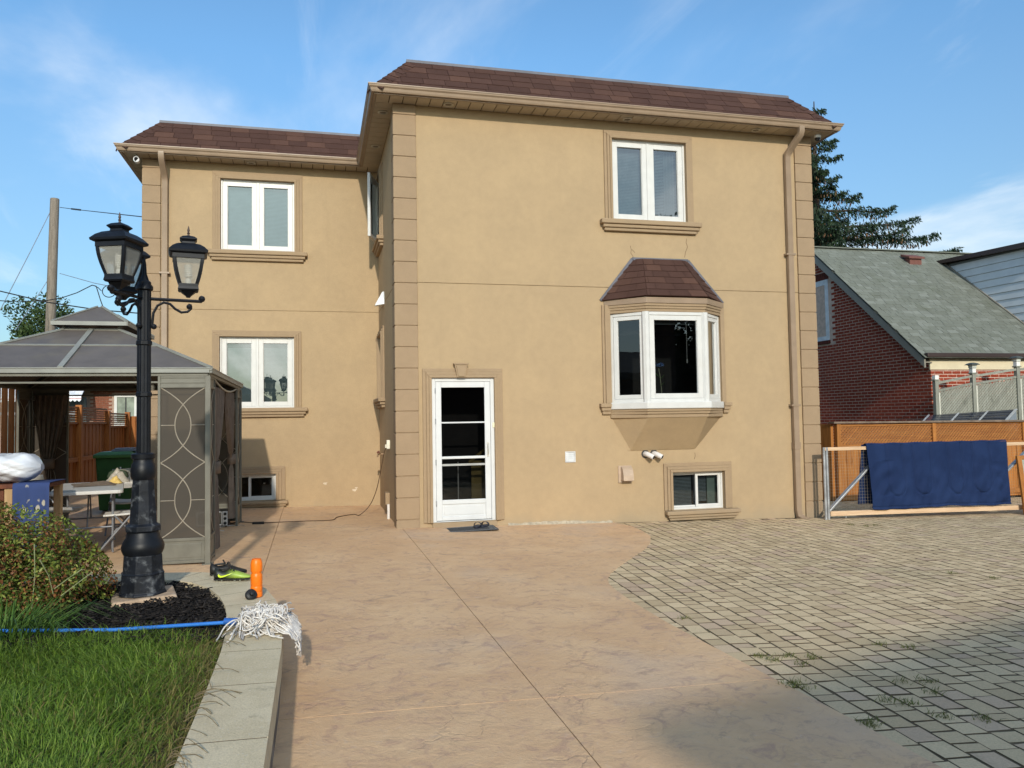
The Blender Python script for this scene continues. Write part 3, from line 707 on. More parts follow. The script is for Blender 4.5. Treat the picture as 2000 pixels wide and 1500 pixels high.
sweep('gutter', gut, GUTT)
ZE, ZR_, OE, OR = H+.09, H+.755, SO+.05, -.235        # mansard: eave and top edge
sweep('roof_deck', [(OE, ZE), (OR, ZR_), (OR-.05, ZR_-.02), (OE-.1, ZE-.06)], SHIN)
sweep('cap_flashing', [(OR+.035, ZR_-.012), (OR+.03, ZR_+.032), (OR-.12, ZR_+.032), (OR-.12, ZR_-.01)], FLASH)
mb = MB(); mb.prism([(XL+.25, YW+.25), (.23, YW+.25), (.25, .25), (XR-.25, .25), (XR-.02, 9.5), (XL+.02, 9.5)], ZR_-.08, ZR_-.01); mb.build('flat_roof', M('roof_felt', (.07, .07, .075), .9), HOUSE)
mb = MB(); mb.prism([(XL, YW), (0, YW), (0, 0), (XR, 0), (XR, 9.5), (XL, 9.5)], H+.02, H+.06); mb.build('ceiling', DARK, HOUSE)

def shingle_slope(a, b, rows, wd, seed, parent, hipa=True, hipb=True, inner_b=False):
    """courses of three-tab shingles on the mansard run from wall corner a to b (outward on the left of travel)"""
    rr = random.Random(seed); A = offset([a, b], 0)
    dx, dy = b[0]-a[0], b[1]-a[1]; L = math.hypot(dx, dy); U = Vector((dx/L, dy/L, 0)); N = Vector((-dy/L, dx/L, 0))
    run = OE-OR; rise = ZR_-ZE; sl = math.hypot(run, rise); V = (N*-run+Vector((0, 0, rise)))/sl; W = U.cross(V)
    if W.z < 0: W = -W
    ex = sl/rows; items = []
    for i in range(rows):
        t = i*ex; o = OE-run*(t+ex*.5)/sl
        o = OE-run*(t+ex)/sl; lo = -o*(1 if hipa == 1 else 0) if hipa != -1 else o; hi = L+(o if hipb == 1 else (-o if hipb == -1 else 0))
        x = lo-rr.random()*wd*.2-(wd/2 if i % 2 else 0)
        while x < hi:
            x0, x1 = max(x, lo), min(x+wd, hi); x += wd
            if x1-x0 < .03: continue
            base = Vector((a[0], a[1], 0))+N*OE+Vector((0, 0, ZE))+V*(t+ex*.53)+U*((x0+x1)/2)
            tilt = -.045; v2 = (V+W*tilt).normalized(); w2 = U.cross(v2)
            if w2.z < 0: w2 = -w2
            x_ = v2.cross(w2)
            items.append((frame(base+W*.004, x_, v2, w2), round(x1-x0-.007, 2), ex*1.12, .012+.004*rr.random()))
    pieces('shingle', items, SHIN, parent, 400, .002)
def hip_caps(corner, sgn, parent, n=7):
    """hip ridge shingles at a convex corner; sgn = outward diagonal"""
    p0 = Vector((corner[0]+sgn[0]*OE, corner[1]+sgn[1]*OE, ZE)); p1 = Vector((corner[0]+sgn[0]*OR, corner[1]+sgn[1]*OR, ZR_))
    d = (p1-p0); ex = d.length/n; d.normalize()
    sidea = Vector((0, -sgn[1], 0)); sideb = Vector((-sgn[0], 0, 0))
    for i in range(n):
        q = p0+d*(i*ex); mb = MB(); lift = Vector((sgn[0]*.014, sgn[1]*.014, .016))
        def wing(ax):   # runs down one slope from the hip
            s = (ax-d*ax.dot(d)).normalized()*.135
            return s
        wa = Vector((-sgn[0], 0, 0)); wa = (wa-d*wa.dot(d)).normalized()*.17; wb = Vector((0, -sgn[1], 0)); wb = (wb-d*wb.dot(d)).normalized()*.17
        c0 = q+lift; c1 = q+d*ex*1.25+lift*.4
        la = Vector((0, sgn[1]*.012, .010)); lb = Vector((sgn[0]*.012, 0, .010))
        mb.add([c0, c0+wa+la*.5, c1+wa+la*.2, c1, c0+wb+lb*.5, c1+wb+lb*.2, c0-lift, c0+wa-la, c0+wb-lb], [(0,1,2,3),(0,3,5,4),(0,6,7,1),(0,4,8,6)])
        mb.build('hip_shingle', SHIN, parent)
shingle_slope((XR, 0), (0, 0), 5, .325, 1, HOUSE, 1, 1)
shingle_slope((0, YW), (XL, YW), 5, .325, 2, HOUSE, -1, 1)
shingle_slope((0, 0), (0, YW), 5, .325, 3, HOUSE, 1, -1)
hip_caps((0, 0), (-1, -1), HOUSE); hip_caps((XR, 0), (1, -1), HOUSE); hip_caps((XL, YW), (-1, -1), HOUSE)

def soffit():
    items = []
    def run(x0, x1, y0, y1, axis):
        L = (x1-x0) if axis == 'x' else (y1-y0); n = round(L/.196); st = L/n
        for i in range(n):
            if axis == 'x': c = (x0+st*(i+.5), (y0+y1)/2, H+.012); items.append((frame(c, (1,0,0), (0,-1,0), (0,0,-1)), st-.010, y1-y0-.004, .012))
            else: c = ((x0+x1)/2, y0+st*(i+.5), H+.012); items.append((frame(c, (0,1,0), (1,0,0), (0,0,-1)), st-.010, x1-x0-.004, .012))
    run(-SO, XR+SO, -SO, 0, 'x'); run(-SO, 0, 0, YW-SO, 'y'); run(XL-SO, 0, YW-SO, YW, 'x'); run(XL-SO, XL, YW, 9, 'y'); run(XR, XR+SO, 0, 9, 'y')
    pieces('soffit_panel', items, SOFF, HOUSE, 400, .003)
soffit()
def soffit_lights():
    RING = M('pot_light_ring', (.50, .46, .38), .5); LENS = M('lamp_lens', (.16, .13, .10), .3)
    for x, y in ((.778, -.145), (3.616, -.145), (5.871, -.145), (-2.25, 3.15), (-.145, .35), (-.145, 1.85)):
        mb = MB(); mb.lathe([(.075, H), (.078, H-.012), (.060, H-.016), (.048, H-.006)], (x, y, 0), 20, caps=False); o = mb.build('soffit_light', RING, HOUSE, smooth=True)
        mb = MB(); mb.lathe([(.001, H-.012), (.034, H-.010), (.048, H-.006)], (x, y, 0), 16, caps=False); mb.build('lens', LENS, o, smooth=True)
soffit_lights()
def downspout(pts, w, d, name='downspout'):
    mb = MB()
    for a, b in zip(pts, pts[1:]): mb.bar(a, b, w, d, upv=(0, -1, .01))
    return mb.build(name, GUTT, HOUSE, bev=.008)
x = 6.50
def dspout(x, yw, x0, zend, kick):
    pts = [(x0, yw-SO-.085, H+.03), (x0, yw-SO-.085, H-.055), (x0-.01*(x0 > x), yw-SO-.05, H-.12)]
    def smoothbar(P, w, d):
        mb = MB(); n = len(P); P = [Vector(p) for p in P]; vs = []
        for i, p in enumerate(P):
            t = (P[min(i+1, n-1)]-P[max(i-1, 0)]).normalized(); sx = Vector((1, 0, 0)); sx = (sx-t*sx.dot(t)).normalized(); sy = t.cross(sx)
            for a, b in ((-1,-.8),(-.85,-1),(.85,-1),(1,-.8),(1,.8),(.85,1),(-.85,1),(-1,.8)): vs.append(p+sx*a*w/2+sy*b*d/2)
        fs = [(i*8+k, i*8+(k+1) % 8, (i+1)*8+(k+1) % 8, (i+1)*8+k) for i in range(n-1) for k in range(8)]+[tuple(range(7, -1, -1))]
        mb.add(vs, fs); return mb.build('downspout', GUTT, HOUSE, smooth=True)
    P = [(x0, yw-SO-.065, H+.03), (x0, yw-SO-.065, H-.04), (x0, yw-SO-.045, H-.09), (x0+(x-x0)*.3, yw-SO+.03, H-.16), (x0+(x-x0)*.7, yw-.14, H-.27), (x, yw-.08, H-.33), (x, yw-.055, H-.40), (x, yw-.055, 3.2), (x, yw-.055, zend+.22)]
    if kick: P += [(x+.01, yw-.07, zend+.12), (x+.05, yw-.13, zend+.07), (x+.10, yw-.24, zend+.045)]
    else: P += [(x, yw-.055, zend)]
    o = smoothbar(P, .098, .075)
    for z in (4.25, 1.75):
        mb = MB(); mb.box(x-.085, yw-.1, z, x+.085, yw-.001, z+.03); mb.build('strap', GUTT, o)
    mb = MB(); mb.box(x-.056, yw-.102, 1.05, x+.056, yw-.012, 1.16); mb.build('coupling', GUTT, o)
    return o
dspout(6.49, 0, 6.57, -.16, True); dspout(-3.70, YW, -3.71, .1, False)

# ------------------------------------------------------------------ fittings on the walls
def fittings():
    VW = M('vent_plastic', (.60, .60, .59), .4)
    mb = MB(); frame_boxes(mb, 2.53, 2.695, .94, 1.105, .018, -.016, .002); o = mb.build('louvred_vent', VW, HOUSE, bev=.003)
    mb = MB(); mb.box(2.548, -.003, .958, 2.677, .001, 1.087); mb.build('vent_back', M('vent_shadow_gap', (.25, .25, .26), .7), o)
    for i in range(4):
        mb = MB(); z = .962+i*.0315; mb.add([(2.549, -.004, z+.029), (2.676, -.004, z+.029), (2.676, -.014, z), (2.549, -.014, z), (2.549, -.006, z-.001), (2.676, -.006, z-.001)], [(0,1,2,3),(3,2,5,4)]); mb.build('slat', VW, o)
    HD = M('tan_vent_plastic', (.47, .35, .25), .5)
    mb = MB(); mb.box(3.385, -.02, .60, 3.605, 0, .865); o = mb.build('dryer_vent', HD, HOUSE, bev=.006)
    mb = MB(); pr = [(-.018, .85), (-.06, .845), (-.105, .80), (-.13, .72), (-.135, .635), (-.018, .635)]
    for xx in (3.425, 3.595): pass
    mb.add([(3.425, y, z) for y, z in pr]+[(3.595, y, z) for y, z in pr], [(5,4,3,2,1,0),(6,7,8,9,10,11)]+[(i, (i+1) % 6, 6+(i+1) % 6, 6+i) for i in range(6)]); mb.build('hood', HD, o, bev=.006)
    PV = M('white_pvc', (.74, .70, .66), .4); HOLE = M('pipe_bore', (.03, .03, .03), .9)
    for x in (3.845, 3.99):
        P = [(x, .02, 1.035), (x, -.05, 1.035), (x+.012, -.085, 1.028), (x+.05, -.125, 1.002), (x+.075, -.15, .985)]
        mb = MB(); mb.tube(P, .040, 14); o = mb.build('exhaust_pipe', PV, HOUSE, smooth=True)
        mb = MB(); mb.lathe([(.066, -.004), (.060, .0)], (0, 0, 0), 14); 
        for i in range(len(mb.v)): v = mb.v[i]; mb.v[i] = Vector((x+v.x, -.003+v.z, 1.035+v.y))
        mb.build('collar', M('dark_sealant', (.06, .055, .05), .8), o)
        d = (Vector(P[-1])-Vector(P[-2])).normalized(); q = Vector(P[-1]); mb = MB(); mb.tube([q+d*.001, q+d*.002], .033, 14); mb.build('bore', HOLE, o)
    CW = M('camera_white', (.78, .78, .78), .35)
    mb = MB(); c = Vector((-4.14, 3.09, 6.20)); mb.tube([c+Vector((0, .10, 0)), c, c+Vector((.01, -.03, -.003))], .048, 14); mb.tube([c+Vector((0, .06, .02)), c+Vector((0, .06, .085))], .03, 8); o = mb.build('security_camera', CW, HOUSE, smooth=True)
    mb = MB(); mb.tube([c+Vector((.01, -.031, -.003)), c+Vector((.012, -.034, -.004))], .038, 14); mb.build('lens', BLACKP, o)
    mb = MB(); c = (7.02, -.15, 0); mb.lathe([(.055, H), (.058, H-.03), (.05, H-.055)], c, 16); o = mb.build('security_camera', CW, HOUSE, smooth=True)
    mb = MB(); mb.lathe([(.046, H-.055), (.044, H-.075), (.03, H-.098), (.006, H-.105)], c, 14); mb.build('dome', M('smoked_dome', (.015, .015, .018), .1), o, smooth=True)
    # return wall: lamp, covered outlet, tap, vent box
    mb = MB(); mb.add([(0, 2.05, 3.62), (0, 2.30, 3.62), (-.16, 2.12, 3.60), (-.16, 2.23, 3.60), (0, 2.08, 3.84), (0, 2.27, 3.84), (-.03, 2.12, 3.84), (-.03, 2.23, 3.84)], [(0,2,3,1),(2,6,7,3),(0,4,6,2),(1,3,7,5),(4,5,7,6)]); mb.build('wall_light', M('opal_white', (.8, .8, .78), .4), HOUSE, bev=.004)
    mb = MB(); mb.box(-.05, 1.24, 1.17, 0, 1.33, 1.31); o = mb.build('outdoor_outlet', M('ivory_plastic', (.75, .72, .60), .45), HOUSE, bev=.006)
    mb = MB(); mb.box(-.075, 1.255, 1.185, -.05, 1.315, 1.24); mb.build('plug', M('plug_cream', (.6, .56, .45), .5), o)
    BR = M('weathered_brass', (.30, .20, .12), .45, metal=.5)
    mb = MB(); yt = 2.45; mb.tube([(0, yt, 1.04), (-.07, yt, 1.04), (-.10, yt, 1.03), (-.105, yt, .99)], .014, 8); mb.tube([(-.05, yt, 1.04), (-.09, yt-.05, 1.075)], .008, 6); o = mb.build('garden_tap', BR, HOUSE, smooth=True)
    mb = MB(); mb.tube([(-.095, yt-.052, 1.072), (-.102, yt-.058, 1.08)], .028, 10); mb.build('tap_wheel', M('tap_red_brown', (.16, .06, .04), .5), o)
    mb = MB(); mb.box(-.07, 1.36, .27, 0, 1.60, .46); mb.build('vent_box', TRIM, HOUSE, bev=.006)
    mb = MB(); mb.tube([(-.04, 1.15, .3), (-.04, 1.15, .07)], .022, 8); mb.build('drain_pipe', PV, HOUSE)
    # cracks in the render above the bay roof
    CR = M('crack', (.22, .15, .085), .95); mb = MB(); rr = random.Random(4)
    for pts in ([(1231, 480), (1233, 488), (1232, 494), (1236, 500), (1238, 506)], [(1234, 487), (1238, 491), (1240, 494)], [(1341, 466), (1340, 474), (1343, 482), (1339, 492), (1337, 503)], [(1357, 884), (1358, 890), (1356, 897)]):
        q = [onY(a, b, -.0015) for a, b in pts]
        for a, b in zip(q, q[1:]): mb.bar(a, b, .010, .002, upv=(0, 1, 0))
    mb.build('crack', CR, HOUSE)
    # paler repair patches low on the wing wall, cement smeared along the foot of the front wall
    PT = mat_stucco('patch_stucco', (.60, .50, .38), .5); mb = MB(T_WING)
    for (u, z, s) in ((-.98, .50, .045), (-.46, .36, .05), (-.43, .40, .03)): mb.add([(u+s*math.cos(a)*(.7+.4*math.sin(3*a+u)), -.002, z+s*.8*math.sin(a)*(.8+.3*math.cos(2*a))) for a in [k*.5236 for k in range(12)]], [tuple(range(12))])
    mb.build('patch', PT, HOUSE)
    CM = M('cement_smear', (.40, .34, .25), .95, 0, (14, .25), (60, .6, .006)); mb = MB(); rr = random.Random(6)
    xs = [1.62+i*.05 for i in range(34)]; top = [.018+.022*rr.random()+.02*math.exp(-((x_-2.4)/.5)**2) for x_ in xs]
    for i in range(33): mb.add([(xs[i], -.03-.01*math.sin(i), G(xs[i])+.004), (xs[i+1], -.03-.01*math.sin(i+1), G(xs[i+1])+.004), (xs[i+1], -.003, G(xs[i+1])+top[i+1]), (xs[i], -.003, G(xs[i])+top[i])], [(0, 1, 2, 3)])
    mb.build('cement_fillet', CM, HOUSE)
fittings()
# ------------------------------------------------------------------ planting bed kerb
OUTER = [(-1.335,-17),(-1.335,-9.0),(-1.335,-8.3),(-1.335,-7.65),(-1.335,-7.1),(-1.345,-6.62),(-1.37,-6.27),(-1.42,-5.9),(-1.505,-5.52),(-1.62,-5.19),(-1.79,-4.92),(-2.03,-4.77),(-2.45,-4.71),(-3.0,-4.69),(-3.6,-4.69),(-4.3,-4.69),(-5.2,-4.69)]
INNER = [(-1.632,-17),(-1.632,-9.0),(-1.632,-8.3),(-1.63,-7.65),(-1.635,-7.1),(-1.652,-6.66),(-1.68,-6.36),(-1.725,-6.03),(-1.80,-5.70),(-1.90,-5.42),(-2.05,-5.18),(-2.20,-5.06),(-2.47,-5.0),(-3.0,-4.98),(-3.6,-4.98),(-4.3,-4.98),(-5.2,-4.98)]
KT = .33
def mat_kerb():
    m = newmat('kerb_concrete'); t = NT(m); P = t.pos()
    c = t.mix(t.rng(t.noise(P, 3.5, 5, .65), .3, .72), (.56, .465, .305), (.66, .56, .385))
    c = t.mix(1.0, c, t.mix(t.noise(P, 130, 3, .8), (.6,)*3, (1.38,)*3), 'MULTIPLY')
    v = t.n('ShaderNodeTexVoronoi'); v.inputs['Scale'].default_value = 70; t.l(P, v.inputs['Vector'])
    c = t.mix(t.math('MULTIPLY', t.rng(v.outputs['Distance'], .28, .12), t.rng(t.noise(P, 31, 2), .5, .6)), c, (.60, .55, .46))
    c = t.mix(t.math('MULTIPLY', t.rng(t.noise(P, 9, 5, .7), .58, .8), .5), c, (.16, .14, .11))
    h = t.math('ADD', t.noise(P, 120, 3, .8), t.math('MULTIPLY', t.noise(P, 18, 4), .8))
    t.out(c, .92, t.bump(h, .6, .006), 0, .2); return m
KERB = mat_kerb()
def kerb():
    K = thing('garden_kerb', 'low curved kerb of grey concrete coping stones round the lawn and mulch bed', 'kerb', (-1.48, -6.5, G(-1.48)))
    for i in range(len(OUTER)-1):
        a, b, c, d = OUTER[i], OUTER[i+1], INNER[i+1], INNER[i]
        if a[1] < -9.5: n = 1
        def lerp(p, q, t): return (p[0]+(q[0]-p[0])*t, p[1]+(q[1]-p[1])*t)
        L = math.hypot(b[0]-a[0], b[1]-a[1]); t = min(.3, .004/L)
        quad = [lerp(a, b, t), lerp(a, b, 1-t), lerp(d, c, 1-t), lerp(d, c, t)]
        mb = MB(); mb.prism(quad[::1] if False else quad, KT-.15, KT, zf=G); mb.build('coping_stone', KERB, K)
    for i in range(1, len(OUTER)-1):       # dark joint between neighbouring stones, raked back a little
        a, d = Vector((*OUTER[i], 0)), Vector((*INNER[i], 0)); u = (a-d).normalized(); n_ = Vector((-u.y, u.x, 0))*.006; a = a-u*.004; d = d+u*.004
        mb = MB(); mb.prism([((a-n_).x, (a-n_).y), ((a+n_).x, (a+n_).y), ((d+n_).x, (d+n_).y), ((d-n_).x, (d-n_).y)], KT-.12, KT-.0004, zf=G); mb.build('joint', SOIL, K)
    mb = MB()
    for i in range(len(OUTER)-1):
        a, b, c, d = OUTER[i], OUTER[i+1], INNER[i+1], INNER[i]
        mb.prism([(a[0]-.012, a[1]), (b[0]-.012, b[1]-(.01 if b[0] < -1.6 else 0)), (c[0]+.01, c[1]), (d[0]+.01, d[1])], -.12, KT-.151, zf=G)
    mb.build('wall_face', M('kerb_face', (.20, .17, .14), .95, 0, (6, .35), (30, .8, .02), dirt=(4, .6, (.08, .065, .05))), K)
    return K
kerb()
BEDZ = .27
mb = MB(); mb.prism([(-1.60,-17)]+[(x-.0+.02, y) for x, y in INNER[1:]][:-1]+[(-8.5,-4.97),(-8.5,-17)], -.1, BEDZ, zf=G); o = mb.build('soil', M('soil', (.045, .034, .022), .95, 0, (9, .4), (30, .8, .02))); o['kind'] = 'structure'

# ------------------------------------------------------------------ grass, mulch, plants
def blades(name, base, h, wid, lean, mat, kind='stuff', parent=None, heads=None):
    """base (n,3); h, wid (n,); lean (n,) outward bend as a share of height"""
    n = len(base); az = RNG.uniform(0, 2*np.pi, n) if heads is None else heads
    dx, dy = np.cos(az), np.sin(az); sx, sy = -dy, dx
    tw = RNG.uniform(-1, 1, n)*1.2; sx, sy = np.cos(az+np.pi/2+tw), np.sin(az+np.pi/2+tw)
    V = np.zeros((n, 7, 3))
    for k, (t, wf) in enumerate(((0, 1), (.4, .9), (.75, .6))):
        off = lean*h*t**2; hz_ = h*(t-.25*lean*t**2)
        cx = base[:, 0]+dx*off; cy = base[:, 1]+dy*off; cz = base[:, 2]+hz_
        V[:, 2*k, 0] = cx-sx*wid*wf/2; V[:, 2*k, 1] = cy-sy*wid*wf/2; V[:, 2*k, 2] = cz
        V[:, 2*k+1, 0] = cx+sx*wid*wf/2; V[:, 2*k+1, 1] = cy+sy*wid*wf/2; V[:, 2*k+1, 2] = cz
    V[:, 6, 0] = base[:, 0]+dx*lean*h; V[:, 6, 1] = base[:, 1]+dy*lean*h; V[:, 6, 2] = base[:, 2]+h*np.maximum(.15, 1-.3*lean-.25*lean**2)
    i0 = (np.arange(n)*7)[:, None]
    q = np.concatenate([i0+np.array([[0, 1, 3, 2]]), i0+np.array([[2, 3, 5, 4]])]); tr = i0+np.array([[4, 5, 6]])
    o = fast_mesh(name, V.reshape(-1, 3), [q, tr], mat, parent, kind); return o
GRASS = mat_leaf('grass_blade', ((.07, .135, .014), (.12, .215, .024), (.18, .285, .038), (.27, .36, .07)), .5, .35)
DRYG = mat_leaf('dry_grass_blade', ((.16, .15, .04), (.24, .20, .07), (.32, .25, .10), (.12, .15, .03)), .6, .3)
def Gn(x): return .065-.0216*x
def lawn():
    n = 135000; x = np.where(RNG.random(n) < .72, RNG.uniform(-4.3, -1.61, n), RNG.uniform(-7.5, -4.3, n)); y = RNG.uniform(-9.6, -6.30, n)
    edge = -6.47+.09*np.sin(x*3.1)+.07*np.sin(x*7.7+1)
    keep = (y < edge+RNG.normal(0, .06, n)) & ((x < -1.66+.02*np.sin(y*5)) | (RNG.random(n) < .6))
    x, y = x[keep], y[keep]; n = len(x)
    clump = .5+.5*np.sin(x*2.7+np.sin(y*2.1)*1.4)*np.sin(y*3.3+1.3*np.sin(x*1.9)); clump2 = np.sin(x*9+2*np.sin(y*6))*np.sin(y*8+np.sin(x*5))
    h = (.07+.05*clump+.018*clump2)*RNG.uniform(.45, 1.3, n)
    near_edge = np.clip((x+2.05)/.36, 0, 1); h *= 1-.25*near_edge
    base = np.stack([x, y, Gn(x)+BEDZ-.01], 1)
    dryp = .03+.78*near_edge**1.6+.30*np.exp(-((x+2.75)/.35)**2-((y+8.0)/.22)**2)+.12*np.exp(-((x+2.2)/.3)**2-((y+7.75)/.2)**2)
    dry = RNG.random(n) < dryp
    lean = np.clip(RNG.normal(.8, .38, n), .05, 1.5); wid = RNG.uniform(.0026, .0052, n)
    az = RNG.uniform(0, 2*np.pi, n)+0; az2 = np.where(RNG.random(n) < .55, np.sin(x*3+y*2)*2.2+np.cos(y*4)*1.0+RNG.normal(0, .6, n), az)
    az2 = np.where((near_edge > .3) & (RNG.random(n) < .55), RNG.normal(0, .8, n), az2)
    m = ~dry
    blades('grass', base[m], h[m], wid[m], lean[m], GRASS, heads=az2[m]); blades('dry_grass', base[dry], h[dry]*1.0, wid[dry]*.8, lean[dry], DRYG, heads=az2[dry])
    # dead runners hanging over the kerb
    mb = MB(); rr = random.Random(8)
    for i in range(34):
        y0 = rr.uniform(-9, -6.7); x0 = -1.66; a = rr.uniform(-.7, .7); L = rr.uniform(.05, .2); P = []
        for k in range(6):
            t = k/5; P.append((x0+L*t*math.cos(a), y0+L*t*math.sin(a)+.02*math.sin(t*5+i), G(x0)+KT+.006+.05*(1-t)*t*2+.01*(1-t)))
        mb.tube(P, .0016, 4, cap=False)
    o = mb.build('dead_runners', M('straw', (.17, .13, .07), .9)); tag(o, kind='stuff')
    # broadleaf weed
lawn()
def mulch():
    n = 15000; x = RNG.uniform(-3.6, -1.62, n); y = RNG.uniform(-6.75, -4.97, n)
    ok = np.array([inside((a, b), [(-1.60,-17)]+[(p+.005, q) for p, q in INNER[1:]]+[(-8.5,-4.97),(-8.5,-17)]) for a, b in zip(x, y)]); x, y = x[ok], y[ok]; n = len(x)
    L = RNG.uniform(.018, .065, n); W_ = RNG.uniform(.004, .013, n); a = RNG.uniform(0, np.pi, n); tl = RNG.normal(0, .22, n)
    z = Gn(x)+BEDZ+RNG.uniform(.0, .055, n)+.012*np.sin(x*11)*np.sin(y*13)
    u = np.stack([np.cos(a)*np.cos(tl), np.sin(a)*np.cos(tl), np.sin(tl)], 1); s = np.stack([-np.sin(a), np.cos(a), RNG.normal(0, .3, n)], 1); s /= np.linalg.norm(s, axis=1)[:, None]
    c = np.stack([x, y, z], 1); nn = np.cross(u, s)*.005
    hu, hs = u*L[:, None]/2, s*W_[:, None]/2
    V = np.stack([c-hu-hs*.6, c-hu*.9+hs, c+hu+hs*.5, c+hu*.85-hs, c-hu-hs*.6-nn, c-hu*.9+hs-nn, c+hu+hs*.5-nn, c+hu*.85-hs-nn], 1)
    i0 = (np.arange(n)*8)[:, None]
    q = np.concatenate([i0+np.array([f]) for f in ([3,2,1,0],[0,1,5,4],[1,2,6,5],[2,3,7,6],[3,0,4,7])])
    fast_mesh('mulch', V.reshape(-1, 3), [q], mat_shingle('mulch_bark', ((.010, .009, .009), (.022, .019, .018), (.045, .038, .033))), None, 'stuff')
mulch()
def leaf_quads(name, c, L, W_, nrm, mat, parent, droop=0, axis=None):
    """rhombic leaves: centres c (n,3), length, width, facing normal nrm (n,3)"""
    n = len(c); r = RNG.normal(size=(n, 3)) if axis is None else axis
    u = r-nrm*(r*nrm).sum(1)[:, None]; u /= np.linalg.norm(u, axis=1)[:, None]+1e-9; s = np.cross(nrm, u)
    V = np.stack([c-u*L[:, None]/2, c+s*W_[:, None]/2+nrm*(W_*.12)[:, None], c+u*L[:, None]/2, c-s*W_[:, None]/2+nrm*(W_*.12)[:, None]], 1)
    i0 = (np.arange(n)*4)[:, None]; return fast_mesh(name, V.reshape(-1, 3), [np.concatenate([i0+np.array([[0, 1, 2]]), i0+np.array([[0, 2, 3]])])], mat, parent)
def unit(n):
    v = RNG.normal(size=(n, 3)); return v/np.linalg.norm(v, axis=1)[:, None]
def spirea():
    cx, cy = -3.20, -5.66; z0 = G(cx)+BEDZ
    S = thing('spirea_shrub', 'low rounded shrub with rust tinged leaves beside the lamp post', 'shrub', (cx, cy, z0))
    n = 34000; v = unit(n); v[:, 2] = np.abs(v[:, 2]); rad = 1-.42*RNG.random(n)**1.6
    lump = 1+.10*np.sin(v[:, 0]*7+1)*np.sin(v[:, 1]*6)+.08*np.sin(v[:, 0]*13+v[:, 2]*9)
    ext = np.array([.64, .55, .62]); c = v*rad[:, None]*lump[:, None]*ext+np.array([cx, cy, z0+.02]); c[:, 2] += .04*np.sin(c[:, 0]*9)
    L = RNG.uniform(.016, .036, n); out_ = (v*.7+unit(n)*.75+np.array([0, 0, .35])); out_ /= np.linalg.norm(out_, axis=1)[:, None]
    rust = (RNG.random(n) < .46+.25*np.sin(c[:, 0]*12)*np.sin(c[:, 2]*14+c[:, 1]*9)) & (rad > .72)
    g = ~rust
    LG = mat_leaf('spirea_leaf', ((.045, .08, .012), (.095, .14, .022), (.18, .22, .038), (.30, .32, .075)), .45, .25); LR = mat_leaf('spirea_rust_leaf', ((.12, .045, .018), (.20, .075, .028), (.27, .11, .04), (.22, .15, .04)), .5, .25)
    leaf_quads('foliage', c[g], L[g], L[g]*.5, out_[g], LG, S); leaf_quads('foliage', c[rust], L[rust]*.9, L[rust]*.5, out_[rust], LR, S)
    m = 2200; v2 = unit(m); v2[:, 2] = np.abs(v2[:, 2])*.8+.2; tips = v2*ext*RNG.uniform(.98, 1.10, m)[:, None]+np.array([cx, cy, z0+.03])
    leaf_quads('foliage', tips, RNG.uniform(.02, .04, m), RNG.uniform(.010, .018, m), unit(m), LG, S)
    mb = MB(); rr = random.Random(3)
    for i in range(46):
        a = rr.random()*6.28; e = rr.random()**.5; p = Vector((cx+.5*e*math.cos(a), cy+.42*e*math.sin(a), z0+.5*math.sqrt(1-e*e*.8)))
        b = Vector((cx+.10*math.cos(a), cy+.1*math.sin(a), z0-.02)); mb.tube([b, b.lerp(p, .5)+Vector((0, 0, .06)), p], [.006, .004, .002], 5)
    mb.build('stem', M('twig_brown', (.09, .055, .035), .9), S)
    mb = MB()       # pale flower stalks standing out in front
    for (px, py, qx, qy) in ((67, 1064, 62, 1190), (78, 1094, 104, 1160), (160, 1112, 106, 1150), (180, 1118, 118, 1165)):
        a = onY(px, py, -6.2); b = onY(qx, qy, -6.05); mb.tube([b, a.lerp(b, .5)+Vector((.01, 0, .01)), a], [.003, .0026, .004], 5)
    mb.build('stalk', M('pale_stalk', (.30, .33, .17), .8), S)
spirea()
def lily_clump():
    cx, cy = -2.86, -6.42; z0 = G(cx)+BEDZ
    S = thing('lily_clump', 'clump of long arching strap leaves at the lawn edge below the shrub', 'plant', (cx, cy, z0))
    n = 380; a = RNG.uniform(0, 6.28, n); rr = RNG.random(n)**.6*.30; base = np.stack([cx+rr*np.cos(a)*1.0, cy+rr*np.sin(a)*.6, np.full(n, z0)], 1)
    o = blades('leaves', base, RNG.uniform(.16, .34, n), RNG.uniform(.006, .011, n), RNG.uniform(.7, 1.4, n), mat_leaf('lily_leaf', ((.05, .105, .018), (.085, .165, .03), (.14, .23, .05)), .4, .25), None, S, a+RNG.normal(0, .5, n))
lily_clump()
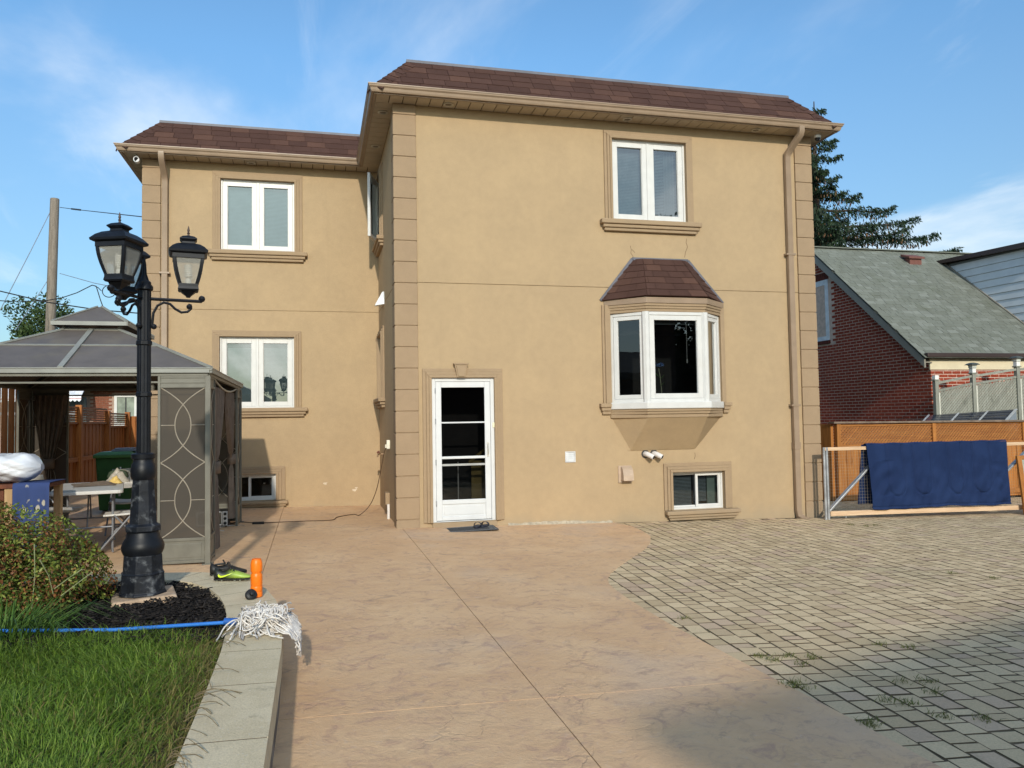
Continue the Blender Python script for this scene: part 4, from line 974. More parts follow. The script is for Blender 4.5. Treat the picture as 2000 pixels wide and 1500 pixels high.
def weeds():
    # tufts and moss growing between the pavers
    n = 11000; x = RNG.uniform(1.5, 11.5, n); y = RNG.uniform(-8.6, -.3, n)
    th = R(-4.5); rx = (x-1.5)*math.cos(th)+(y+8.8)*math.sin(th); rx = np.round(rx/.146-.5)*.146+.073
    ry = -(x-1.5)*math.sin(th)+(y+8.8)*math.cos(th)
    x = 1.5+rx*math.cos(th)-ry*math.sin(th)+RNG.normal(0, .006, n); y = -8.8+rx*math.sin(th)+ry*math.cos(th)
    dens = np.sin(x*1.3+1)*np.sin(y*1.1)+.6*np.sin(x*3.7+y*2.9); keep = (dens+RNG.normal(0, .5, n) > .0)
    keep &= np.array([not inside((a, b), [(-9, -17)]+BND[::-1]+[(3.3, .6), (-9, .6)]) for a, b in zip(x, y)])
    x, y = x[keep], y[keep]; k = 7; n = len(x)*k
    bx = np.repeat(x, k)+RNG.normal(0, .016, n); by = np.repeat(y, k)+RNG.normal(0, .030, n); base = np.stack([bx, by, Gn(bx)-.012], 1)
    blades('weeds', base, RNG.uniform(.006, .018, n), RNG.uniform(.003, .007, n), RNG.uniform(.3, 1.2, n), mat_leaf('paver_weed', ((.05, .048, .014), (.075, .065, .02), (.06, .042, .02), (.10, .10, .03), (.075, .05, .028)), .8, .1))
    tuf = [gr(px, py, 0) for px, py in ((1585, 1285), (1540, 1282), (1565, 1298), (1760, 1333), (1810, 1332), (1820, 1353), (1720, 1260), (1775, 1265), (1550, 1335), (1545, 1340), (1570, 1345), (1335, 1208), (1485, 1283), (1510, 1290), (1697, 1414), (1700, 1417), (1840, 1400), (1730, 1370), (1770, 1375), (1920, 1405), (1860, 1120), (1940, 1130), (1690, 1028), (1710, 1026), (1660, 1025))]
    n = len(tuf)*44; idx = np.repeat(np.arange(len(tuf)), 44); c = np.array([tuple(p) for p in tuf])[idx]
    base = c+np.stack([RNG.normal(0, .028, n), RNG.normal(0, .028, n), np.full(n, -.01)], 1)
    blades('weeds', base, RNG.uniform(.02, .055, n), RNG.uniform(.003, .006, n), RNG.uniform(.3, 1.3, n), mat_leaf('tuft_leaf', ((.09, .11, .02), (.14, .16, .03), (.20, .20, .06), (.07, .10, .02)), .6, .25))
weeds()

# ------------------------------------------------------------------ lamp post
def lamp_post():
    bx, by = -2.315, -5.52; g0 = G(bx)+BEDZ+.02
    L = thing('lamp_post', 'black cast lamp post with three lanterns standing in the mulch bed', 'lamp post', (bx, by, g0))
    WORN = M('worn_black_paint', (.010, .012, .017), .5, 0, (10, .4), (30, .4, .006), spec=.25, dirt=(15, .75, (.17, .18, .19)))
    mb = MB(); a = R(14)
    mb.T = Matrix.Translation((bx, by, g0)) @ Matrix.Rotation(a, 4, 'Z')
    mb.add([(-.205,-.19,-.03),(.215,-.2,-.03),(.22,.19,-.03),(-.2,.2,-.03),(-.195,-.18,.035),(.2,-.185,.05),(.205,.18,.05),(-.19,.185,.035)], [(4,5,6,7),(0,1,5,4),(1,2,6,5),(2,3,7,6),(3,0,4,7)])
    mb.build('base_slab', M('tan_stone', (.43, .31, .21), .9, 0, (9, .2), (40, .5, .006), dirt=(6, .35, (.3, .3, .28))), L, bev=.012)
    z = g0+.045; n8 = R(22.5+14); c = (bx, by, 0)
    mb = MB(); mb.lathe([(.160, z), (.158, z+.012), (.150, z+.02), (.142, z+.135), (.146, z+.142), (.134, z+.150), (.128, z+.265), (.124, z+.27)], c, 8, n8); mb.build('octagonal_base', WORN, L, bev=.003)
    mb = MB(); mb.lathe([(.124, z+.27), (.136, z+.30), (.138, z+.325), (.128, z+.355), (.110, z+.385), (.103, z+.42), (.106, z+.425)], c, 24); mb.build('bell', BLACKM, L, smooth=True)
    mb = MB(); mb.lathe([(.106, z+.425), (.118, z+.43), (.118, z+.465), (.104, z+.472), (.092, z+.48), (.074, z+.74), (.071, z+.78)], c, 8, n8); mb.build('lower_column', WORN, L, bev=.002)
    mb = MB(); mb.lathe([(.071, z+.78), (.080, z+.80), (.083, z+.84), (.076, z+.885), (.066, z+.90), (.066, z+.92), (.075, z+.925), (.078, z+.955), (.072, z+.96), (.050, z+.965)], c, 24); mb.build('collar', BLACKM, L, smooth=True)
    zt = 2.545
    mb = MB(); n = 16; prof = []
    for zz in (z+.955, 1.80, 1.805, 1.83, 1.835, 2.16, 2.165, 2.19, 2.195, zt): prof.append((.055 if zz in (1.805, 1.83, 2.165, 2.19) else .047-.002*(zz > 2), zz))
    mb.lathe(prof, c, 8, n8)
    for k in range(8):
        aa = k*math.pi/4+R(14); mb.tube([(bx+.0425*math.cos(aa), by+.0425*math.sin(aa), z+.96), (bx+.0405*math.cos(aa), by+.0405*math.sin(aa), zt)], .0045, 6)
    mb.build('shaft', BLACKM, L, bev=.002)
    mb = MB(); mb.lathe([(.047, zt), (.058, zt+.008), (.058, zt+.03), (.045, zt+.045), (.045, zt+.06), (.030, zt+.075), (.016, zt+.12), (.012, zt+.19), (.003, zt+.24)], c, 12); mb.build('finial_cap', BLACKM, L, smooth=True)
    LG = mat_mesh('frosted_glass', (.40, .385, .335), .50); BULB = M('bulb_white', (.85, .83, .74), .4); FING = M('rusty_finial', (.07, .045, .035), .5)
    za = 2.490
    def local_tube(mb, T, P, r, n=8): mb.tube([T @ Vector(p) for p in P], r, n)
    for k, ang in enumerate((R(9), R(129), R(249))):
        T = Matrix.Translation((bx, by, 0)) @ Matrix.Rotation(ang, 4, 'Z')
        mb = MB(); local_tube(mb, T, [(.035, 0, za), (.375, 0, za-.004)], .0115); mb.lathe([(.002, -.024), (.017, -.017), (.024, 0), (.017, .017), (.002, .024)], T @ Vector((.375, 0, za+.014)), 12)
        scroll = [(.048+.0, 0, za-.215+.0)]
        P = [(.060+.016*math.cos(t), 0, za-.195+.016*math.sin(t)) for t in [R(d) for d in range(0, -300, -40)]][::-1]
        P = P[:4]+[(.052, 0, za-.17), (.058, 0, za-.10), (.085, 0, za-.045), (.125, 0, za-.022), (.165, 0, za-.030), (.200, 0, za-.065), (.240, 0, za-.088), (.280, 0, za-.082), (.305, 0, za-.058), (.300, 0, za-.032), (.285, 0, za-.030)]
        local_tube(mb, T, P, .009); 
        for q in ((.062, 0, za-.195), (.292, 0, za-.045)): mb.lathe([(.002, -.020), (.016, -.013), (.021, 0), (.016, .013), (.002, .020)], T @ Vector(q), 10)
        mb.build('arm', BLACKM, L, smooth=True)
        Tl = T @ Matrix.Translation((.285, 0, za+.020)) @ Matrix.Diagonal((.93, .93, 1.06, 1))
        def lb(): return MB(Tl)
        hw = lambda zz: .066+.045*math.sin(min(1, (zz-.075)/.205)*math.pi*.5)      # half width of the bowed body
        mb = lb(); s2 = math.sqrt(2)
        mb.lathe([(.012*s2, 0), (.020*s2, .012), (.050*s2, .036), (.052*s2, .042)], (0, 0, 0), 4, R(45)); mb.lathe([(.066*s2, .042), (.074*s2, .052), (.070*s2, .070), (.066*s2, .076)], (0, 0, 0), 4, R(45))
        for sx in (-1, 1):
            for sy in (-1, 1):
                zs = [.07+.215*i/8 for i in range(9)]
                for z0, z1 in zip(zs, zs[1:]):
                    a0, a1 = hw(z0), hw(z1); w_ = .021
                    for (ux, uy) in ((1, 0), (0, 1)):
                        P = []
                        for zz, aa in ((z0, a0), (z1, a1)):
                            if ux: P += [(sx*aa, sy*(aa), zz), (sx*aa, sy*(aa-w_), zz)]
                            else: P += [(sx*aa, sy*aa, zz), (sx*(aa-w_), sy*aa, zz)]
                        Q = [(p[0]*.93, p[1]*.93, p[2]) for p in P]
                        mb.add(P+Q, [(0,1,3,2),(4,6,7,5),(1,5,7,3)])
        a1 = hw(.285)
        frame_t = .030
        for sx, sy, ex, ey in ((-1, 0, .004, a1), (1, 0, .004, a1), (0, -1, a1, .004), (0, 1, a1, .004)):
            mb.box(sx*a1*.985-ex, sy*a1*.985-ey, .255, sx*a1*.985+ex, sy*a1*.985+ey, .292); b1 = hw(.08); mb.box(sx*b1*.985-(.004 if sx else b1), sy*b1*.985-(.004 if sy else b1), .07, sx*b1*.985+(.004 if sx else b1), sy*b1*.985+(.004 if sy else b1), .088)
        lan = mb.build('lantern', BLACKM, L, bev=0)
        if k == 2: lan['label'] = 'lantern nearest the lawn, seen on its corner'
        g = MB(Tl)
        for (sx, sy) in ((1, 0), (-1, 0), (0, 1), (0, -1)):
            zs = [.08+.19*i/5 for i in range(6)]
            for z0, z1 in zip(zs, zs[1:]):
                a0, a2 = hw(z0)*.95, hw(z1)*.95
                if sx: q = [(sx*a0, -sx*a0, z0), (sx*a0, sx*a0, z0), (sx*a2, sx*a2, z1), (sx*a2, -sx*a2, z1)]
                else: q = [(sy*a0, sy*a0, z0), (-sy*a0, sy*a0, z0), (-sy*a2, sy*a2, z1), (sy*a2, sy*a2, z1)]
                g.add(q, [(0, 1, 2, 3)])
        g.build('glass_pane', LG, lan)
        mb = lb(); mb.lathe([(.118*s2, .284), (.136*s2, .292), (.139*s2, .305), (.132*s2, .312), (.112*s2, .333), (.082*s2, .352), (.055*s2, .361), (.046*s2, .364), (.043*s2, .378)], (0, 0, 0), 4, R(45)); mb.build('roof', BLACKM, lan)
        mb = lb(); mb.lathe([(.044*s2, .376), (.062*s2, .392), (.060*s2, .398), (.040*s2, .412), (.016*s2, .420), (.004, .421)], (0, 0, 0), 4, R(45)); mb.build('vent_cap', BLACKM, lan)
        mb = lb(); mb.lathe([(.010, .418), (.007, .432), (.012, .438), (.006, .445), (.010, .456), (.006, .472), (.001, .490)], (0, 0, 0), 10); mb.build('finial', FING, lan, smooth=True)
        mb = lb(); P = []
        for i in range(60):
            t = i/59; P.append((.024*math.cos(t*6*2*math.pi), .024*math.sin(t*6*2*math.pi), .135+.085*t))
        mb.tube(P, .006, 6); mb.lathe([(.016, .075), (.022, .09), (.022, .125), (.014, .13)], (0, 0, 0), 12); mb.build('bulb', BULB, lan, smooth=True)
    return L
lamp_post()

# ------------------------------------------------------------------ things left on the kerb
def on_kerb(px, py): return gr(px, py, KT)
def cleat(p, rz, label, dark):
    S = thing('football_boot', label, 'shoe', p, 'pair of football boots on the kerb', rz)
    GRN = newmat('boot_green_fade'); t = NT(GRN); q = t.n('ShaderNodeSeparateXYZ'); tc_ = t.n('ShaderNodeTexCoord'); t.l(tc_.outputs['Object'], q.inputs[0])
    c = t.mix(t.rng(t.math('ADD', q.outputs[0], t.math('MULTIPLY', q.outputs[2], -.25)), -.075, .03), (.018, .02, .016), (.30, .42, .06))
    c = t.mix(t.rng(q.outputs[0], .02, .13), c, (.36, .50, .09)); c = t.mix(t.rng(q.outputs[2], .055, .035), t.mix(.35, c, (.02, .03, .01)), c) if False else c
    t.out(c, .4, None, 0, .45)
    BLK = M('boot_black', (.014, .014, .014), .5); LIM = M('boot_lime', (.62, .80, .05), .4)
    secs = []    # x, half width, sole z, top z
    for x, hw, zb, zt in ((-.135, .020, .022, .075), (-.128, .030, .016, .098), (-.105, .035, .013, .090), (-.075, .036, .012, .074), (-.045, .036, .012, .076), (-.015, .038, .012, .085), (.015, .041, .012, .076), (.05, .044, .012, .060), (.085, .043, .013, .046), (.115, .034, .016, .036), (.135, .016, .020, .028)): secs.append((x, hw, zb, zt))
    mb = MB(); n = 12; vs = []
    for x, hw, zb, zt in secs:
        for k in range(n):
            a = 2*math.pi*k/n; y = hw*math.copysign(abs(math.cos(a))**.75, math.cos(a)); zz = zb+(zt-zb)*(.5+.5*math.copysign(abs(math.sin(a))**.8, math.sin(a)))
            if math.sin(a) > 0: y *= 1-.45*max(0, math.sin(a))*(zt > .06)
            vs.append((x, y, zz))
    fs = [(i*n+k, (i+1)*n+k, (i+1)*n+(k+1) % n, i*n+(k+1) % n) for i in range(len(secs)-1) for k in range(n)]+[tuple(range(n)), tuple(range((len(secs)-1)*n+n-1, (len(secs)-1)*n-1, -1))]
    mb.add(vs, fs); up_ = mb.build('upper', BLK if dark else GRN, S, smooth=True, local=True, fix=False)
    mb = MB(); mb.add([(-.095, -.020, .083), (-.03, -.022, .083), (-.03, .022, .083), (-.095, .020, .083), (-.10, -.022, .088), (-.02, -.024, .094), (-.02, .024, .094), (-.10, .022, .088)], [(0,3,2,1),(0,1,5,4),(1,2,6,5),(2,3,7,6),(3,0,4,7)]); mb.build('collar', BLK, S, local=True)
    mb = MB(); mb.add([(-.03, -.018, .088), (-.03, .018, .088), (-.045, .020, .118), (-.045, -.020, .118), (-.02, -.016, .085), (-.02, .016, .085), (-.036, .018, .119), (-.036, -.018, .119)], [(0,1,2,3),(7,6,5,4),(3,2,6,7),(1,0,4,5),(0,3,7,4),(2,1,5,6)]); mb.build('tongue', BLK, S, local=True, bev=.003)
    mb = MB()
    for i in range(5):
        x = -.012+.017*i; zz = .088-.0085*i-.0012*i*i; mb.tube([(x, -.024, zz-.008), (x+.004, 0, zz+.004), (x+.009, .024, zz-.008)], .0036, 6)
    mb.tube([(-.012, 0, .092), (.0, -.02, .094), (.012, -.028, .084), (.02, -.034, .07)], .003, 5); mb.tube([(-.012, 0, .092), (-.002, .02, .096), (.012, .03, .082)], .003, 5); mb.build('laces', BLK, S, local=True, smooth=True)
    mb = MB(); sp = [(x, hw*1.03, zb) for x, hw, zb, zt in secs]
    mb.prism([(x, -h) for x, h, z in sp]+[(x, h) for x, h, z in sp[::-1]], .010, .019); mb.build('sole', BLK, S, local=True)
    mb = MB()
    for (x, y) in ((-.11, .02), (-.11, -.02), (-.075, .024), (-.075, -.024), (.02, .03), (.02, -.03), (.06, .032), (.06, -.032), (.095, .02), (.095, -.02)): mb.lathe([(.007, 0), (.009, .012)], (x, y, 0), 8)
    mb.build('stud', M('stud_grey', (.25, .25, .2), .5), S, local=True)
    if not dark:
        for side in (-1, 1):
            pts = [(-.094, .058), (-.099, .050), (-.100, .040), (-.094, .032), (-.082, .029), (-.060, .032), (-.030, .042), (.004, .060), (-.040, .047), (-.066, .041), (-.080, .041), (-.088, .047)]
            mb = MB()
            def surf(x, z):
                for s0, s1 in zip(secs, secs[1:]):
                    if s0[0] <= x <= s1[0]:
                        f = (x-s0[0])/(s1[0]-s0[0]); hw = s0[1]+(s1[1]-s0[1])*f; zb = s0[2]+(s1[2]-s0[2])*f; zt = s0[3]+(s1[3]-s0[3])*f
                        u = max(-1, min(1, ((z-zb)/(zt-zb)-.5)*2)); su = math.copysign(abs(u)**(1/.8), u); cy = math.sqrt(max(0, 1-su*su))
                        y = hw*cy**.75
                        if su > 0: y *= 1-.45*su*(zt > .06)
                        return side*(y+.0028)
                return side*.04
            # strip mesh of the tick between lower and upper edge
            lo = [(-.100, .044), (-.096, .034), (-.086, .029), (-.070, .030), (-.045, .037), (-.02, .047), (.006, .061)]; hi = [(-.096, .056), (-.090, .050), (-.083, .044), (-.070, .042), (-.045, .047), (-.02, .053), (.007, .0615)]
            vs = [(x, surf(x, z), z) for x, z in lo]+[(x, surf(x, z), z) for x, z in hi]; k = len(lo)
            mb.add(vs, [(i, i+1, k+i+1, k+i) for i in range(k-1)]); mb.build('tick_emblem', LIM, S, local=True, solid=.002)
    return S
P = on_kerb(455, 1134); cleat((P.x, P.y, G(P.x)+KT+.003), R(-8), 'green and black football boot with a lime tick, nearer of the pair', False)
P = on_kerb(447, 1128); cleat((P.x-.012, P.y-.0+.10, G(P.x)+KT+.003), R(4), 'black football boot mostly hidden behind the green one', True)
def bottle():
    p = on_kerb(501, 1166); z = G(p.x)+KT+.002
    B = thing('water_bottle', 'bright orange plastic sports bottle standing on the kerb', 'bottle', (p.x, p.y, z))
    mb = MB(); mb.lathe([(.034, 0), (.039, .004), (.039, .032), (.037, .036), (.039, .040), (.039, .070), (.037, .074), (.039, .078), (.039, .135), (.038, .150), (.033, .158), (.033, .164), (.038, .172), (.039, .180), (.039, .222), (.036, .236), (.033, .246), (.031, .250)], (p.x, p.y, z), 28)
    mb.build('bottle_body', M('orange_plastic', (.90, .19, .01), .38, 0, (8, .06)), B, smooth=True)
    mb = MB(); mb.lathe([(.030, .250), (.030, .256), (.02, .2575), (.004, .258)], (p.x, p.y, z), 24); mb.build('neck_rim', M('orange_rim', (.85, .16, .01), .45), B, smooth=True)
    c = on_kerb(491, 1170); zc = G(c.x)+KT; T = Matrix.Translation((c.x, c.y-.01, zc+.032)) @ Matrix.Rotation(R(22), 4, 'Z') @ Matrix.Rotation(R(60), 4, 'X')
    Cp = thing('bottle_cap', 'black bottle cap leaning against the orange bottle', 'cap', (c.x, c.y-.01, zc))
    mb = MB(T); mb.lathe([(.036, -.016), (.037, -.012), (.037, .006), (.030, .012), (.016, .014), (.013, .030), (.002, .033)], (0, 0, 0), 22); mb.build('cap_body', BLACKP, Cp, smooth=True)
    mb = MB(T); mb.tube([(.036*math.cos(a), .036*math.sin(a), -.012) for a in [k*.35 for k in range(19)]], .003, 5); mb.build('rim', BLACKP, Cp, smooth=True)
bottle()
def mop():
    a = on_kerb(452, 1228); zk = G(a.x)+KT
    Mp = thing('string_mop', 'white string mop with a blue handle lying over the kerb', 'mop', (a.x, a.y, zk))
    h0 = Vector((a.x+.02, a.y+.01, zk+.035)); h1 = Vector((-2.95, -6.37, G(-2.95)+BEDZ+.06))
    mb = MB(); mb.tube([h0, h0.lerp(h1, .5)+Vector((0, 0, -.02)), h1], .0105, 10); mb.build('handle', M('blue_handle', (.03, .17, .55), .35), Mp, smooth=True)
    mb = MB(); mb.tube([h0+Vector((-.06, .012, .004)), h0+Vector((.05, -.012, 0))], .020, 10); mb.build('clamp', M('blue_clamp', (.02, .10, .36), .4), Mp, smooth=True)
    STR = mat_shingle('cotton_string', ((.62, .58, .53), (.74, .70, .65), (.50, .46, .42)))
    rr = random.Random(21); mb = MB(); ke = -1.335
    for i in range(330):
        P = []; st = h0+Vector((.05+rr.gauss(0, .01), rr.gauss(0, .02), rr.uniform(-.01, .02)))
        if i < 245: ang = rr.gauss(-.05, .62); L = rr.uniform(.16, .43)
        else: ang = rr.choice((-1, 1))*rr.uniform(.5, 2.0); L = rr.uniform(.08, .26)
        wob = rr.uniform(.012, .05); ph = rr.random()*6; fr = rr.uniform(6, 15); lift = rr.uniform(.006, .085)
        x, y, z = st; q = Vector(st); zoff = rr.random()*.03
        for k in range(13):
            t = k/12; d = L*t; px_ = st.x+d*math.cos(ang)+wob*t*math.sin(fr*t+ph)*math.sin(ang+1.57)*.5; py_ = st.y+d*math.sin(ang)*.95+wob*math.sin(fr*t+ph)*t
            zz = zk+.006+zoff*(1-t)+lift*math.sin(math.pi*min(1, t*1.15))*(1-.4*t)
            if px_ > ke+.012:
                over = px_-ke-.012; px_ = ke+.012+min(over, .05+.03*rr.random()); zz = zk+.012-max(0, over-.02)*1.15
                zz = max(zz, G(px_)+.01)
            P.append((px_, py_, zz))
        mb.tube(P, .0046, 5, cap=False)
    for i in range(140):      # curled tops of the heap
        c = Vector((h0.x+rr.uniform(.06, .27), h0.y+rr.gauss(0, .10), zk+.03+.055*rr.random())); ra = rr.uniform(.02, .05); p0 = rr.random()*6; arc = rr.uniform(2, 5); tl = rr.uniform(-.5, .5)
        mb.tube([(c.x+ra*math.cos(p0+arc*k/9), c.y+ra*1.1*math.sin(p0+arc*k/9), c.z+.02*math.sin(k*.7+i)+tl*ra*math.cos(p0+arc*k/9)*.5) for k in range(10)], .0046, 5, cap=False)
    o = mb.build('strands', STR, Mp, smooth=True, fix=False); o['kind'] = 'stuff'
mop()
# ------------------------------------------------------------------ gazebo
GX0, GX1, GY0, GY1 = -5.13, -2.275, -2.455, 1.20
GXM, GYM = (GX0+GX1)/2, (GY0+GY1)/2
def gazebo():
    gz = G(GX1)
    A = thing('garden_gazebo', 'taupe metal gazebo with two tier roof and scrollwork corner screens beside the house', 'gazebo', (GXM, GYM, G(GXM)))
    FR = M('taupe_metal', (.155, .147, .117), .45, 0, (6, .1), (50, .1, .002), dirt=(5, .25, (.10, .095, .07)))
    SCR = mat_mesh('brown_screen', (.054, .045, .034), .05)
    BAR = M('scroll_metal', (.31, .27, .21), .45, 0, (8, .1))
    ROOF = M('roof_sheet', (.122, .104, .092), .5, .08, (4, .12), dirt=(2.2, .55, (.17, .145, .10)))
    RIB = M('roof_rib', (.25, .25, .22), .4, 0, (6, .08))
    zt = 2.125
    # corner towers: post, two framed screens with scrollwork, kick panels
    for (cx, sx) in ((GX0, 1), (GX1, -1)):
        for (cy, sy) in ((GY0, 1), (GY1, -1)):
            zg = G(cx)+.006
            mb = MB(); mb.box(cx-.028, cy-.028, zg, cx+.028, cy+.028, zt); mb.build('post', FR, A, bev=.004)
            mb = MB(); mb.box(cx-.055*1, cy-.055, zg-.004, cx+.055, cy+.055, zg+.008); mb.build('foot_plate', FR, A)
            for ax in ('x', 'y'):
                wd = .50
                if ax == 'x': T = Matrix.Translation((cx, cy, 0)) @ (Matrix.Identity(4) if sx > 0 else Matrix.Rotation(math.pi, 4, 'Z'))
                else: T = Matrix.Translation((cx, cy, 0)) @ Matrix.Rotation(math.pi/2*sy, 4, 'Z')
                u0, u1 = .03, wd
                mb = MB(T); mb.box(u1-.028, -.016, zg, u1, .016, zt); mb.build('upright', FR, A, bev=.003)
                mb = MB(T)
                mb.box(u0, -.004, zt-.10, u1-.028, .004, zt-.02); mb.build('head_panel', FR, A)
                for za, zb in ((zg+.02, zg+.05), (zg+.255, zg+.285), (zt-.125, zt-.10), (zt-.02, zt)): mb = MB(T); mb.box(u0, -.014, za, u1-.028, .014, zb); mb.build('cross_rail', FR, A, bev=.002)
                mb = MB(T); mb.box(u0, -.004, zg+.05, u1-.028, .004, zg+.255); mb.box(u0+.03, -.008, zg+.08, u1-.058, .008, zg+.225); mb.build('kick_panel', FR, A, bev=.003)
                s = MB(T); s.quad((u0, 0, zg+.285), (u1-.028, 0, zg+.285), (u1-.028, 0, zt-.125), (u0, 0, zt-.125)); s.build('screen', SCR, A)
                um = (u0+u1-.028)/2; hw = (u1-.028-u0)/2; zl, zh = zg+.285, zt-.125; zm = (zl+zh)/2
                mb = MB(T)
                for za, zb in ((zl, zm), (zm, zh)):
                    for sg in (-1, 1):
                        P = []
                        for i in range(25):
                            t = i/24; q = abs(2*t-1)**2.2; P.append((um+sg*(hw*.36-hw*1.36*q), 0, za+(zb-za)*t))
                        mb.tube(P, .0062, 6)
                    for sg in (-1, 1): mb.tube([(um+sg*hw, 0, (za+zb)/2), (um+sg*hw*.36, 0, (za+zb)/2)], .0046, 6)
                mb.build('scrollwork', BAR, A, smooth=True)
    # beams round the top and short struts up to the roof edge
    mb = MB()
    for y in (GY0, GY1): mb.box(GX0, y-.02, zt, GX1, y+.02, zt+.035); mb.box(GX0, y-.012, zt-.075, GX1, y+.012, zt-.055)
    for x in (GX0, GX1): mb.box(x-.02, GY0, zt+.001, x+.02, GY1, zt+.034)
    mb.build('ring_beam', FR, A, bev=.003)
    mb = MB()
    for sg in (-1, 1):
        for x in (GX1, GX0):
            P = [(x, GYM+(GY1-GYM-.5)*(i/10*2-1), zt-.02+.0-.10*math.cos((i/10*2-1)*math.pi/2)) for i in range(11)]
        P = [(GX1, GY0+.52+(GY1-GY0-1.04)*i/12, zt-.05+.09*abs(i/6-1)**2-.04) for i in range(13)]
    mb.tube(P, .012, 6); mb.build('arched_rail', RIB, A, smooth=True)
    ze = 2.205; ex = .035
    e = [Vector((GX0-ex, GY0-ex, ze)), Vector((GX1+ex, GY0-ex, ze)), Vector((GX1+ex, GY1+ex, ze)), Vector((GX0-ex, GY1+ex, ze))]
    ox = .30; iy = (GX1+ex)-(GXM+ox); zo = 2.735
    o = [Vector((GXM-ox, GY0-ex+iy, zo)), Vector((GXM+ox, GY0-ex+iy, zo)), Vector((GXM+ox, GY1+ex-iy, zo)), Vector((GXM-ox, GY1+ex-iy, zo))]
    for k in range(4):
        a, b, c, d = e[k], e[(k+1) % 4], o[(k+1) % 4], o[k]; n = (b-a).cross(d-a).normalized()
        if n.z < 0: n = -n
        for u0, u1 in ((0, .5), (.5, 1)):
            for v0, v1 in ((0, .56), (.56, 1)):
                f = lambda u, v: a.lerp(b, u).lerp(d.lerp(c, u), v)
                q = [f(u0, v0), f(u1, v0), f(u1, v1), f(u0, v1)]; mb = MB(); mb.plate([p+n*.003 for p in q], .006); mb.build('roof_panel', ROOF, A)
        mb = MB(); mb.bar(a.lerp(b, .5)+n*.012, d.lerp(c, .5)+n*.012, .055, .022, upv=n); mb.build('rib', RIB, A, bev=.004)
        mb = MB(); mb.bar(a.lerp(d, .56)+n*.008, b.lerp(c, .56)+n*.008, .022, .014, upv=n); mb.build('seam_strip', RIB, A)
        mb = MB(); mb.bar(a+Vector((0, 0, .012)), d+Vector((0, 0, .012)), .045, .02); mb.build('hip_rib', RIB, A)
        mb = MB(); mb.bar(a+Vector((0, 0, -.022)), b+Vector((0, 0, -.022)), .02, .05); mb.bar(a+Vector((0, 0, .004)), b+Vector((0, 0, .004)), .034, .012); mb.build('eave_trim', RIB if k in (0, 1) else FR, A, bev=.003)
    # inner rafters
    mb = MB()
    for k in range(4):
        a, b, c, d = e[k], e[(k+1) % 4], o[(k+1) % 4], o[k]
        mb.bar(a+Vector((0, 0, -.035)), d+Vector((0, 0, -.035)), .04, .04); mb.bar(a.lerp(b, .5)+Vector((0, 0, -.035)), d.lerp(c, .5)+Vector((0, 0, -.035)), .04, .04)
    mb.build('rafter', FR, A)
    # upper tier
    u = .40; yA, yB = o[0].y-.10, o[2].y+.10; zu = 2.82; zap = 3.055
    eu = [Vector((GXM-u, yA, zu)), Vector((GXM+u, yA, zu)), Vector((GXM+u, yB, zu)), Vector((GXM-u, yB, zu))]
    r0, r1 = Vector((GXM-.02, yA+.42, zap)), Vector((GXM-.02, yB-.42, zap))
    faces = [(eu[0], eu[1], r0+Vector((.05, 0, 0)), r0), (eu[1], eu[2], r1+Vector((.05, 0, 0)), r0+Vector((.05, 0, 0))), (eu[2], eu[3], r1, r1+Vector((.05, 0, 0))), (eu[3], eu[0], r0, r1)]
    for q in faces:
        mb = MB(); mb.plate(q, .006); mb.build('upper_roof_panel', ROOF, A)
        mb = MB(); mb.bar(q[0]+Vector((0, 0, .008)), q[3]+Vector((0, 0, .008)), .03, .014); mb.build('hip_rib', RIB, A)
        mb = MB(); mb.bar(q[0]+Vector((0, 0, -.016)), q[1]+Vector((0, 0, -.016)), .016, .045); mb.build('eave_trim', RIB, A)
    mb = MB()
    for p in o: mb.bar(p, (p.x, p.y, zu+.02), .03, .03)
    for p, q in zip(o, o[1:]+o[:1]): mb.bar(p+Vector((0, 0, .006)), q+Vector((0, 0, .006)), .03, .03)
    mb.build('vent_frame', FR, A)
    return A
gazebo()
CURT = M('brown_canvas', (.165, .125, .095), .9, 0, (9, .15), (60, .2, .003))
def curtain(a, b, tie, ztop, zbot, ztie, label, wt=.16, dirn=(0, 0)):
    """curtain on a rail from a to b, gathered to a band at `tie`"""
    C = thing('gazebo_curtain', label, 'curtain', (tie[0], tie[1], ztie), 'curtains tied back in the gazebo')
    a = Vector((*a, 0)); b = Vector((*b, 0)); tie = Vector((*tie, 0)); d = (b-a); L = d.length; d.normalize(); nn = Vector((-d.y, d.x, 0)); mb = MB()
    def fn(u, v):
        z = ztop+(zbot-ztop)*v; t = (ztop-z)/(ztop-ztie)
        if t <= 1: s = 1-(1-wt/L)*(t**1.7)
        else: s = wt/L*(1+.55*min(1, (t-1)*1.2))
        top = a+d*(L*u); mid = tie+d*(wt*(u-.5)); 
        k = t**1.5 if t <= 1 else 1
        base = top.lerp(mid, min(1, k)) if t <= 1 else tie+d*(wt*(1+.5*(t-1))*(u-.5))
        fold = .030*math.sin(u*34+2*math.sin(v*3))*(.6+.4*min(1, t))+.012*math.sin(u*71)
        if abs(t-1) < .12: fold *= .45
        q = base+nn*fold; return (q.x, q.y, z)
    mb.grid(fn, 60, 26); mb.build('fabric', CURT, C, smooth=True, fix=False)
    mb = MB(); P = []
    for k in range(13):
        an = k/12*2*math.pi; q = tie+d*(wt*.62*math.cos(an))+nn*(.055*math.sin(an)); P.append((q.x, q.y))
    vs = [(x, y, ztie-.07) for x, y in P]+[(x, y, ztie+.07) for x, y in P]; mb.add(vs, [(i, i+1, 14+i, 13+i) for i in range(12)]); mb.build('tie_band', CURT, C, smooth=True, solid=.006)
xc = GX1-.02
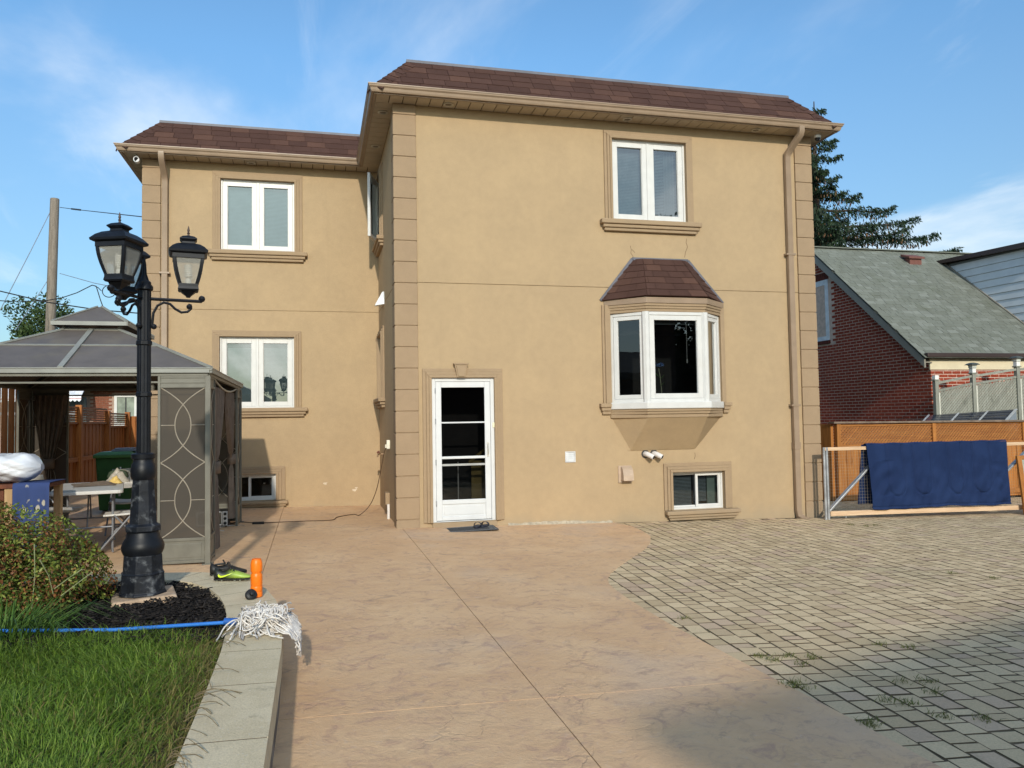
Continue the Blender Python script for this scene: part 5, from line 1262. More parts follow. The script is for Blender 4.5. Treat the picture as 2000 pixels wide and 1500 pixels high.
curtain((xc, -1.90), (xc, -.80), (xc, -1.62), 2.04, .16, 1.10, 'brown curtain tied back by the front right corner screen of the gazebo')
curtain((xc, -.55), (xc, .42), (xc, .20), 2.04, .30, 1.12, 'brown curtain tied back above the toaster oven')
yc = GY1-.02
curtain((GX0+.07, yc-.05), (GX0+.50, yc-.05), (GX0+.24, yc-.05), 2.06, .2, 1.08, 'brown curtain beside the orange fence boards at the back of the gazebo')

# ------------------------------------------------------------------ furniture inside
PLAS = M('white_moulded_plastic', (.60, .58, .54), .5, 0, (30, .05), (120, .3, .002), dirt=(5, .2, (.35, .32, .27)))
GREYT = M('grey_tube', (.23, .235, .25), .4, metal=.3)
def table():
    c = Vector((-3.80, -.98, 0)); ang = R(12); g = G(c.x); T = Matrix.Translation((c.x, c.y, g)) @ Matrix.Rotation(ang, 4, 'Z')
    t = thing('folding_table', 'white folding table standing under the gazebo', 'table', (c.x, c.y, g))
    mb = MB(T); pts = []; W_, L_, r = .37, .80, .06
    for sx, sy, a0 in ((1, 1, 0), (-1, 1, 90), (-1, -1, 180), (1, -1, 270)):
        for k in range(5): a = R(a0+k*22.5); pts.append((sx*(W_-r)+r*math.cos(a), sy*(L_-r)+r*math.sin(a)))
    mb.prism(pts, .695, .735); mb.build('tabletop', PLAS, t, bev=.008)
    mb = MB(T); mb.box(-W_+.03, -L_+.1, .655, -W_+.05, L_-.1, .695); mb.box(W_-.05, -L_+.1, .655, W_-.03, L_-.1, .695); mb.build('side_rail', GREYT, t)
    for y in (-.55, .55):
        for x in (-.26, .26):
            mb = MB(T); mb.tube([(x, y, .66), (x, y, .05), (x*1.02, y, .005)], .0125, 8); mb.build('leg', GREYT, t, smooth=True)
        mb = MB(T); mb.tube([(-.26, y, .30), (.26, y, .30)], .010, 8); mb.tube([(0, y, .30), (0, y*.35, .655)], .009, 8); mb.build('brace', GREYT, t, smooth=True)
    # on the table: crumpled paper and a plastic bag with a yellow wrapper
    zt = g+.737
    def crumple(name, label, cat, p, sx, sy, h, mat, seed, rz=0):
        rr = random.Random(seed); o = thing(name, label, cat, (p[0], p[1], zt)); Tm = Matrix.Translation((p[0], p[1], zt)) @ Matrix.Rotation(rz, 4, 'Z'); ph = [rr.random()*6 for _ in range(8)]
        mb = MB(Tm)
        def fn(u, v):
            x, y = (u-.5), (v-.5); e = max(0, 1-(2*abs(x))**3)*max(0, 1-(2*abs(y))**3)
            z = h*e*(.5+.25*math.sin(7*u+ph[0]+3*v)+.25*math.sin(11*v+ph[1]-4*u)+.12*math.sin(23*u+ph[2])*math.sin(19*v+ph[3]))
            return (x*sx*(1+.1*math.sin(5*v+ph[4])), y*sy*(1+.1*math.sin(6*u+ph[5])), .003+max(0, z))
        mb.grid(fn, 22, 22); mb.build('sheet', mat, o, smooth=True, fix=False); return o
    crumple('newspaper', 'spread brown paper lying on the white folding table', 'paper', (-3.80, -.72), .50, .62, .035, M('brown_paper', (.22, .17, .13), .9, 0, (30, .25)), 3, ang)
    crumple('shopping_bag', 'crumpled pale plastic bag on the folding table', 'bag', (-3.62, -.38), .28, .24, .17, M('thin_plastic', (.42, .38, .32), .3, 0, (12, .25)), 9)
    crumple('food_wrapper', 'small yellow wrapper on the folding table in front of the bag', 'wrapper', (-3.60, -.60), .16, .13, .09, M('yellow_wrapper', (.62, .44, .14), .5, 0, (15, .2)), 12)
    o = thing('green_bag', 'dark green bag with a loop handle behind the pale bag on the table', 'bag', (-3.64, -.22, zt)); mb = MB(); mb.lathe([(.02, 0), (.10, .01), (.13, .06), (.11, .12), (.05, .15)], (-3.66, -.20, zt), 14, sx=1, sy=.6); mb.build('pouch', M('dark_green_cloth', (.06, .085, .05), .8, 0, (20, .3)), o, smooth=True)
    mb = MB(); mb.tube([(-3.62+.12*math.cos(a), -.21, zt+.06+.09*math.sin(a)) for a in [R(k) for k in range(-20, 181, 20)]], .007, 6); mb.build('handle', M('grey_cord', (.25, .24, .2), .7), o, smooth=True)
table()
def chair(c, rz, label):
    g = G(c[0]); T = Matrix.Translation((c[0], c[1], g)) @ Matrix.Rotation(rz, 4, 'Z')      # faces -y in its own frame
    t = thing('folding_chair', label, 'chair', (c[0], c[1], g), 'white folding chairs round the table')
    def sheet(name, fn, th):
        mb = MB(T); mb.grid(fn, 10, 6); mb.build(name, PLAS, t, smooth=True, solid=th, fix=False)
    sheet('seat', lambda u, v: ((u-.5)*.40*(1-.08*abs(v-.5)), (v-.5)*.39, .445-.018*math.sin(u*math.pi)+.012*(v-.5)), .022)
    def back(u, v):
        x = (u-.5)*.42*(1-.25*max(0, v-.7)**1.2*2.2); return (x, .20+.075*v-.03*math.cos((u-.5)*math.pi), .60+.27*v-.05*abs(u-.5)**3*8*v)
    sheet('backrest', back, .016)
    for s in (-1, 1):
        mb = MB(T); mb.tube([(s*.21, .29, .86), (s*.21, .22, .60), (s*.215, .10, .44), (s*.22, -.24, .03), (s*.22, -.25, .008)], .011, 8); mb.build('front_leg', GREYT, t, smooth=True)
        mb = MB(T); mb.tube([(s*.195, -.08, .44), (s*.20, .13, .20), (s*.20, .27, .008)], .011, 8); mb.build('rear_leg', GREYT, t, smooth=True)
    mb = MB(T); mb.tube([(-.22, -.18, .11), (.22, -.18, .11)], .008, 6); mb.tube([(-.20, .21, .10), (.20, .21, .10)], .008, 6); mb.build('stretcher', GREYT, t, smooth=True)
chair((-3.36, -1.30), R(-80), 'white folding chair right of the table, next to the lamp post')
chair((-4.18, -.78), R(84), 'white folding chair beyond the left end of the table')
chair((-3.66, .30), R(4), 'white folding chair at the far end of the table')
def stand():
    x0, y0 = -4.12, -2.62; g = G(x0)
    S = thing('wooden_stand', 'wooden stand half hidden behind the shrub', 'stand', (x0, y0, g))
    RW = mat_wood('red_brown_wood', (.16, .05, .022), (.08, .025, .012), 'z'); PW = mat_wood('pale_pine', (.50, .33, .17), (.36, .22, .10), 'z')
    mb = MB(); mb.box(-4.75, y0-.25, g+.86, -3.69, y0+.3, g+.90); mb.build('top', RW, S, bev=.004)
    mb = MB(); mb.box(-4.75, y0-.2, g+.02, -4.09, y0-.17, g+.86); mb.build('front_panel', RW, S, bev=.004)
    for x, y in ((-4.04, y0-.2), (-3.74, y0-.19), (-3.74, y0+.24), (-4.70, y0+.24)):
        mb = MB(); mb.box(x-.035, y-.035, g+.005, x+.035, y+.035, g+.86); mb.build('leg', PW, S, bev=.004)
    # blue cloth hanging over the end
    BL = newmat('blue_print_cloth'); t = NT(BL); P = t.pos(); v = t.n('ShaderNodeTexVoronoi'); v.inputs['Scale'].default_value = 11; t.l(t.map(P, (1, 1, .55)), v.inputs['Vector'])
    c = t.mix(t.rng(t.math('ADD', v.outputs['Distance'], t.math('MULTIPLY', t.noise(P, 20, 4), .22)), .36, .30), (.040, .062, .16), (.40, .37, .30)); c = t.mix(t.rng(t.noise(P, 4.5, 3), .44, .50), (.040, .062, .16), c); t.out(c, .9, t.bump(t.noise(P, 200, 2), .2, .002), 0, .1)
    Cc = thing('blue_cloth', 'blue patterned cloth hanging over the end of the wooden stand', 'cloth', (-3.85, y0-.26, g+.84))
    prof = [(.30, .845), (.10, .85), (-.15, .852), (-.265, .85), (-.285, .82), (-.29, .7), (-.295, .5), (-.305, .3), (-.31, .12)]
    mb = MB()
    def fn(u, v):
        k = v*(len(prof)-1); i = min(int(k), len(prof)-2); f = k-i; y = prof[i][0]*(1-f)+prof[i+1][0]*f; z = prof[i][1]*(1-f)+prof[i+1][1]*f
        z += .06; hang = max(0, v-.45); x = -3.99+.32*u+hang*.05*(u-.5)+(-.10*hang*(1-u) if u < .5 else 0)
        return (x+hang*.28*(1-u)**2*.6, y0+y-.030*hang*2*math.sin(u*13+1)-.01*math.sin(u*29)*hang, g+z)
    mb.grid(fn, 36, 32); mb.build('fabric', BL, Cc, smooth=True, fix=False)
    D = thing('wrapped_duvet', 'rolled white duvet wrapped in shiny clear plastic on top of the blue cloth', 'duvet', (-4.25, y0, g+.86))
    DW = M('duvet_white', (.68, .70, .74), .5, 0, (5, .05), coat=.8)
    mb = MB(); rr = random.Random(5)
    def dv(u, v):
        a = u*2*math.pi; x = -4.95+1.14*v; e = 1-max(0, (v-.86)/.14)**2.4*.75; f = 1+.05*math.sin(a*3+v*9)+.04*math.sin(a*7-v*21)+.028*math.sin(a*13+v*40+2*math.sin(a*4))+.02*math.sin(a*19-v*66)
        ry, rz_ = .23*e*f, .145*e*f
        return (x, y0-.02+ry*math.cos(a), g+1.05+rz_*math.sin(a)*(1 if math.sin(a) > 0 else .9))
    mb.grid(dv, 56, 40); n = len(mb.v); mb.add([dv(k/56, 1) for k in range(56)], [tuple(range(56))]); mb.build('roll', DW, D, smooth=True, fix=False)
stand()

# ------------------------------------------------------------------ toaster oven and its cables
def oven():
    x0, x1, y0 = -2.66, -2.385, .62; g = G(x0)+.006; y1 = y0+.30; h = .235
    O = thing('toaster_oven', 'small black and silver toaster oven on the ground by the gazebo post', 'oven', ((x0+x1)/2, y0, g))
    mb = MB(); mb.box(x0-.16, y0, g+.015, x1, y1, g+h); mb.build('body', M('oven_black', (.02, .02, .02), .35), O, bev=.008)
    SV = M('oven_silver', (.55, .55, .55), .35, metal=.4)
    mb = MB(); frame_boxes(mb, x0-.15, x1-.075, g+.025, g+h-.012, .016, y0-.010, y0-.001); mb.build('door_frame', SV, O, bev=.002)
    mb = MB(); mb.box(x0-.134, y0-.006, g+.04, x1-.091, y0-.003, g+h-.028); mb.build('door_glass', M('oven_glass', (.03, .028, .02), .06, spec=.6), O)
    mb = MB(); mb.box(x1-.072, y0-.010, g+.02, x1-.004, y0-.001, g+h-.008); mb.build('control_panel', SV, O, bev=.003)
    for k in range(3):
        mb = MB(); z = g+.055+.066*k; mb.tube([(x1-.038, y0-.010, z), (x1-.038, y0-.032, z)], .021, 16); mb.build('knob', BLACKP, O, bev=.002)
    for x in (x0-.13, x1-.03):
        for y in (y0+.03, y1-.03): mb = MB(); mb.lathe([(.012, 0), (.014, .016)], (x, y, g), 8); mb.build('foot', BLACKP, O)
    CB = M('black_cable', (.02, .018, .016), .6); WCB = M('white_cable', (.66, .63, .56), .5); BCB = M('brown_cable', (.075, .045, .022), .6)
    def lay(pts, n=40):
        # Catmull-Rom through the points
        P = [Vector(p) for p in pts]; out = []
        for i in range(len(P)-1):
            p0, p1, p2, p3 = P[max(i-1, 0)], P[i], P[i+1], P[min(i+2, len(P)-1)]
            for k in range(10):
                t = k/10; out.append(.5*((2*p1)+(p2-p0)*t+(2*p0-5*p1+4*p2-p3)*t*t+(3*p1-p0-3*p2+p3)*t**3))
        return out+[P[-1]]
    def gp(px, py, h=.012): p = gr(px, py); return (p.x, p.y, G(p.x)+h)
    plug = gp(505, 1024, .02)
    E_ = thing('extension_lead', 'brown extension lead hanging from the wall outlet to a socket block on the patio', 'cable', (plug[0], plug[1], G(plug[0])))
    pts = [(-.06, 1.285, 1.19), (-.09, 1.31, 1.10), (-.13, 1.40, .85), (-.20, 1.52, .50), (-.30, 1.62, .25), (-.46, 1.62, .10), gp(690, 1006), gp(660, 1011), gp(648, 1017), gp(600, 1019), gp(550, 1021), plug]
    mb = MB(); mb.tube(lay(pts), .0065, 6); mb.build('flex', BCB, E_, smooth=True)
    p = Vector(plug); mb = MB(); mb.bar(p+Vector((-.09, 0, 0)), p+Vector((.08, .0, 0)), .05, .035); mb.build('socket_block', CB, E_, bev=.006)
    C2 = thing('oven_flex', 'black flex on the patio between the oven and the socket block', 'cable', (plug[0]-.3, plug[1], G(plug[0])))
    mb = MB(); mb.tube(lay([plug, gp(490, 1022), gp(465, 1021), gp(452, 1024), (x1-.05, y1-.02, g+.03)]), .006, 6); mb.build('flex', CB, C2, smooth=True)
    C3 = thing('white_cables', 'tangle of thin white cable on the patio in front of the oven', 'cable', gp(420, 1034, 0))
    mb = MB(); mb.tube(lay([gp(411, 1022, .16), gp(411, 1030, .04), gp(413, 1040), gp(420, 1036), gp(411, 1037), gp(418, 1032), gp(422, 1038), gp(414, 1034), gp(430, 1031), gp(445, 1029), gp(455, 1026), gp(462, 1023)]), .0055, 6); mb.tube(lay([gp(426, 1038), gp(432, 1038), gp(438, 1038)]), .004, 5); mb.tube(lay([gp(440, 1030), gp(452, 1028), gp(470, 1027), gp(478, 1028)]), .004, 5); mb.build('flex', WCB, C3, smooth=True)
oven()

# ------------------------------------------------------------------ left boundary: bin, fence, gate, bungalow
def bin_():
    x, y = -4.36, 3.05; g = G(x)
    B = thing('green_bin', 'green wheeled waste bin with a white emblem against the side fence', 'bin', (x, y, g))
    GB = M('bin_green', (.022, .085, .022), .45, 0, (6, .1)); x0, x1, y0, y1 = x-.30, x+.26, y-.30, y+.25
    mb = MB(); k = .05; mb.add([(x0+k, y0+k, g+.06), (x1-k, y0+k, g+.06), (x1-k, y1-k, g+.06), (x0+k, y1-k, g+.06), (x0, y0, g+.93), (x1, y0, g+.93), (x1, y1, g+.93), (x0, y1, g+.93)], [(0,3,2,1),(4,5,6,7),(0,1,5,4),(1,2,6,5),(2,3,7,6),(3,0,4,7)]); mb.build('body', GB, B, bev=.015)
    mb = MB(); mb.box(x0-.03, y0-.035, g+.92, x1+.03, y1+.02, g+.975); mb.add([(x0-.03, y0-.035, g+.976), (x1+.03, y0-.035, g+.976), (x1+.03, y1+.02, g+.976), (x0-.03, y1+.02, g+.976), (x0+.05, y0+.05, g+1.02), (x1-.05, y0+.05, g+1.02), (x1-.05, y1-.05, g+1.02), (x0+.05, y1-.05, g+1.02)], [(4,5,6,7),(0,1,5,4),(1,2,6,5),(2,3,7,6),(3,0,4,7)]); mb.build('lid', M('bin_lid_green', (.045, .13, .03), .45), B, bev=.01)
    WE = M('print_white', (.75, .78, .75), .6); mb = MB(); fy = lambda z: y0-.003+k*(1-(z-g-.06)/.87); zc = g+.60; xc_ = x+.03
    for a, b, c, d in ((-.075, -.045, 0, .13), (-.035, -.012, .03, .085), (-.035, -.012, .1, .13), (.0, .025, 0, .13), (.04, .062, 0, .17), (-.085, .075, -.035, -.015), (-.085, .075, -.075, -.05)):
        mb.add([(xc_+a, fy(zc+c), zc+c), (xc_+b, fy(zc+c), zc+c), (xc_+b, fy(zc+d), zc+d), (xc_+a, fy(zc+d), zc+d)], [(0, 1, 2, 3)])
    mb.build('emblem', WE, B, solid=.002)
    for xx in (x0+.04, x1-.04): mb = MB(); mb.tube([(xx-.03, y1-.06, g+.10), (xx+.03, y1-.06, g+.10)], .10, 16); mb.build('wheel', BLACKP, B)
    Bb = thing('grey_tub', 'grey lid or tub sitting on top of the green bin', 'tub', (x+.1, y, g+1.02)); mb = MB(); mb.box(x-.1, y-.12, g+1.02, x+.28, y+.15, g+1.05); mb.box(x-.06, y-.09, g+1.05, x+.24, y+.12, g+1.075); mb.build('tub_shell', M('grey_plastic', (.16, .175, .20), .5), Bb, bev=.006)
bin_()
CED = mat_wood('cedar_stain', (.37, .135, .032), (.25, .082, .018), 'z'); CEDH = mat_wood('cedar_stain_h', (.37, .14, .034), (.25, .085, .02), 'y')
def side_fence():
    FX = -6.0
    F = thing('side_fence', 'orange stained board fence along the left boundary behind the gazebo', 'fence', (FX, 3, G(FX)))
    y = -4.2; rr = random.Random(2)
    g = G(FX)
    while y < 5.3:
        wd = .138; dx = 0 if int((y+4.2)/.15) % 2 else .022
        mb = MB(); mb.box(FX-.02-dx, y, g+.04, FX-dx, y+wd, 2.46+rr.uniform(-.01, .01)); mb.build('board', CED, F, bev=.003); y += .150
    for y in (-3.2, -.9, 1.4, 3.5, 5.35):
        mb = MB(); mb.box(FX, y-.05, g, FX+.09, y+.05, 2.50); mb.build('post', CED, F, bev=.004)
    ps = (6.75, 9.05, 11.15); tops = (2.02, 1.93)
    for i, y in enumerate(ps): mb = MB(); t_ = tops[min(i, 1)]; mb.box(FX-.02, y-.06, g, FX+.10, y+.06, t_+.04); mb.build('post', CED, F, bev=.004)
    for i in range(-1, 2):
        y0, y1 = (5.45, 6.69) if i < 0 else (ps[i]+.06, ps[i+1]-.06); t_ = tops[max(0, min(i, 1))]
        for za, zb in ((t_-.04, t_), (t_-.36, t_-.31), (.88, .97)): mb = MB(); mb.box(FX, y0, za, FX+.055, y1, zb); mb.build('rail', CEDH, F, bev=.003)
        for k in range(5): z = t_-.30+.05*k; mb = MB(); mb.box(FX+.005, y0, z+.006, FX+.025, y1, z+.040); mb.build('slat', CEDH, F)
        n = max(1, round((y1-y0)/.145)); st = (y1-y0)/n
        for k in range(n): mb = MB(); mb.box(FX-.02-(k % 2)*.012, y0+st*k+.003, g+.05, FX-(k % 2)*.012, y0+st*(k+1)-.003, t_-.31); mb.build('board', CED, F)
    # gate closing the passage beside the house
    gy = 11.3; Gt = thing('wooden_gate', 'orange wooden gate with a diagonal brace beyond the green bin', 'gate', (-5.0, gy, G(-5)))
    for k in range(11): x = -5.9+k*.165; mb = MB(); mb.box(x, gy, g+.05, x+.158, gy+.02, 1.86); mb.build('board', CED, Gt)
    for q in ((-5.79, gy-.04, 1.72, -4.1, gy, 1.86), (-5.79, gy-.04, .3, -4.1, gy, .42), (-5.92, gy-.045, .3, -5.80, gy, 1.86)): mb = MB(); mb.box(*q); mb.build('rail', CED, Gt)
    mb = MB(); mb.bar((-5.75, gy-.05, .95), (-4.3, gy-.05, 1.75), .04, .11, upv=(0, -1, 0)); mb.build('brace', CED, Gt)
side_fence()
BRK = mat_brick('red_brick', (.135, .036, .024), (.20, .060, .038)); BRK2 = mat_brick('orange_brick', (.27, .095, .055), (.36, .14, .085))
MORT = M('mortar', (.60, .45, .36), .95, 0, (9, .15)); MORT2 = M('pale_mortar', (.38, .26, .2), .95, 0, (9, .12))
def bungalow():
    y = 21.0; x0, x1 = -16.0, -6.4; H2 = 3.05
    B = thing('brick_bungalow', 'far orange brick bungalow with a white scalloped awning seen through the gazebo', 'house', (-10, y, 0))
    mb = MB(); mb.box(x0, y+.02, -.5, x1, y+8, H2); mb.build('wall', MORT2, B)
    items = []; 
    for r_ in range(28):
        z = 1.0+r_*.072
        if z > 2.98: break
        x = -9.35+(.11 if r_ % 2 else 0)
        while x < -6.45:
            if not (-8.62 < x+.1 < -7.65 and 1.55 < z < 2.86): items.append((frame((x+.1, y+.02, z+.03), (1,0,0), (0,0,1), (0,-1,0)), .205, .062, .02))
            x += .215
    pieces('brick', items, BRK2, B, 0, .003)
    mb = MB(); mb.add([(x0-.4, y-.4, H2), (x1+.4, y-.4, H2), (x1+.4, y+8.4, H2), (x0-.4, y+8.4, H2), (x0+3, y+4, H2+1.0), (x1-3, y+4, H2+1.0)], [(0,1,5,4),(1,2,5),(2,3,4,5),(3,0,4),(0,3,2,1)]); mb.build('roof', M('dark_roof', (.05, .05, .06), .9, 0, (3, .15)), B)
    mb = MB(); mb.box(x0-.4, y-.45, H2-.12, x1+.4, y-.38, H2+.03); mb.build('gutter', WHITE, B)
    mb = MB(); frame_boxes(mb, -8.52, -7.72, 1.62, 2.80, .10, y-.04, y+.04); W = mb.build('window', WHITE, B); mb = MB(); mb.quad((-8.42, y, 1.72), (-7.82, y, 1.72), (-7.82, y, 2.7), (-8.42, y, 2.7)); mb.build('pane', M('curtained_glass', (.22, .25, .20), .3, 0, (3, .3)), W); mb = MB(); mb.box(-8.14, y-.03, 1.72, -8.10, y, 2.7); mb.build('bar', BLACKP, W)
    AW = M('white_awning', (.80, .80, .82), .5); yA = y-1.5
    n = 20
    for k in range(n):
        a = -12.0+k*.137; b = a+.132; mb = MB(); mb.add([(a, y-.05, 3.55), (b, y-.05, 3.55), (b, yA, 2.72), (a, yA, 2.72), (a, y-.05, 3.52), (b, y-.05, 3.52), (b, yA, 2.69), (a, yA, 2.69), ((a+b)/2, yA-.005, 2.50), (a, yA, 2.56), (b, yA, 2.56)], [(0,1,2,3),(7,6,5,4),(3,2,10,8,9),(0,3,7,4),(1,5,6,2)]); mb.build('awning_panel', AW, B)
    PK = M('pink_edge', (.55, .30, .30), .6); mb = MB(); mb.box(-12.0, yA-.012, 2.60, -9.26, yA-.006, 2.63); mb.build('awning_stripe', PK, B)
    for x in (-10.1, -9.72, -11.0): mb = MB(); mb.box(x-.04, yA, .3, x+.04, yA+.08, 2.7); mb.build('porch_post', WHITE, B)
    mb = MB(); mb.box(-12, y-.3, .4, -9.4, y-.25, 2.7); mb.build('porch_glazing', M('porch_glass', (.10, .12, .12), .15), B)
    mb = MB(); mb.box(-12, yA, 2.05, -9.3, yA+.05, 2.15); mb.build('porch_rail', M('porch_rail_grey', (.3, .3, .3), .5), B)
bungalow()
# ------------------------------------------------------------------ right side: gate, blanket, fence
LUM = mat_wood('raw_lumber', (.66, .47, .30), (.52, .34, .20), 'x', .75)
ORW = mat_wood('orange_stain', (.46, .19, .045), (.30, .11, .025), 'z'); ORH = mat_wood('orange_stain_h', (.44, .18, .045), (.30, .115, .028), 'x')
ORL = mat_wood('lattice_stain', (.36, .15, .04), (.27, .10, .028), 'x')
GYt = -.35
def gate():
    A = thing('yard_gate', 'wide wood railed gate with wire mesh and steel braces beside the house corner', 'gate', (8.7, GYt, G(8.7)))
    x0, x1 = 6.80, 11.3; zb, zt = -.02, 1.075
    mb = MB(); mb.box(x0, GYt-.02, zt-.055, x1, GYt+.02, zt); mb.build('top_rail', LUM, A, bev=.003)
    mb = MB(); mb.add([(x0+.06, GYt-.03, zb-.005), (x1, GYt-.03, zb-.075), (x1, GYt+.03, zb-.075), (x0+.06, GYt+.03, zb-.005), (x0+.06, GYt-.03, zb+.07), (x1, GYt-.03, zb+.0), (x1, GYt+.03, zb+.0), (x0+.06, GYt+.03, zb+.07)], [(0,3,2,1),(4,5,6,7),(0,1,5,4),(1,2,6,5),(2,3,7,6),(3,0,4,7)]); mb.build('bottom_rail', LUM, A, bev=.003)
    for x in (6.785, 6.835): mb = MB(); mb.tube([(x, GYt-.01, G(x)), (x, GYt-.01, zt)], .022, 10); mb.build('steel_post', STEEL, A, smooth=True)
    mb = MB(); mb.bar((6.86, GYt+.04, zb+.06), (7.98, GYt+.04, zt-.05), .028, .075, upv=(0, -1, 0)); mb.build('brace', STEEL, A, bev=.004)
    mb = MB(); mb.bar((9.85, GYt+.04, zb+.2), (11.0, GYt+.04, zt-.06), .028, .075, upv=(0, -1, 0)); mb.build('brace', STEEL, A, bev=.004)
    for x in (8.05, 9.38): mb = MB(); mb.box(x-.035, GYt-.02, zb+.06, x+.035, GYt+.02, zt-.056); mb.build('stile', LUM, A)
    mb = MB(); mb.tube([(7.16, GYt, zb+.01), (7.16, GYt, zb-.05)], .010, 6); mb.build('drop_pin', STEEL, A)
    mb = MB(); r_ = .0019; x = x0+.05
    while x < x1: mb.bar((x, GYt+.024, zb+.03), (x, GYt+.024, zt-.03), r_, r_); x += .05
    z = zb+.06
    while z < zt-.03: mb.bar((x0+.03, GYt+.026, z), (x1, GYt+.026, z), r_, r_); z += .05
    o = mb.build('wire_mesh', M('mesh_wire', (.34, .29, .22), .5, metal=.3), A); o['kind'] = 'stuff'
gate()
def blanket():
    B = thing('blue_quilt', 'navy blue quilted blanket folded over the top rail of the gate', 'blanket', (8.9, GYt, .55))
    NV = newmat('navy_fabric'); t = NT(NV); P = t.pos(); c = t.mix(t.rng(t.noise(P, 3, 4), .3, .7), (.010, .022, .068), (.014, .030, .088))
    t.out(c, .78, t.bump(t.noise(P, 260, 2), .2, .002), 0, .12, **{'Sheen Weight': .0})
    xa, xb = 7.56, 10.36; zt = 1.10; drop = 1.06
    seams = [(.13, .24, .80), (.31, .44, .80), (.56, .66, .81), (.74, .87, .80)]
    def front(u, v):
        x = xa+(xb-xa)*u+.045*v*(1-u)*1.6-.0*v; z = zt-drop*v*(1+.008*math.sin(u*9)+.004*math.sin(u*31)+.02*(u-.5))
        d = .036+.030*v+.008*math.sin(u*21+1.3*math.sin(v*3))*v**.7+.009*math.sin(u*47+v*5)*v+.006*math.sin(u*90+v*18)*v
        d += .006*math.sin(v*24+u*17)*math.sin(u*31)*(.3+v)+.014*math.exp(-((u-.11)/.05)**2)*math.sin(v*26+u*30)*(v > .25)*(v < .8)
        d += .012*math.exp(-((u-.93-.07*(v-.6))/.03)**2)*math.sin(v*30)*(v > .3)
        for a, b, e in seams:          # stitched channels, each closing in a rounded end
            m = (a+b)/2; hw = (b-a)/2; top = e-.16
            if v < top: q = abs(abs(u-m)-hw)*2.8
            else: q = abs(math.hypot((u-m)*2.8, (v-top)*1.06*.16/.16*hw*2.8/.17)-hw*2.8)
            d -= .017*math.exp(-(q/.020)**2)*(1 if v < e+.05 else 0)
            ins = ((u-m)/hw)**2 < 1 and v < e
            if ins: d += .010*(1-((u-m)/hw)**2)
        d -= .012*math.exp(-((abs(v-.965))/.012)**2)
        return (x, GYt-d, z)
    mb = MB(); mb.grid(front, 190, 90); mb.build('front_fold', NV, B, smooth=True, solid=.006, fix=False)
    mb = MB()
    def top(u, v): a = math.pi*v; return (xa+(xb-xa)*u, GYt-.036*math.cos(a)-.0, zt+.022*math.sin(a)+.004*math.sin(u*40))
    mb.grid(top, 80, 8); mb.build('rail_fold', NV, B, smooth=True, fix=False)
    mb = MB(); mb.grid(lambda u, v: (xa-.07*v+(xb-xa-.05)*u, GYt+.075+.05*v+.01*math.sin(u*25)*v, zt-.98*v), 60, 20); mb.build('rear_fold', NV, B, smooth=True, solid=.02, fix=False)
blanket()
def leaning_panel():
    A = thing('framed_panel', 'orange wood framed panel with a pale infill leaning on the gate at the right edge', 'panel', (10.9, GYt-.1, G(10.9)))
    T = Matrix.Translation((10.56, GYt-.14, G(10.6)+.02)) @ Matrix.Rotation(R(-2.5), 4, 'Y') @ Matrix.Rotation(R(-4), 4, 'X')
    mb = MB(T); mb.box(0, -.02, 0, .09, .02, .99); mb.build('stile', ORW, A, bev=.003)
    mb = MB(T); mb.box(.09, -.02, .92, .9, .02, .99); mb.build('rail', ORH, A)
    mb = MB(T); mb.box(.09, -.006, 0, .9, .006, .92); mb.build('infill', M('weathered_pale_green', (.33, .36, .31), .8, 0, (6, .3)), A)
leaning_panel()
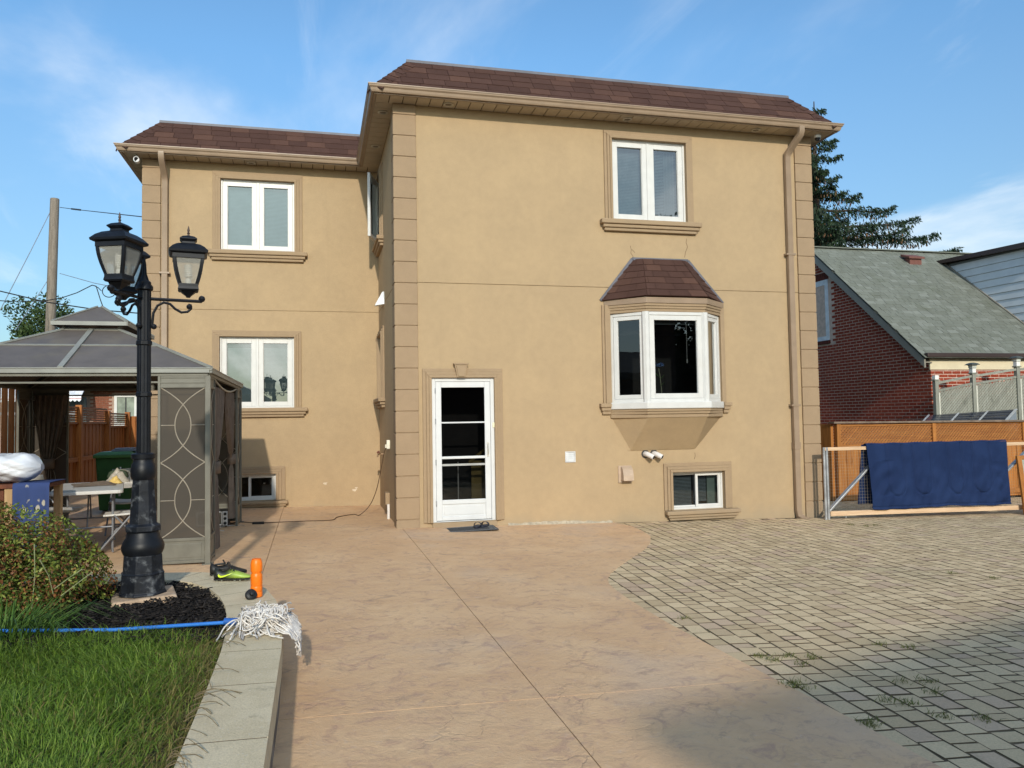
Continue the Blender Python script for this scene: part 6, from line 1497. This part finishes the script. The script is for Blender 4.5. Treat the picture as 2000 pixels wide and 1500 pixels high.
def back_fence():
    Y, x0, x1 = 2.30, 8.96, 15.2; zt, zb = 1.41, -.20
    F = thing('lattice_fence', 'orange stained fence with a lattice band on top behind the gate', 'fence', (x0, Y, zb))
    mb = MB(); mb.add([(x0-.08, Y-.09, zt+.012), (x1, Y-.09, zt-.035), (x1, Y+.09, zt-.035), (x0-.08, Y+.09, zt+.012), (x0-.08, Y-.09, zt+.05), (x1, Y-.09, zt+.003), (x1, Y+.09, zt+.003), (x0-.08, Y+.09, zt+.05)], [(0,3,2,1),(4,5,6,7),(0,1,5,4),(1,2,6,5),(2,3,7,6),(3,0,4,7)]); mb.build('cap_rail', M('weathered_cap', (.20, .145, .105), .85, 0, (7, .25)), F, bev=.004)
    posts = (9.02, 11.30, 13.60)
    for x in posts:
        mb = MB(); mb.box(x-.045, Y-.05, zb-.1, x+.045, Y+.05, zt+.01); mb.build('post', ORW, F, bev=.004)
    mb = MB(); mb.box(x0-.06, Y+.05, zb-.1, x0-.0, Y+.6, zt); 
    mb.build('return_panel', ORW, F)
    for a, b in zip(posts, posts[1:]+(15.2,)):
        a, b = a+.046, b-.046; zl0, zl1 = zt-.42, zt-.055
        for q in ((a, Y-.035, zl0-.06, b, Y+.03, zl0), (a, Y-.03, zl1, b, Y+.03, zl1+.05)): mb = MB(); mb.box(*q); mb.build('rail', ORH, F, bev=.003)
        mb = MB(); mb.box(a, Y-.03, zb+.08, b, Y+.03, zb+.18); mb.build('rail', ORH, F)
        mb = MB(); p = .052; hh = zl1-zl0
        for s, yy in ((1, -.010), (-1, .0)):
            k = -hh
            while k < (b-a):
                u0, u1 = max(0, k), min(b-a, k+hh)
                if u1-u0 > .02:
                    za, zc = (u0-k, u1-k) if s > 0 else (hh-(u0-k), hh-(u1-k))
                    mb.bar((a+u0, Y+yy, zl0+za), (a+u1, Y+yy, zl0+zc), .008, .036, upv=(0, -1, 0) if False else (0, 0, 1))
                k += p*1.414
        o = mb.build('lattice', ORL, F); o['kind'] = 'stuff'
        n = round((b-a)/.142); st = (b-a)/n
        for k in range(n):
            mb = MB(); mb.box(a+st*k+.002, Y+(.0 if k % 2 else .008), zb+.02, a+st*(k+1)-.002, Y+.022, zl0-.06); mb.build('board', ORW, F, bev=.002)
    A = thing('grey_bin', 'dark bin in the gap between the house corner and the lattice fence', 'bin', (8.75, 5.2, G(8.7)))
    mb = MB(); g = G(8.7); mb.box(8.6, 5.0, g, 9.6, 5.6, g+1.02); mb.build('body', M('charcoal_plastic', (.035, .035, .035), .6), A, bev=.02); mb = MB(); mb.box(8.55, 4.95, g+1.02, 9.65, 5.65, g+1.08); mb.build('lid', M('grey_lid', (.22, .21, .20), .6), A, bev=.01)
back_fence()

# ------------------------------------------------------------------ brick neighbour
NX, NY = 12.85, 4.0
RS = (6.395-3.0)/(8.112-3.98)
def roofz(y): return 3.0+RS*(y-3.98)
YR = 8.11; ZRG = roofz(YR)
GREY = mat_shingle('grey_green_shingle', ((.150, .158, .130), (.175, .185, .155), (.205, .215, .185)), (.115, .125, .085))
TAUPE = M('taupe_fascia', (.25, .225, .18), .5, 0, (3, .08)); DGUT = M('dark_brown_gutter', (.045, .028, .024), .4, 0, (3, .1)); CREAM = M('cream_soffit', (.66, .56, .38), .6, 0, (3, .06))
def neighbour():
    B = thing('brick_neighbour', 'dark red brick house with a grey green shingle roof to the right', 'house', (NX, NY, -.2))
    YB = YR*2-NY
    mb = MB(); e = .012
    mb.add([(NX+e, NY+e, -.5), (NX+e, YB, -.5), (NX+e, YB, roofz(NY)-.1), (NX+e, YR, ZRG-.1), (NX+e, NY+e, roofz(NY)-.1)], [(0, 1, 2, 3, 4)])
    mb.quad((NX+e, NY+e, -.5), (26, NY+e, -.5), (26, NY+e, 3.0), (NX+e, NY+e, 3.0)); mb.quad((NX+e, YB, -.5), (26, YB, -.5), (26, YB, 3.0), (NX+e, YB, 3.0)); mb.build('wall', MORT, B)
    WIN = (7.68, 8.72, 3.70, 5.42); items = []; rr = random.Random(9); pz, pl = .0805, .245
    for r_ in range(82):
        z = -.30+r_*pz
        y = NY+.002; half = r_ % 2
        while y < 9.2:
            stp = pl/2 if half else pl; half = 0; ln = stp-.018; yc = y+stp/2
            y += stp
            if yc+ln/2 > YR*2 or z+.07 > min(roofz(yc-ln/2), roofz(2*YR-yc-ln/2))-.02: continue
            if WIN[0]-.02 < yc+ln/2 and yc-ln/2 < WIN[1]+.02 and WIN[2]-.12 < z+.04 < WIN[3]+.22: continue
            q = Vector((NX, yc, z+.035))-CAM; px = 1000+F_PX*q.dot(rt)/q.dot(fw); py = 750-F_PX*q.dot(up)/q.dot(fw)
            if px < 1560 or py > 1000 or (px > 1650 and py > 840): continue
            items.append((frame((NX+.010, yc, z+.035), (0,-1,0), (0,0,1), (-1,0,0)), round(ln-rr.choice((0, .0, .004)), 3), .0635, .0045+.002*rr.choice((0, 1))))
    for r_ in range(40):
        z = -.30+r_*pz; x = NX+.0-(pl/2 if r_ % 2 else 0)
        while x < 20.5:
            xc = max(x, NX+.0)+ (pl-.011)/2 if x >= NX else NX+pl/4; ln = pl-.011 if x >= NX else pl/2-.011; x += pl
            if not (.3 < z < 2.62): continue
            items.append((frame((xc, NY+.010, z+.035), (1,0,0), (0,0,1), (0,-1,0)), ln-.004, .0635, .006))
    pieces('brick', items, mat_brick('neighbour_brick', (.30, .050, .024), (.44, .088, .042)), B, 300, .003)
    # soldier courses round the gable window
    for k in range(13):
        y = WIN[0]-.03+k*.083
        for z0, z1 in ((WIN[3]+.005, WIN[3]+.21), (WIN[2]-.10, WIN[2]-.005)):
            mb = MB(); mb.box(NX-.004-.03*(z0 < WIN[2]), y, z0, NX+.02, y+.073, z1); mb.build('brick', BRK, B)
    T = Tmap(NX, 0, -math.pi/2); u0, u1 = -WIN[1], -WIN[0]
    mb = MB(T); frame_boxes(mb, u0, u1, WIN[2], WIN[3], .15, .0, .09, .12); W = mb.build('window', M('white_window_wood', (.68, .70, .72), .5), B, bev=.004)
    sash(T, W, u0+.15, u1-.15, WIN[2]+.12, WIN[3]-.15, .09, .03, .08, GLASS); mb = MB(T); mb.box(u0+.2, .04, WIN[2]+.42, u1-.2, .07, WIN[2]+.45); mb.build('glazing_bar', BLACKP, W); room(T, W, u0, u1, WIN[2], WIN[3], .4)
    # eave: soffit band, gutter, barge board
    mb = MB(); mb.box(NX-.02, NY-.012, 2.62, 26, NY+.03, 2.90); mb.build('frieze', CREAM, B)
    mb = MB(); mb.box(NX-.25, 3.93, 2.885, 26, NY+.02, 2.915); mb.build('soffit', TAUPE, B)
    mb = MB(); mb.box(NX-.24, 3.80, 2.90, 26, 3.92, 3.00); mb.build('gutter', DGUT, B, bev=.012)
    xr = NX-.26
    mb = MB(); mb.add([(xr, 3.90, roofz(3.90)-.06), (xr, YR, ZRG-.06), (xr, YR, ZRG-.30), (xr, 3.90, roofz(3.90)-.27), (xr+.04, 3.90, roofz(3.90)-.06), (xr+.04, YR, ZRG-.06), (xr+.04, YR, ZRG-.30), (xr+.04, 3.90, roofz(3.90)-.27)], [(0,1,2,3),(7,6,5,4),(0,4,5,1),(3,2,6,7),(0,3,7,4)]); mb.build('barge_board', TAUPE, B)
    mb = MB(); mb.add([(xr+.04, 3.95, roofz(3.95)-.20), (NX+.02, 3.95, roofz(3.95)-.20), (NX+.02, YR, ZRG-.24), (xr+.04, YR, ZRG-.24)], [(0,1,2,3)]); mb.build('rake_soffit', TAUPE, B)
    U = Vector((1, 0, 0)); V = Vector((0, 1, RS)).normalized(); W_ = U.cross(V)
    mb = MB(); mb.add([(xr-.03, 3.86, roofz(3.86)-.03), (26, 3.86, roofz(3.86)-.03), (26, YR, ZRG-.03), (xr-.03, YR, ZRG-.03), (xr-.03, 2*YR-3.86, roofz(3.86)-.03), (26, 2*YR-3.86, roofz(3.86)-.03)], [(0,1,2,3),(3,2,5,4)]); mb.build('roof_deck', M('roof_underlay', (.06, .065, .055), .95), B)
    sl = math.hypot(YR-3.84, ZRG-roofz(3.84)); ex = .150; rows = int(sl/ex)+1; items = []
    for i in range(rows):
        x = xr-.04-(.15 if i % 2 else 0)-rr.random()*.08
        while x < 19.6:
            w_ = rr.choice((.16, .22, .30, .30)); a, b = max(x, xr-.04), x+w_; x += w_
            if b-a < .05: continue
            t = i*ex; bc = Vector(((a+b)/2, 3.84, roofz(3.84)))+V*(t+ex*.5)
            if bc.z > ZRG+.05: continue
            if bc.x > 16.75 and bc.y < 7.5: continue
            v2 = (V-W_*.03).normalized(); w2 = U.cross(v2)
            items.append((frame(bc+W_*(.0+.004*rr.random()), U, v2, w2), round(b-a-.008, 2), ex*1.10, .014))
    pieces('shingle', items, GREY, B, 300, .002)
    mb = MB(); mb.bar((xr-.04, YR, ZRG+.015), (26, YR, ZRG+.015), .22, .03); mb.build('ridge_cap', GREY, B)
    # roof vent
    vb = Vector((15.62, 7.55, roofz(7.55))); mb = MB(Matrix.Translation(vb)); mb.add([(-.26,-.16,.10),(.26,-.16,.10),(.26,.20,.22),(-.26,.20,.22),(-.26,-.16,.16),(.26,-.16,.16),(.26,.20,.29),(-.26,.20,.29)], [(0,3,2,1),(4,5,6,7),(0,1,5,4),(1,2,6,5),(2,3,7,6),(3,0,4,7)]); mb.box(-.2, -.10, -.1, .2, .15, .15); mb.build('roof_vent', M('brown_vent', (.16, .062, .045), .6), B, bev=.008)
    # dormer with pale horizontal siding
    DX = 16.70; SID = M('pale_siding', (.60, .64, .66), .55, .03, (2, .05)); zt = 5.93
    mb = MB(); mb.add([(DX+.03, 4.2, roofz(4.2)-.1), (DX+.03, 7.6, roofz(7.6)-.05), (DX+.03, 7.6, zt), (DX+.03, 4.2, zt-.12)], [(0,1,2,3)]); mb.build('dormer_wall', M('siding_gap', (.14, .16, .17), .8), B)
    k = 0; z = roofz(4.2)
    for k in range(14):
        zb = zt-.12-.205*(k+1); z1 = zb+.197
        yl = max(4.2, 4.2); y_end = min(7.62, 3.98+(zb-3.0)/RS+.06); y_end1 = min(7.62, 3.98+(z1-3.0)/RS+.06)
        if y_end1 < 4.3: break
        y_end = max(y_end, 4.21)
        mb = MB(); mb.add([(DX, 4.2, zb), (DX, y_end, zb+.02*(y_end-4.2)/3.4*2), (DX+.022, y_end1, z1+.02*(y_end1-4.2)/3.4*2), (DX+.022, 4.2, z1), (DX+.03, 4.2, zb), (DX+.03, y_end, zb+.02*(y_end-4.2)/3.4*2)], [(0,1,2,3),(4,5,1,0)]); mb.build('siding_board', SID, B)
    mb = MB(); mb.add([(DX-.18, 3.6, zt-.16), (DX-.18, 7.75, zt+.03), (23, 7.75, zt+.3), (23, 3.6, zt+.1), (DX-.18, 3.6, zt-.02), (DX-.18, 7.75, zt+.13), (23, 7.75, zt+.42), (23, 3.6, zt+.25)], [(0,3,2,1),(4,5,6,7),(0,1,5,4),(1,2,6,5),(2,3,7,6),(3,0,4,7)]); mb.build('dormer_roof', DGUT, B)
    mb = MB(); mb.bar((DX-.01, 4.1, roofz(4.1)+.03), (DX-.01, 7.6, roofz(7.6)+.03), .05, .05); mb.build('dormer_flashing', TAUPE, B)
neighbour()
def lattice_screen():
    Y = 3.05
    A = thing('lattice_screen', 'weathered grey lattice privacy screen with solar post caps in front of the brick wall', 'screen', (13.2, Y, 0))
    GW = mat_wood('grey_weathered_wood', (.30, .30, .25), (.21, .21, .17), 'z', .9); CAPG = M('cap_grey', (.07, .08, .075), .4); PALE = M('pale_strip', (.62, .60, .50), .7); CLR = M('cap_clear', (.55, .56, .50), .2)
    posts = [(12.10, 2.45), (13.10, 2.60), (14.32, 2.75), (15.6, 2.85)]
    for i, (x, z) in enumerate(posts):
        mb = MB(); mb.box(x-.045, Y-.045, -.2, x+.045, Y+.045, z-.12); mb.box(x-.07, Y-.06, z-.14, x+.07, Y+.06, z-.11); mb.build('post', GW, A, bev=.004)
        mb = MB(); mb.box(x+.047, Y-.04, .5, x+.075, Y-.0, z-.40); mb.build('pale_batten', PALE, A)
        mb = MB(); mb.box(x-.048, Y-.048, z-.11, x+.048, Y+.048, z-.02); mb.build('cap_base', M('cap_white', (.78, .76, .70), .5), A)
        if i:
            mb = MB(); mb.lathe([(.055, z-.02), (.085, z+.0), (.075, z+.02), (.095, z+.06)], (x, Y, 0), 4, R(45)); mb.build('cap_lens', CLR, A)
            mb = MB(); mb.lathe([(.150, z+.06), (.150, z+.07), (.10, z+.10), (.03, z+.115)], (x, Y, 0), 4, R(45)); mb.build('solar_cap', CAPG, A)
    for (x0, z0), (x1, z1) in zip(posts, posts[1:]):
        for dz, h in ((-.19, .05), (-.36, .05)): mb = MB(); mb.bar((x0+.046, Y, z0+dz), (x1-.046, Y, z1+dz), .05, h); mb.build('rail', GW, A)
        mb = MB(); a, b = x0+.08, x1-.05; za, zb = .9, None; p = .052*1.414
        zt_ = lambda x: z0-.385+(z1-z0)*(x-x0)/(x1-x0)
        for s, yy in ((1, -.008), (-1, .002)):
            k = -2.2
            while k < 2.6:
                u0, u1 = 0, b-a; pts = []
                for j in range(41):
                    u = u0+(u1-u0)*j/40; z = .9+(u-k if s > 0 else (b-a)-u-k)
                    if .9 <= z <= zt_(a+u): pts.append((a+u, Y+yy, z))
                if len(pts) > 1: mb.bar(pts[0], pts[-1], .007, .037)
                k += p
        o = mb.build('lattice', GW, A); o['kind'] = 'stuff'
lattice_screen()
def glass_roof():
    A = thing('lean_to_roof', 'low sloping roof of dark panels with silver bars just behind the lattice fence', 'roof', (12.8, 2.75, 0))
    f = [Vector((11.25, 2.5, 1.435)), Vector((13.35, 2.5, 1.39))]; b = [Vector((11.85, 3.0, 1.56)), Vector((14.2, 3.0, 1.66))]
    PN = M('dark_panel', (.016, .022, .040), .18, 0, (5, .2)); n = 4
    for i in range(3):
        for j in range(n):
            g = lambda u, v: f[0].lerp(f[1], u).lerp(b[0].lerp(b[1], u), v)
            mb = MB(); mb.plate([g(i/3+.01, j/n+.03), g((i+1)/3-.01, j/n+.03), g((i+1)/3-.01, (j+1)/n-.03), g(i/3+.01, (j+1)/n-.03)], .012); mb.build('panel', PN, A)
    for i in range(4): mb = MB(); mb.bar(f[0].lerp(f[1], i/3), b[0].lerp(b[1], i/3), .05 if i == 3 else .03, .02); mb.build('bar', M('silver_bar', (.55, .56, .57), .4, metal=.3), A)
    mb = MB(); mb.add([f[1]-Vector((0, 0, .02)), b[1]-Vector((0, 0, .02)), b[1]-Vector((0, 0, 1.0)), f[1]-Vector((0, 0, 1.0))], [(0, 1, 2, 3)]); mb.build('end_wall', M('blue_grey_panel', (.22, .25, .28), .6), A)
glass_roof()
# ------------------------------------------------------------------ trees
NEED = mat_leaf('spruce_needles', ((.008, .020, .010), (.015, .035, .014), (.028, .052, .018), (.022, .040, .022)), .6, .12)
BARK = M('bark', (.07, .05, .038), .95, 0, (8, .3), (30, .8, .02))
def spruce():
    tx, ty = 18.55, 16.0; top = 14.35
    S = thing('spruce_tree', 'tall dark spruce with long drooping branches behind the right hand roofs', 'tree', (tx, ty, -.3))
    mb = MB(); mb.tube([(tx, ty, -.3), (tx+.05, ty, 6), (tx-.02, ty, 11), (tx+.05, ty, top)], [.34, .24, .12, .02], 10); mb.build('trunk', BARK, S, smooth=True)
    rr = random.Random(11); mb = MB(); C_, A_, N_, L_, W_ = [], [], [], [], []; CN = []
    spec = []
    for z, L, az in ((13.95, .55, 0), (13.4, .4, 170), (12.75, 1.15, 5), (12.35, .8, -30), (12.0, 1.15, -8), (11.5, .8, 20), (11.1, .9, -25), (10.6, 2.35, 8), (10.45, 1.2, -30), (9.95, 3.5, -4), (9.7, 2.2, 25), (9.3, 4.0, -18), (9.0, 6.0, 2), (8.7, 3.4, -35), (8.4, 4.4, 15), (8.1, 6.0, -10), (8.2, 3.0, 35), (8.8, 2.4, -60)): spec.append((z, L, R(az)))
    z = 7.8
    while z > 2.5: spec.append((z, 4.0+rr.random()*1.5, rr.random()*6.28)); z -= .22
    z = 13.6
    while z > 7.9: spec.append((z, max(.3, (14.3-z)*.40+.2*rr.random()), R(rr.uniform(100, 260)))); z -= .16
    for z, L, az in spec:
        P = []; d = Vector((math.cos(az), math.sin(az), 0)); sd = Vector((-d.y, d.x, 0)); nseg = max(6, int(L*6)); wob = rr.uniform(-.15, .15)
        for i in range(nseg+1):
            t = i/nseg; P.append(Vector((tx, ty, z))+d*(L*t)+sd*(wob*math.sin(t*3)*L*.3)+Vector((0, 0, L*(-.12*t+.16*t*t*t)+.05*math.sin(t*9+z))))
        mb.tube(P, [max(.008, .055*(1-i/nseg)*min(1, L/3)+.008) for i in range(nseg+1)], 6, cap=False)
        if z < 7.5: dens = 40
        else: dens = 215
        for i in range(int(L*dens)):
            t = rr.random()**.85; k = t*nseg; j = min(int(k), nseg-1); p = P[j].lerp(P[j+1], k-j); wd = (.10+.42*math.sin(min(1, (1-t)*1.5+.12)*math.pi*.5))*min(1, L/2.2)
            side = rr.uniform(-1, 1); drop = rr.random()**1.4*(.55 if L > 2 else .3)*(1-.35*t)
            c = p+sd*(side*wd)+d*(rr.uniform(-.1, .1))+Vector((0, 0, .07-drop*(.5+.5*abs(side))))
            a = (d*rr.uniform(.1, .8)+sd*side*.5+Vector((0, 0, -rr.uniform(.1, 1.3)))).normalized()
            C_.append(c); A_.append(a); N_.append(Vector((rr.gauss(0, 1), rr.gauss(0, 1), rr.gauss(0, .6))).normalized()); L_.append(rr.uniform(.10, .26)); W_.append(rr.uniform(.03, .07))
        if 8 < z < 11.5:
            for i in range(int(L*7)):
                t = rr.uniform(.2, .95); j = int(t*nseg); p = P[min(j, nseg)]; CN.append(p+sd*rr.uniform(-.3, .3)+Vector((0, 0, -rr.uniform(.12, .35))))
    mb.build('limb', BARK, S, smooth=True)['kind'] = 'stuff'
    leaf_quads('crown', np.array(C_), np.array(L_), np.array(W_), np.array(N_), NEED, S, axis=np.array(A_))
    mb = MB()
    for c in CN: mb.lathe([(.004, -.09), (.022, -.05), (.020, .0), (.004, .03)], c, 5)
    mb.build('cone', M('spruce_cone', (.16, .085, .04), .8), S)['kind'] = 'stuff'
spruce()
def leafy(name, label, base, h, rad, n, cols, seed, size=.12, trunk=.14, group=None, flat=.9):
    S = thing(name, label, 'tree', base, group); rr = random.Random(seed); b = Vector(base); mb = MB()
    mb.tube([b, b+Vector((.1, 0, h*.35)), b+Vector((0, .1, h*.7))], [trunk, trunk*.75, trunk*.3], 8)
    cl = []
    for i in range(22):
        a = rr.random()*6.28; e = rr.uniform(-.75, 1); q = math.sqrt(max(0, 1-e*e))*rr.uniform(.55, .95); c = b+Vector((rad*q*math.cos(a), rad*q*math.sin(a), h-rad*flat+rad*flat*e)); cl.append((c, rad*rr.uniform(.22, .42))); mb.tube([b+Vector((0, 0, h*.45)), (b+Vector((0, 0, h*.5))).lerp(c, .6), c], [trunk*.4, trunk*.2, trunk*.06], 5)
    mb.build('trunk', BARK, S, smooth=True)
    k = n//len(cl); C_ = np.concatenate([np.array(c)+unit(k)*(RNG.random(k)**.45)[:, None]*r_*np.array([1, 1, .85]) for c, r_ in cl]); m = len(C_)
    leaf_quads('crown', C_, RNG.uniform(.7, 1.3, m)*size, RNG.uniform(.4, .8, m)*size, unit(m)*.8+np.array([0, 0, .4]), mat_leaf(name+'_leaf', cols, .5, .25), S); return S
leafy('leafy_tree', 'small round leafy tree beyond the utility pole', (-11.5, 22.2, -.5), 6.75, 2.0, 9000, ((.03, .055, .015), (.055, .09, .025), (.085, .12, .035)), 4, .16)
# across the street, behind the photographer: what the windows mirror and what shades the near paving
GC = ((.012, .028, .008), (.022, .045, .012), (.04, .065, .018))
for i, (x, y, h, r_) in enumerate(((21, -31, 13.5, 5.5), (30, -36, 15, 6.5), (13.5, -44, 15.5, 5), (40, -30, 13, 6))):
    leafy('street_tree', ('broad street tree across the road, nearest the brick house', 'tallest broad tree across the road', 'narrow street tree behind the gabled house', 'street tree furthest along the road')[i], (x, y, -.7), h, r_, 16000, GC, 40+i, .55, .35, 'street trees across the road')
def far_house(name, label, x, y, ang, w_, d_, h, col, roofcol, rise):
    B = thing(name, label, 'house', (x, y, -.7)); T = Matrix.Translation((x, y, 0)) @ Matrix.Rotation(ang, 4, 'Z')
    WM = M(name+'_wall', col, .9, 0, (3, .15)); mb = MB(T); mb.box(0, -d_, -.7, w_, 0, h); mb.build('wall', WM, B)
    mb = MB(T); o = .35; mb.add([(-o, -d_-o, h), (w_+o, -d_-o, h), (w_+o, o, h), (-o, o, h), (d_*.5, -d_/2, h+rise), (w_-d_*.5, -d_/2, h+rise), (-o, -d_-o, h-.2), (w_+o, -d_-o, h-.2), (w_+o, o, h-.2), (-o, o, h-.2)], [(0,1,5,4),(1,2,5),(2,3,4,5),(3,0,4),(6,7,1,0),(7,8,2,1),(8,9,3,2),(9,6,0,3),(6,9,8,7)]); mb.build('roof', M(name+'_roof', roofcol, .9, 0, (4, .2)), B)
    for k in range(3):
        u = w_*(.2+.3*k); mb = MB(T); frame_boxes(mb, u-.6, u+.6, 1.0, 2.3, .08, -.02, .04); W = mb.build('window', WHITE, B); mb = MB(T); mb.quad((u+.5, .02, 1.1), (u-.5, .02, 1.1), (u-.5, .02, 2.2), (u+.5, .02, 2.2)); mb.build('pane', M('far_pane', (.05, .06, .07), .1), W)
    return B
far_house('gabled_house', 'dark two storey house across the street whose eave shades the near paving', -.29, -20.45, R(17), 13, 8.5, 5.55, (.10, .06, .045), (.06, .055, .055), 1.3)
far_house('low_house', 'low house across the street to the left', -24, -27, R(-6), 12, 8, 4.2, (.16, .14, .12), (.07, .065, .06), 1.6)
far_house('side_neighbour', 'dark house next door on the left, outside the gate', -14, -15, R(90), 13, 8, 2.9, (.07, .05, .04), (.05, .05, .05), 1.0)
far_house('opposite_house', 'long brick house across the road below the street trees', 9, -36, R(4), 24, 9, 4.6, (.09, .05, .04), (.045, .045, .045), 1.6)
# ------------------------------------------------------------------ pole and wires
def pole():
    p = ray(107, 388)*28.0+CAM; x, y = p.x, p.y; top = p.z
    A = thing('utility_pole', 'weathered wooden utility pole rising behind the gazebo', 'pole', (x, y, -.7))
    mb = MB(); mb.tube([(x-.22, y, -.7), (x-.10, y, top*.5), (x+.0, y, top-.02), (x, y, top)], [.175, .165, .145, .135], 14); mb.build('shaft', mat_wood('pole_wood', (.27, .225, .18), (.16, .13, .10), 'z', .9), A, smooth=True)
    BW_ = M('wire_black', (.02, .02, .022), .6); GW_ = M('wire_grey', (.22, .24, .28), .5)
    def wire(label, pts, r, mat, sag=0):
        P = [CAM+ray(a, b)*d for a, b, d in pts]; W = thing('overhead_wire', label, 'wire', P[0], 'overhead wires'); Q = []
        for a, b in zip(P, P[1:]):
            for k in range(10): t = k/10; Q.append(a.lerp(b, t)-Vector((0, 0, sag*4*t*(1-t))))
        mb = MB(); mb.tube(Q+[P[-1]], r, 5); mb.build('strand', mat, W, smooth=True); return W
    W = wire('upper service wire running from the pole top to the house corner', [(117, 405, 28), (160, 410.5, 24.5), (283, 424, 16.2)], .011, BW_)
    q0, q1 = CAM+ray(140, 408)*26, CAM+ray(157, 410)*24.6; mb = MB(); mb.tube([q0, q1], .03, 6); mb.build('splice', BW_, W, smooth=True)
    wire('long guy wire slanting down left of the pole', [(97, 416, 28), (60, 490, 26.5), (0, 606, 24)], .013, GW_)
    wire('short lower guy wire left of the pole', [(98, 540, 28), (45, 622, 27), (30, 645, 26.5)], .011, GW_)
    wire('thick black cable crossing low behind the gazebo top', [(-40, 559, 22), (90, 590, 22), (190, 605, 22), (285, 613, 22)], .017, BW_)
    wire('slack cable rising from the left edge to the wire loop', [(-40, 585, 24), (20, 588.5, 24), (85, 588, 24), (120, 582, 24), (150, 572, 24), (180, 557, 24), (188, 559, 24), (196, 585, 24), (204, 607, 24)], .015, BW_)
    wire('thin wire from the pole bracket towards the lamp', [(117, 534, 28), (185, 553, 24), (245, 565, 20), (290, 572, 17)], .011, GW_)
    W = wire('coiled loop of spare cable left of the lamp post', [(186, 559, 24), (192, 562, 24), (198, 568, 24)], .013, BW_)
    for cx, cy, rx, ry in ((213, 569, 13, 11.5),):
        P = [CAM+ray(cx+rx*math.cos(a), cy+ry*math.sin(a))*24 for a in [R(k) for k in range(-60, 261, 16)]]; mb = MB(); mb.tube(P, .014, 5); mb.build('loop', BW_, W, smooth=True)
pole()
# ------------------------------------------------------------------ mat and sandals at the door
def doormat():
    a = R(-2); g = G(.95)+.006; T = Matrix.Translation((.925, -.345, g)) @ Matrix.Rotation(R(-1.3), 4, 'Y') @ Matrix.Rotation(a, 4, 'Z')
    D = thing('door_mat', 'dark grey door mat with a patterned border below the white door', 'mat', (.925, -.345, g)); DG = M('mat_charcoal', (.050, .052, .056), .95, 0, (40, .3), (150, .8, .004)); LG_ = M('mat_border', (.15, .15, .15), .95, 0, (30, .3), (150, .8, .004))
    mb = MB(T); mb.box(-.43, -.24, 0, .43, .24, .010); mb.build('mat_base', DG, D, bev=.004)
    mb = MB(T); w_ = .05
    for x0, x1, y0, y1 in ((-.41, .41, -.225, -.205), (-.41, .41, .205, .225), (-.41, -.39, -.205, .205), (.39, .41, -.205, .205)): mb.box(x0, y0, .010, x1, y1, .0125)
    for i in range(40):
        for j in range(3): x = -.385+.0197*i; mb.box(x, -.195+.014*j, .010, x+.008, -.187+.014*j, .012); mb.box(x, .158+.014*j, .010, x+.008, .166+.014*j, .012)
    for j in range(18):
        for i in range(4): y = -.15+.0175*j; mb.box(-.382+.016*i, y, .010, -.373+.016*i, y+.008, .012); mb.box(.320+.016*i, y, .010, .329+.016*i, y+.008, .012)
    mb.build('border', LG_, D)
    SB = M('navy_rubber', (.018, .020, .034), .6)
    for k, (x, y, rz, lab) in enumerate(((1.10, -.27, R(70), 'left dark slide sandal of the pair on the door mat'), (1.21, -.25, R(62), 'right dark slide sandal of the pair on the door mat'))):
        S = thing('slide_sandal', lab, 'sandal', (x, y, g+.010), 'pair of sandals on the mat', rz); mb = MB(); pts = []
        for t in range(24):
            an = t/24*2*math.pi; px_ = .135*math.cos(an); pts.append((px_, .046*math.sin(an)*(1+.18*math.cos(an)-.12*math.cos(2*an))))
        mb.prism(pts, .0, .028); mb.build('sole', SB, S, local=True, bev=.006)
        mb = MB(); mb.grid(lambda u, v: (.0+.075*(v), .052*math.cos(math.pi*u), .02+.058*math.sin(math.pi*u)**.8*(1-.15*v)), 16, 4); mb.build('strap', SB, S, local=True, smooth=True, solid=.006)
doormat()
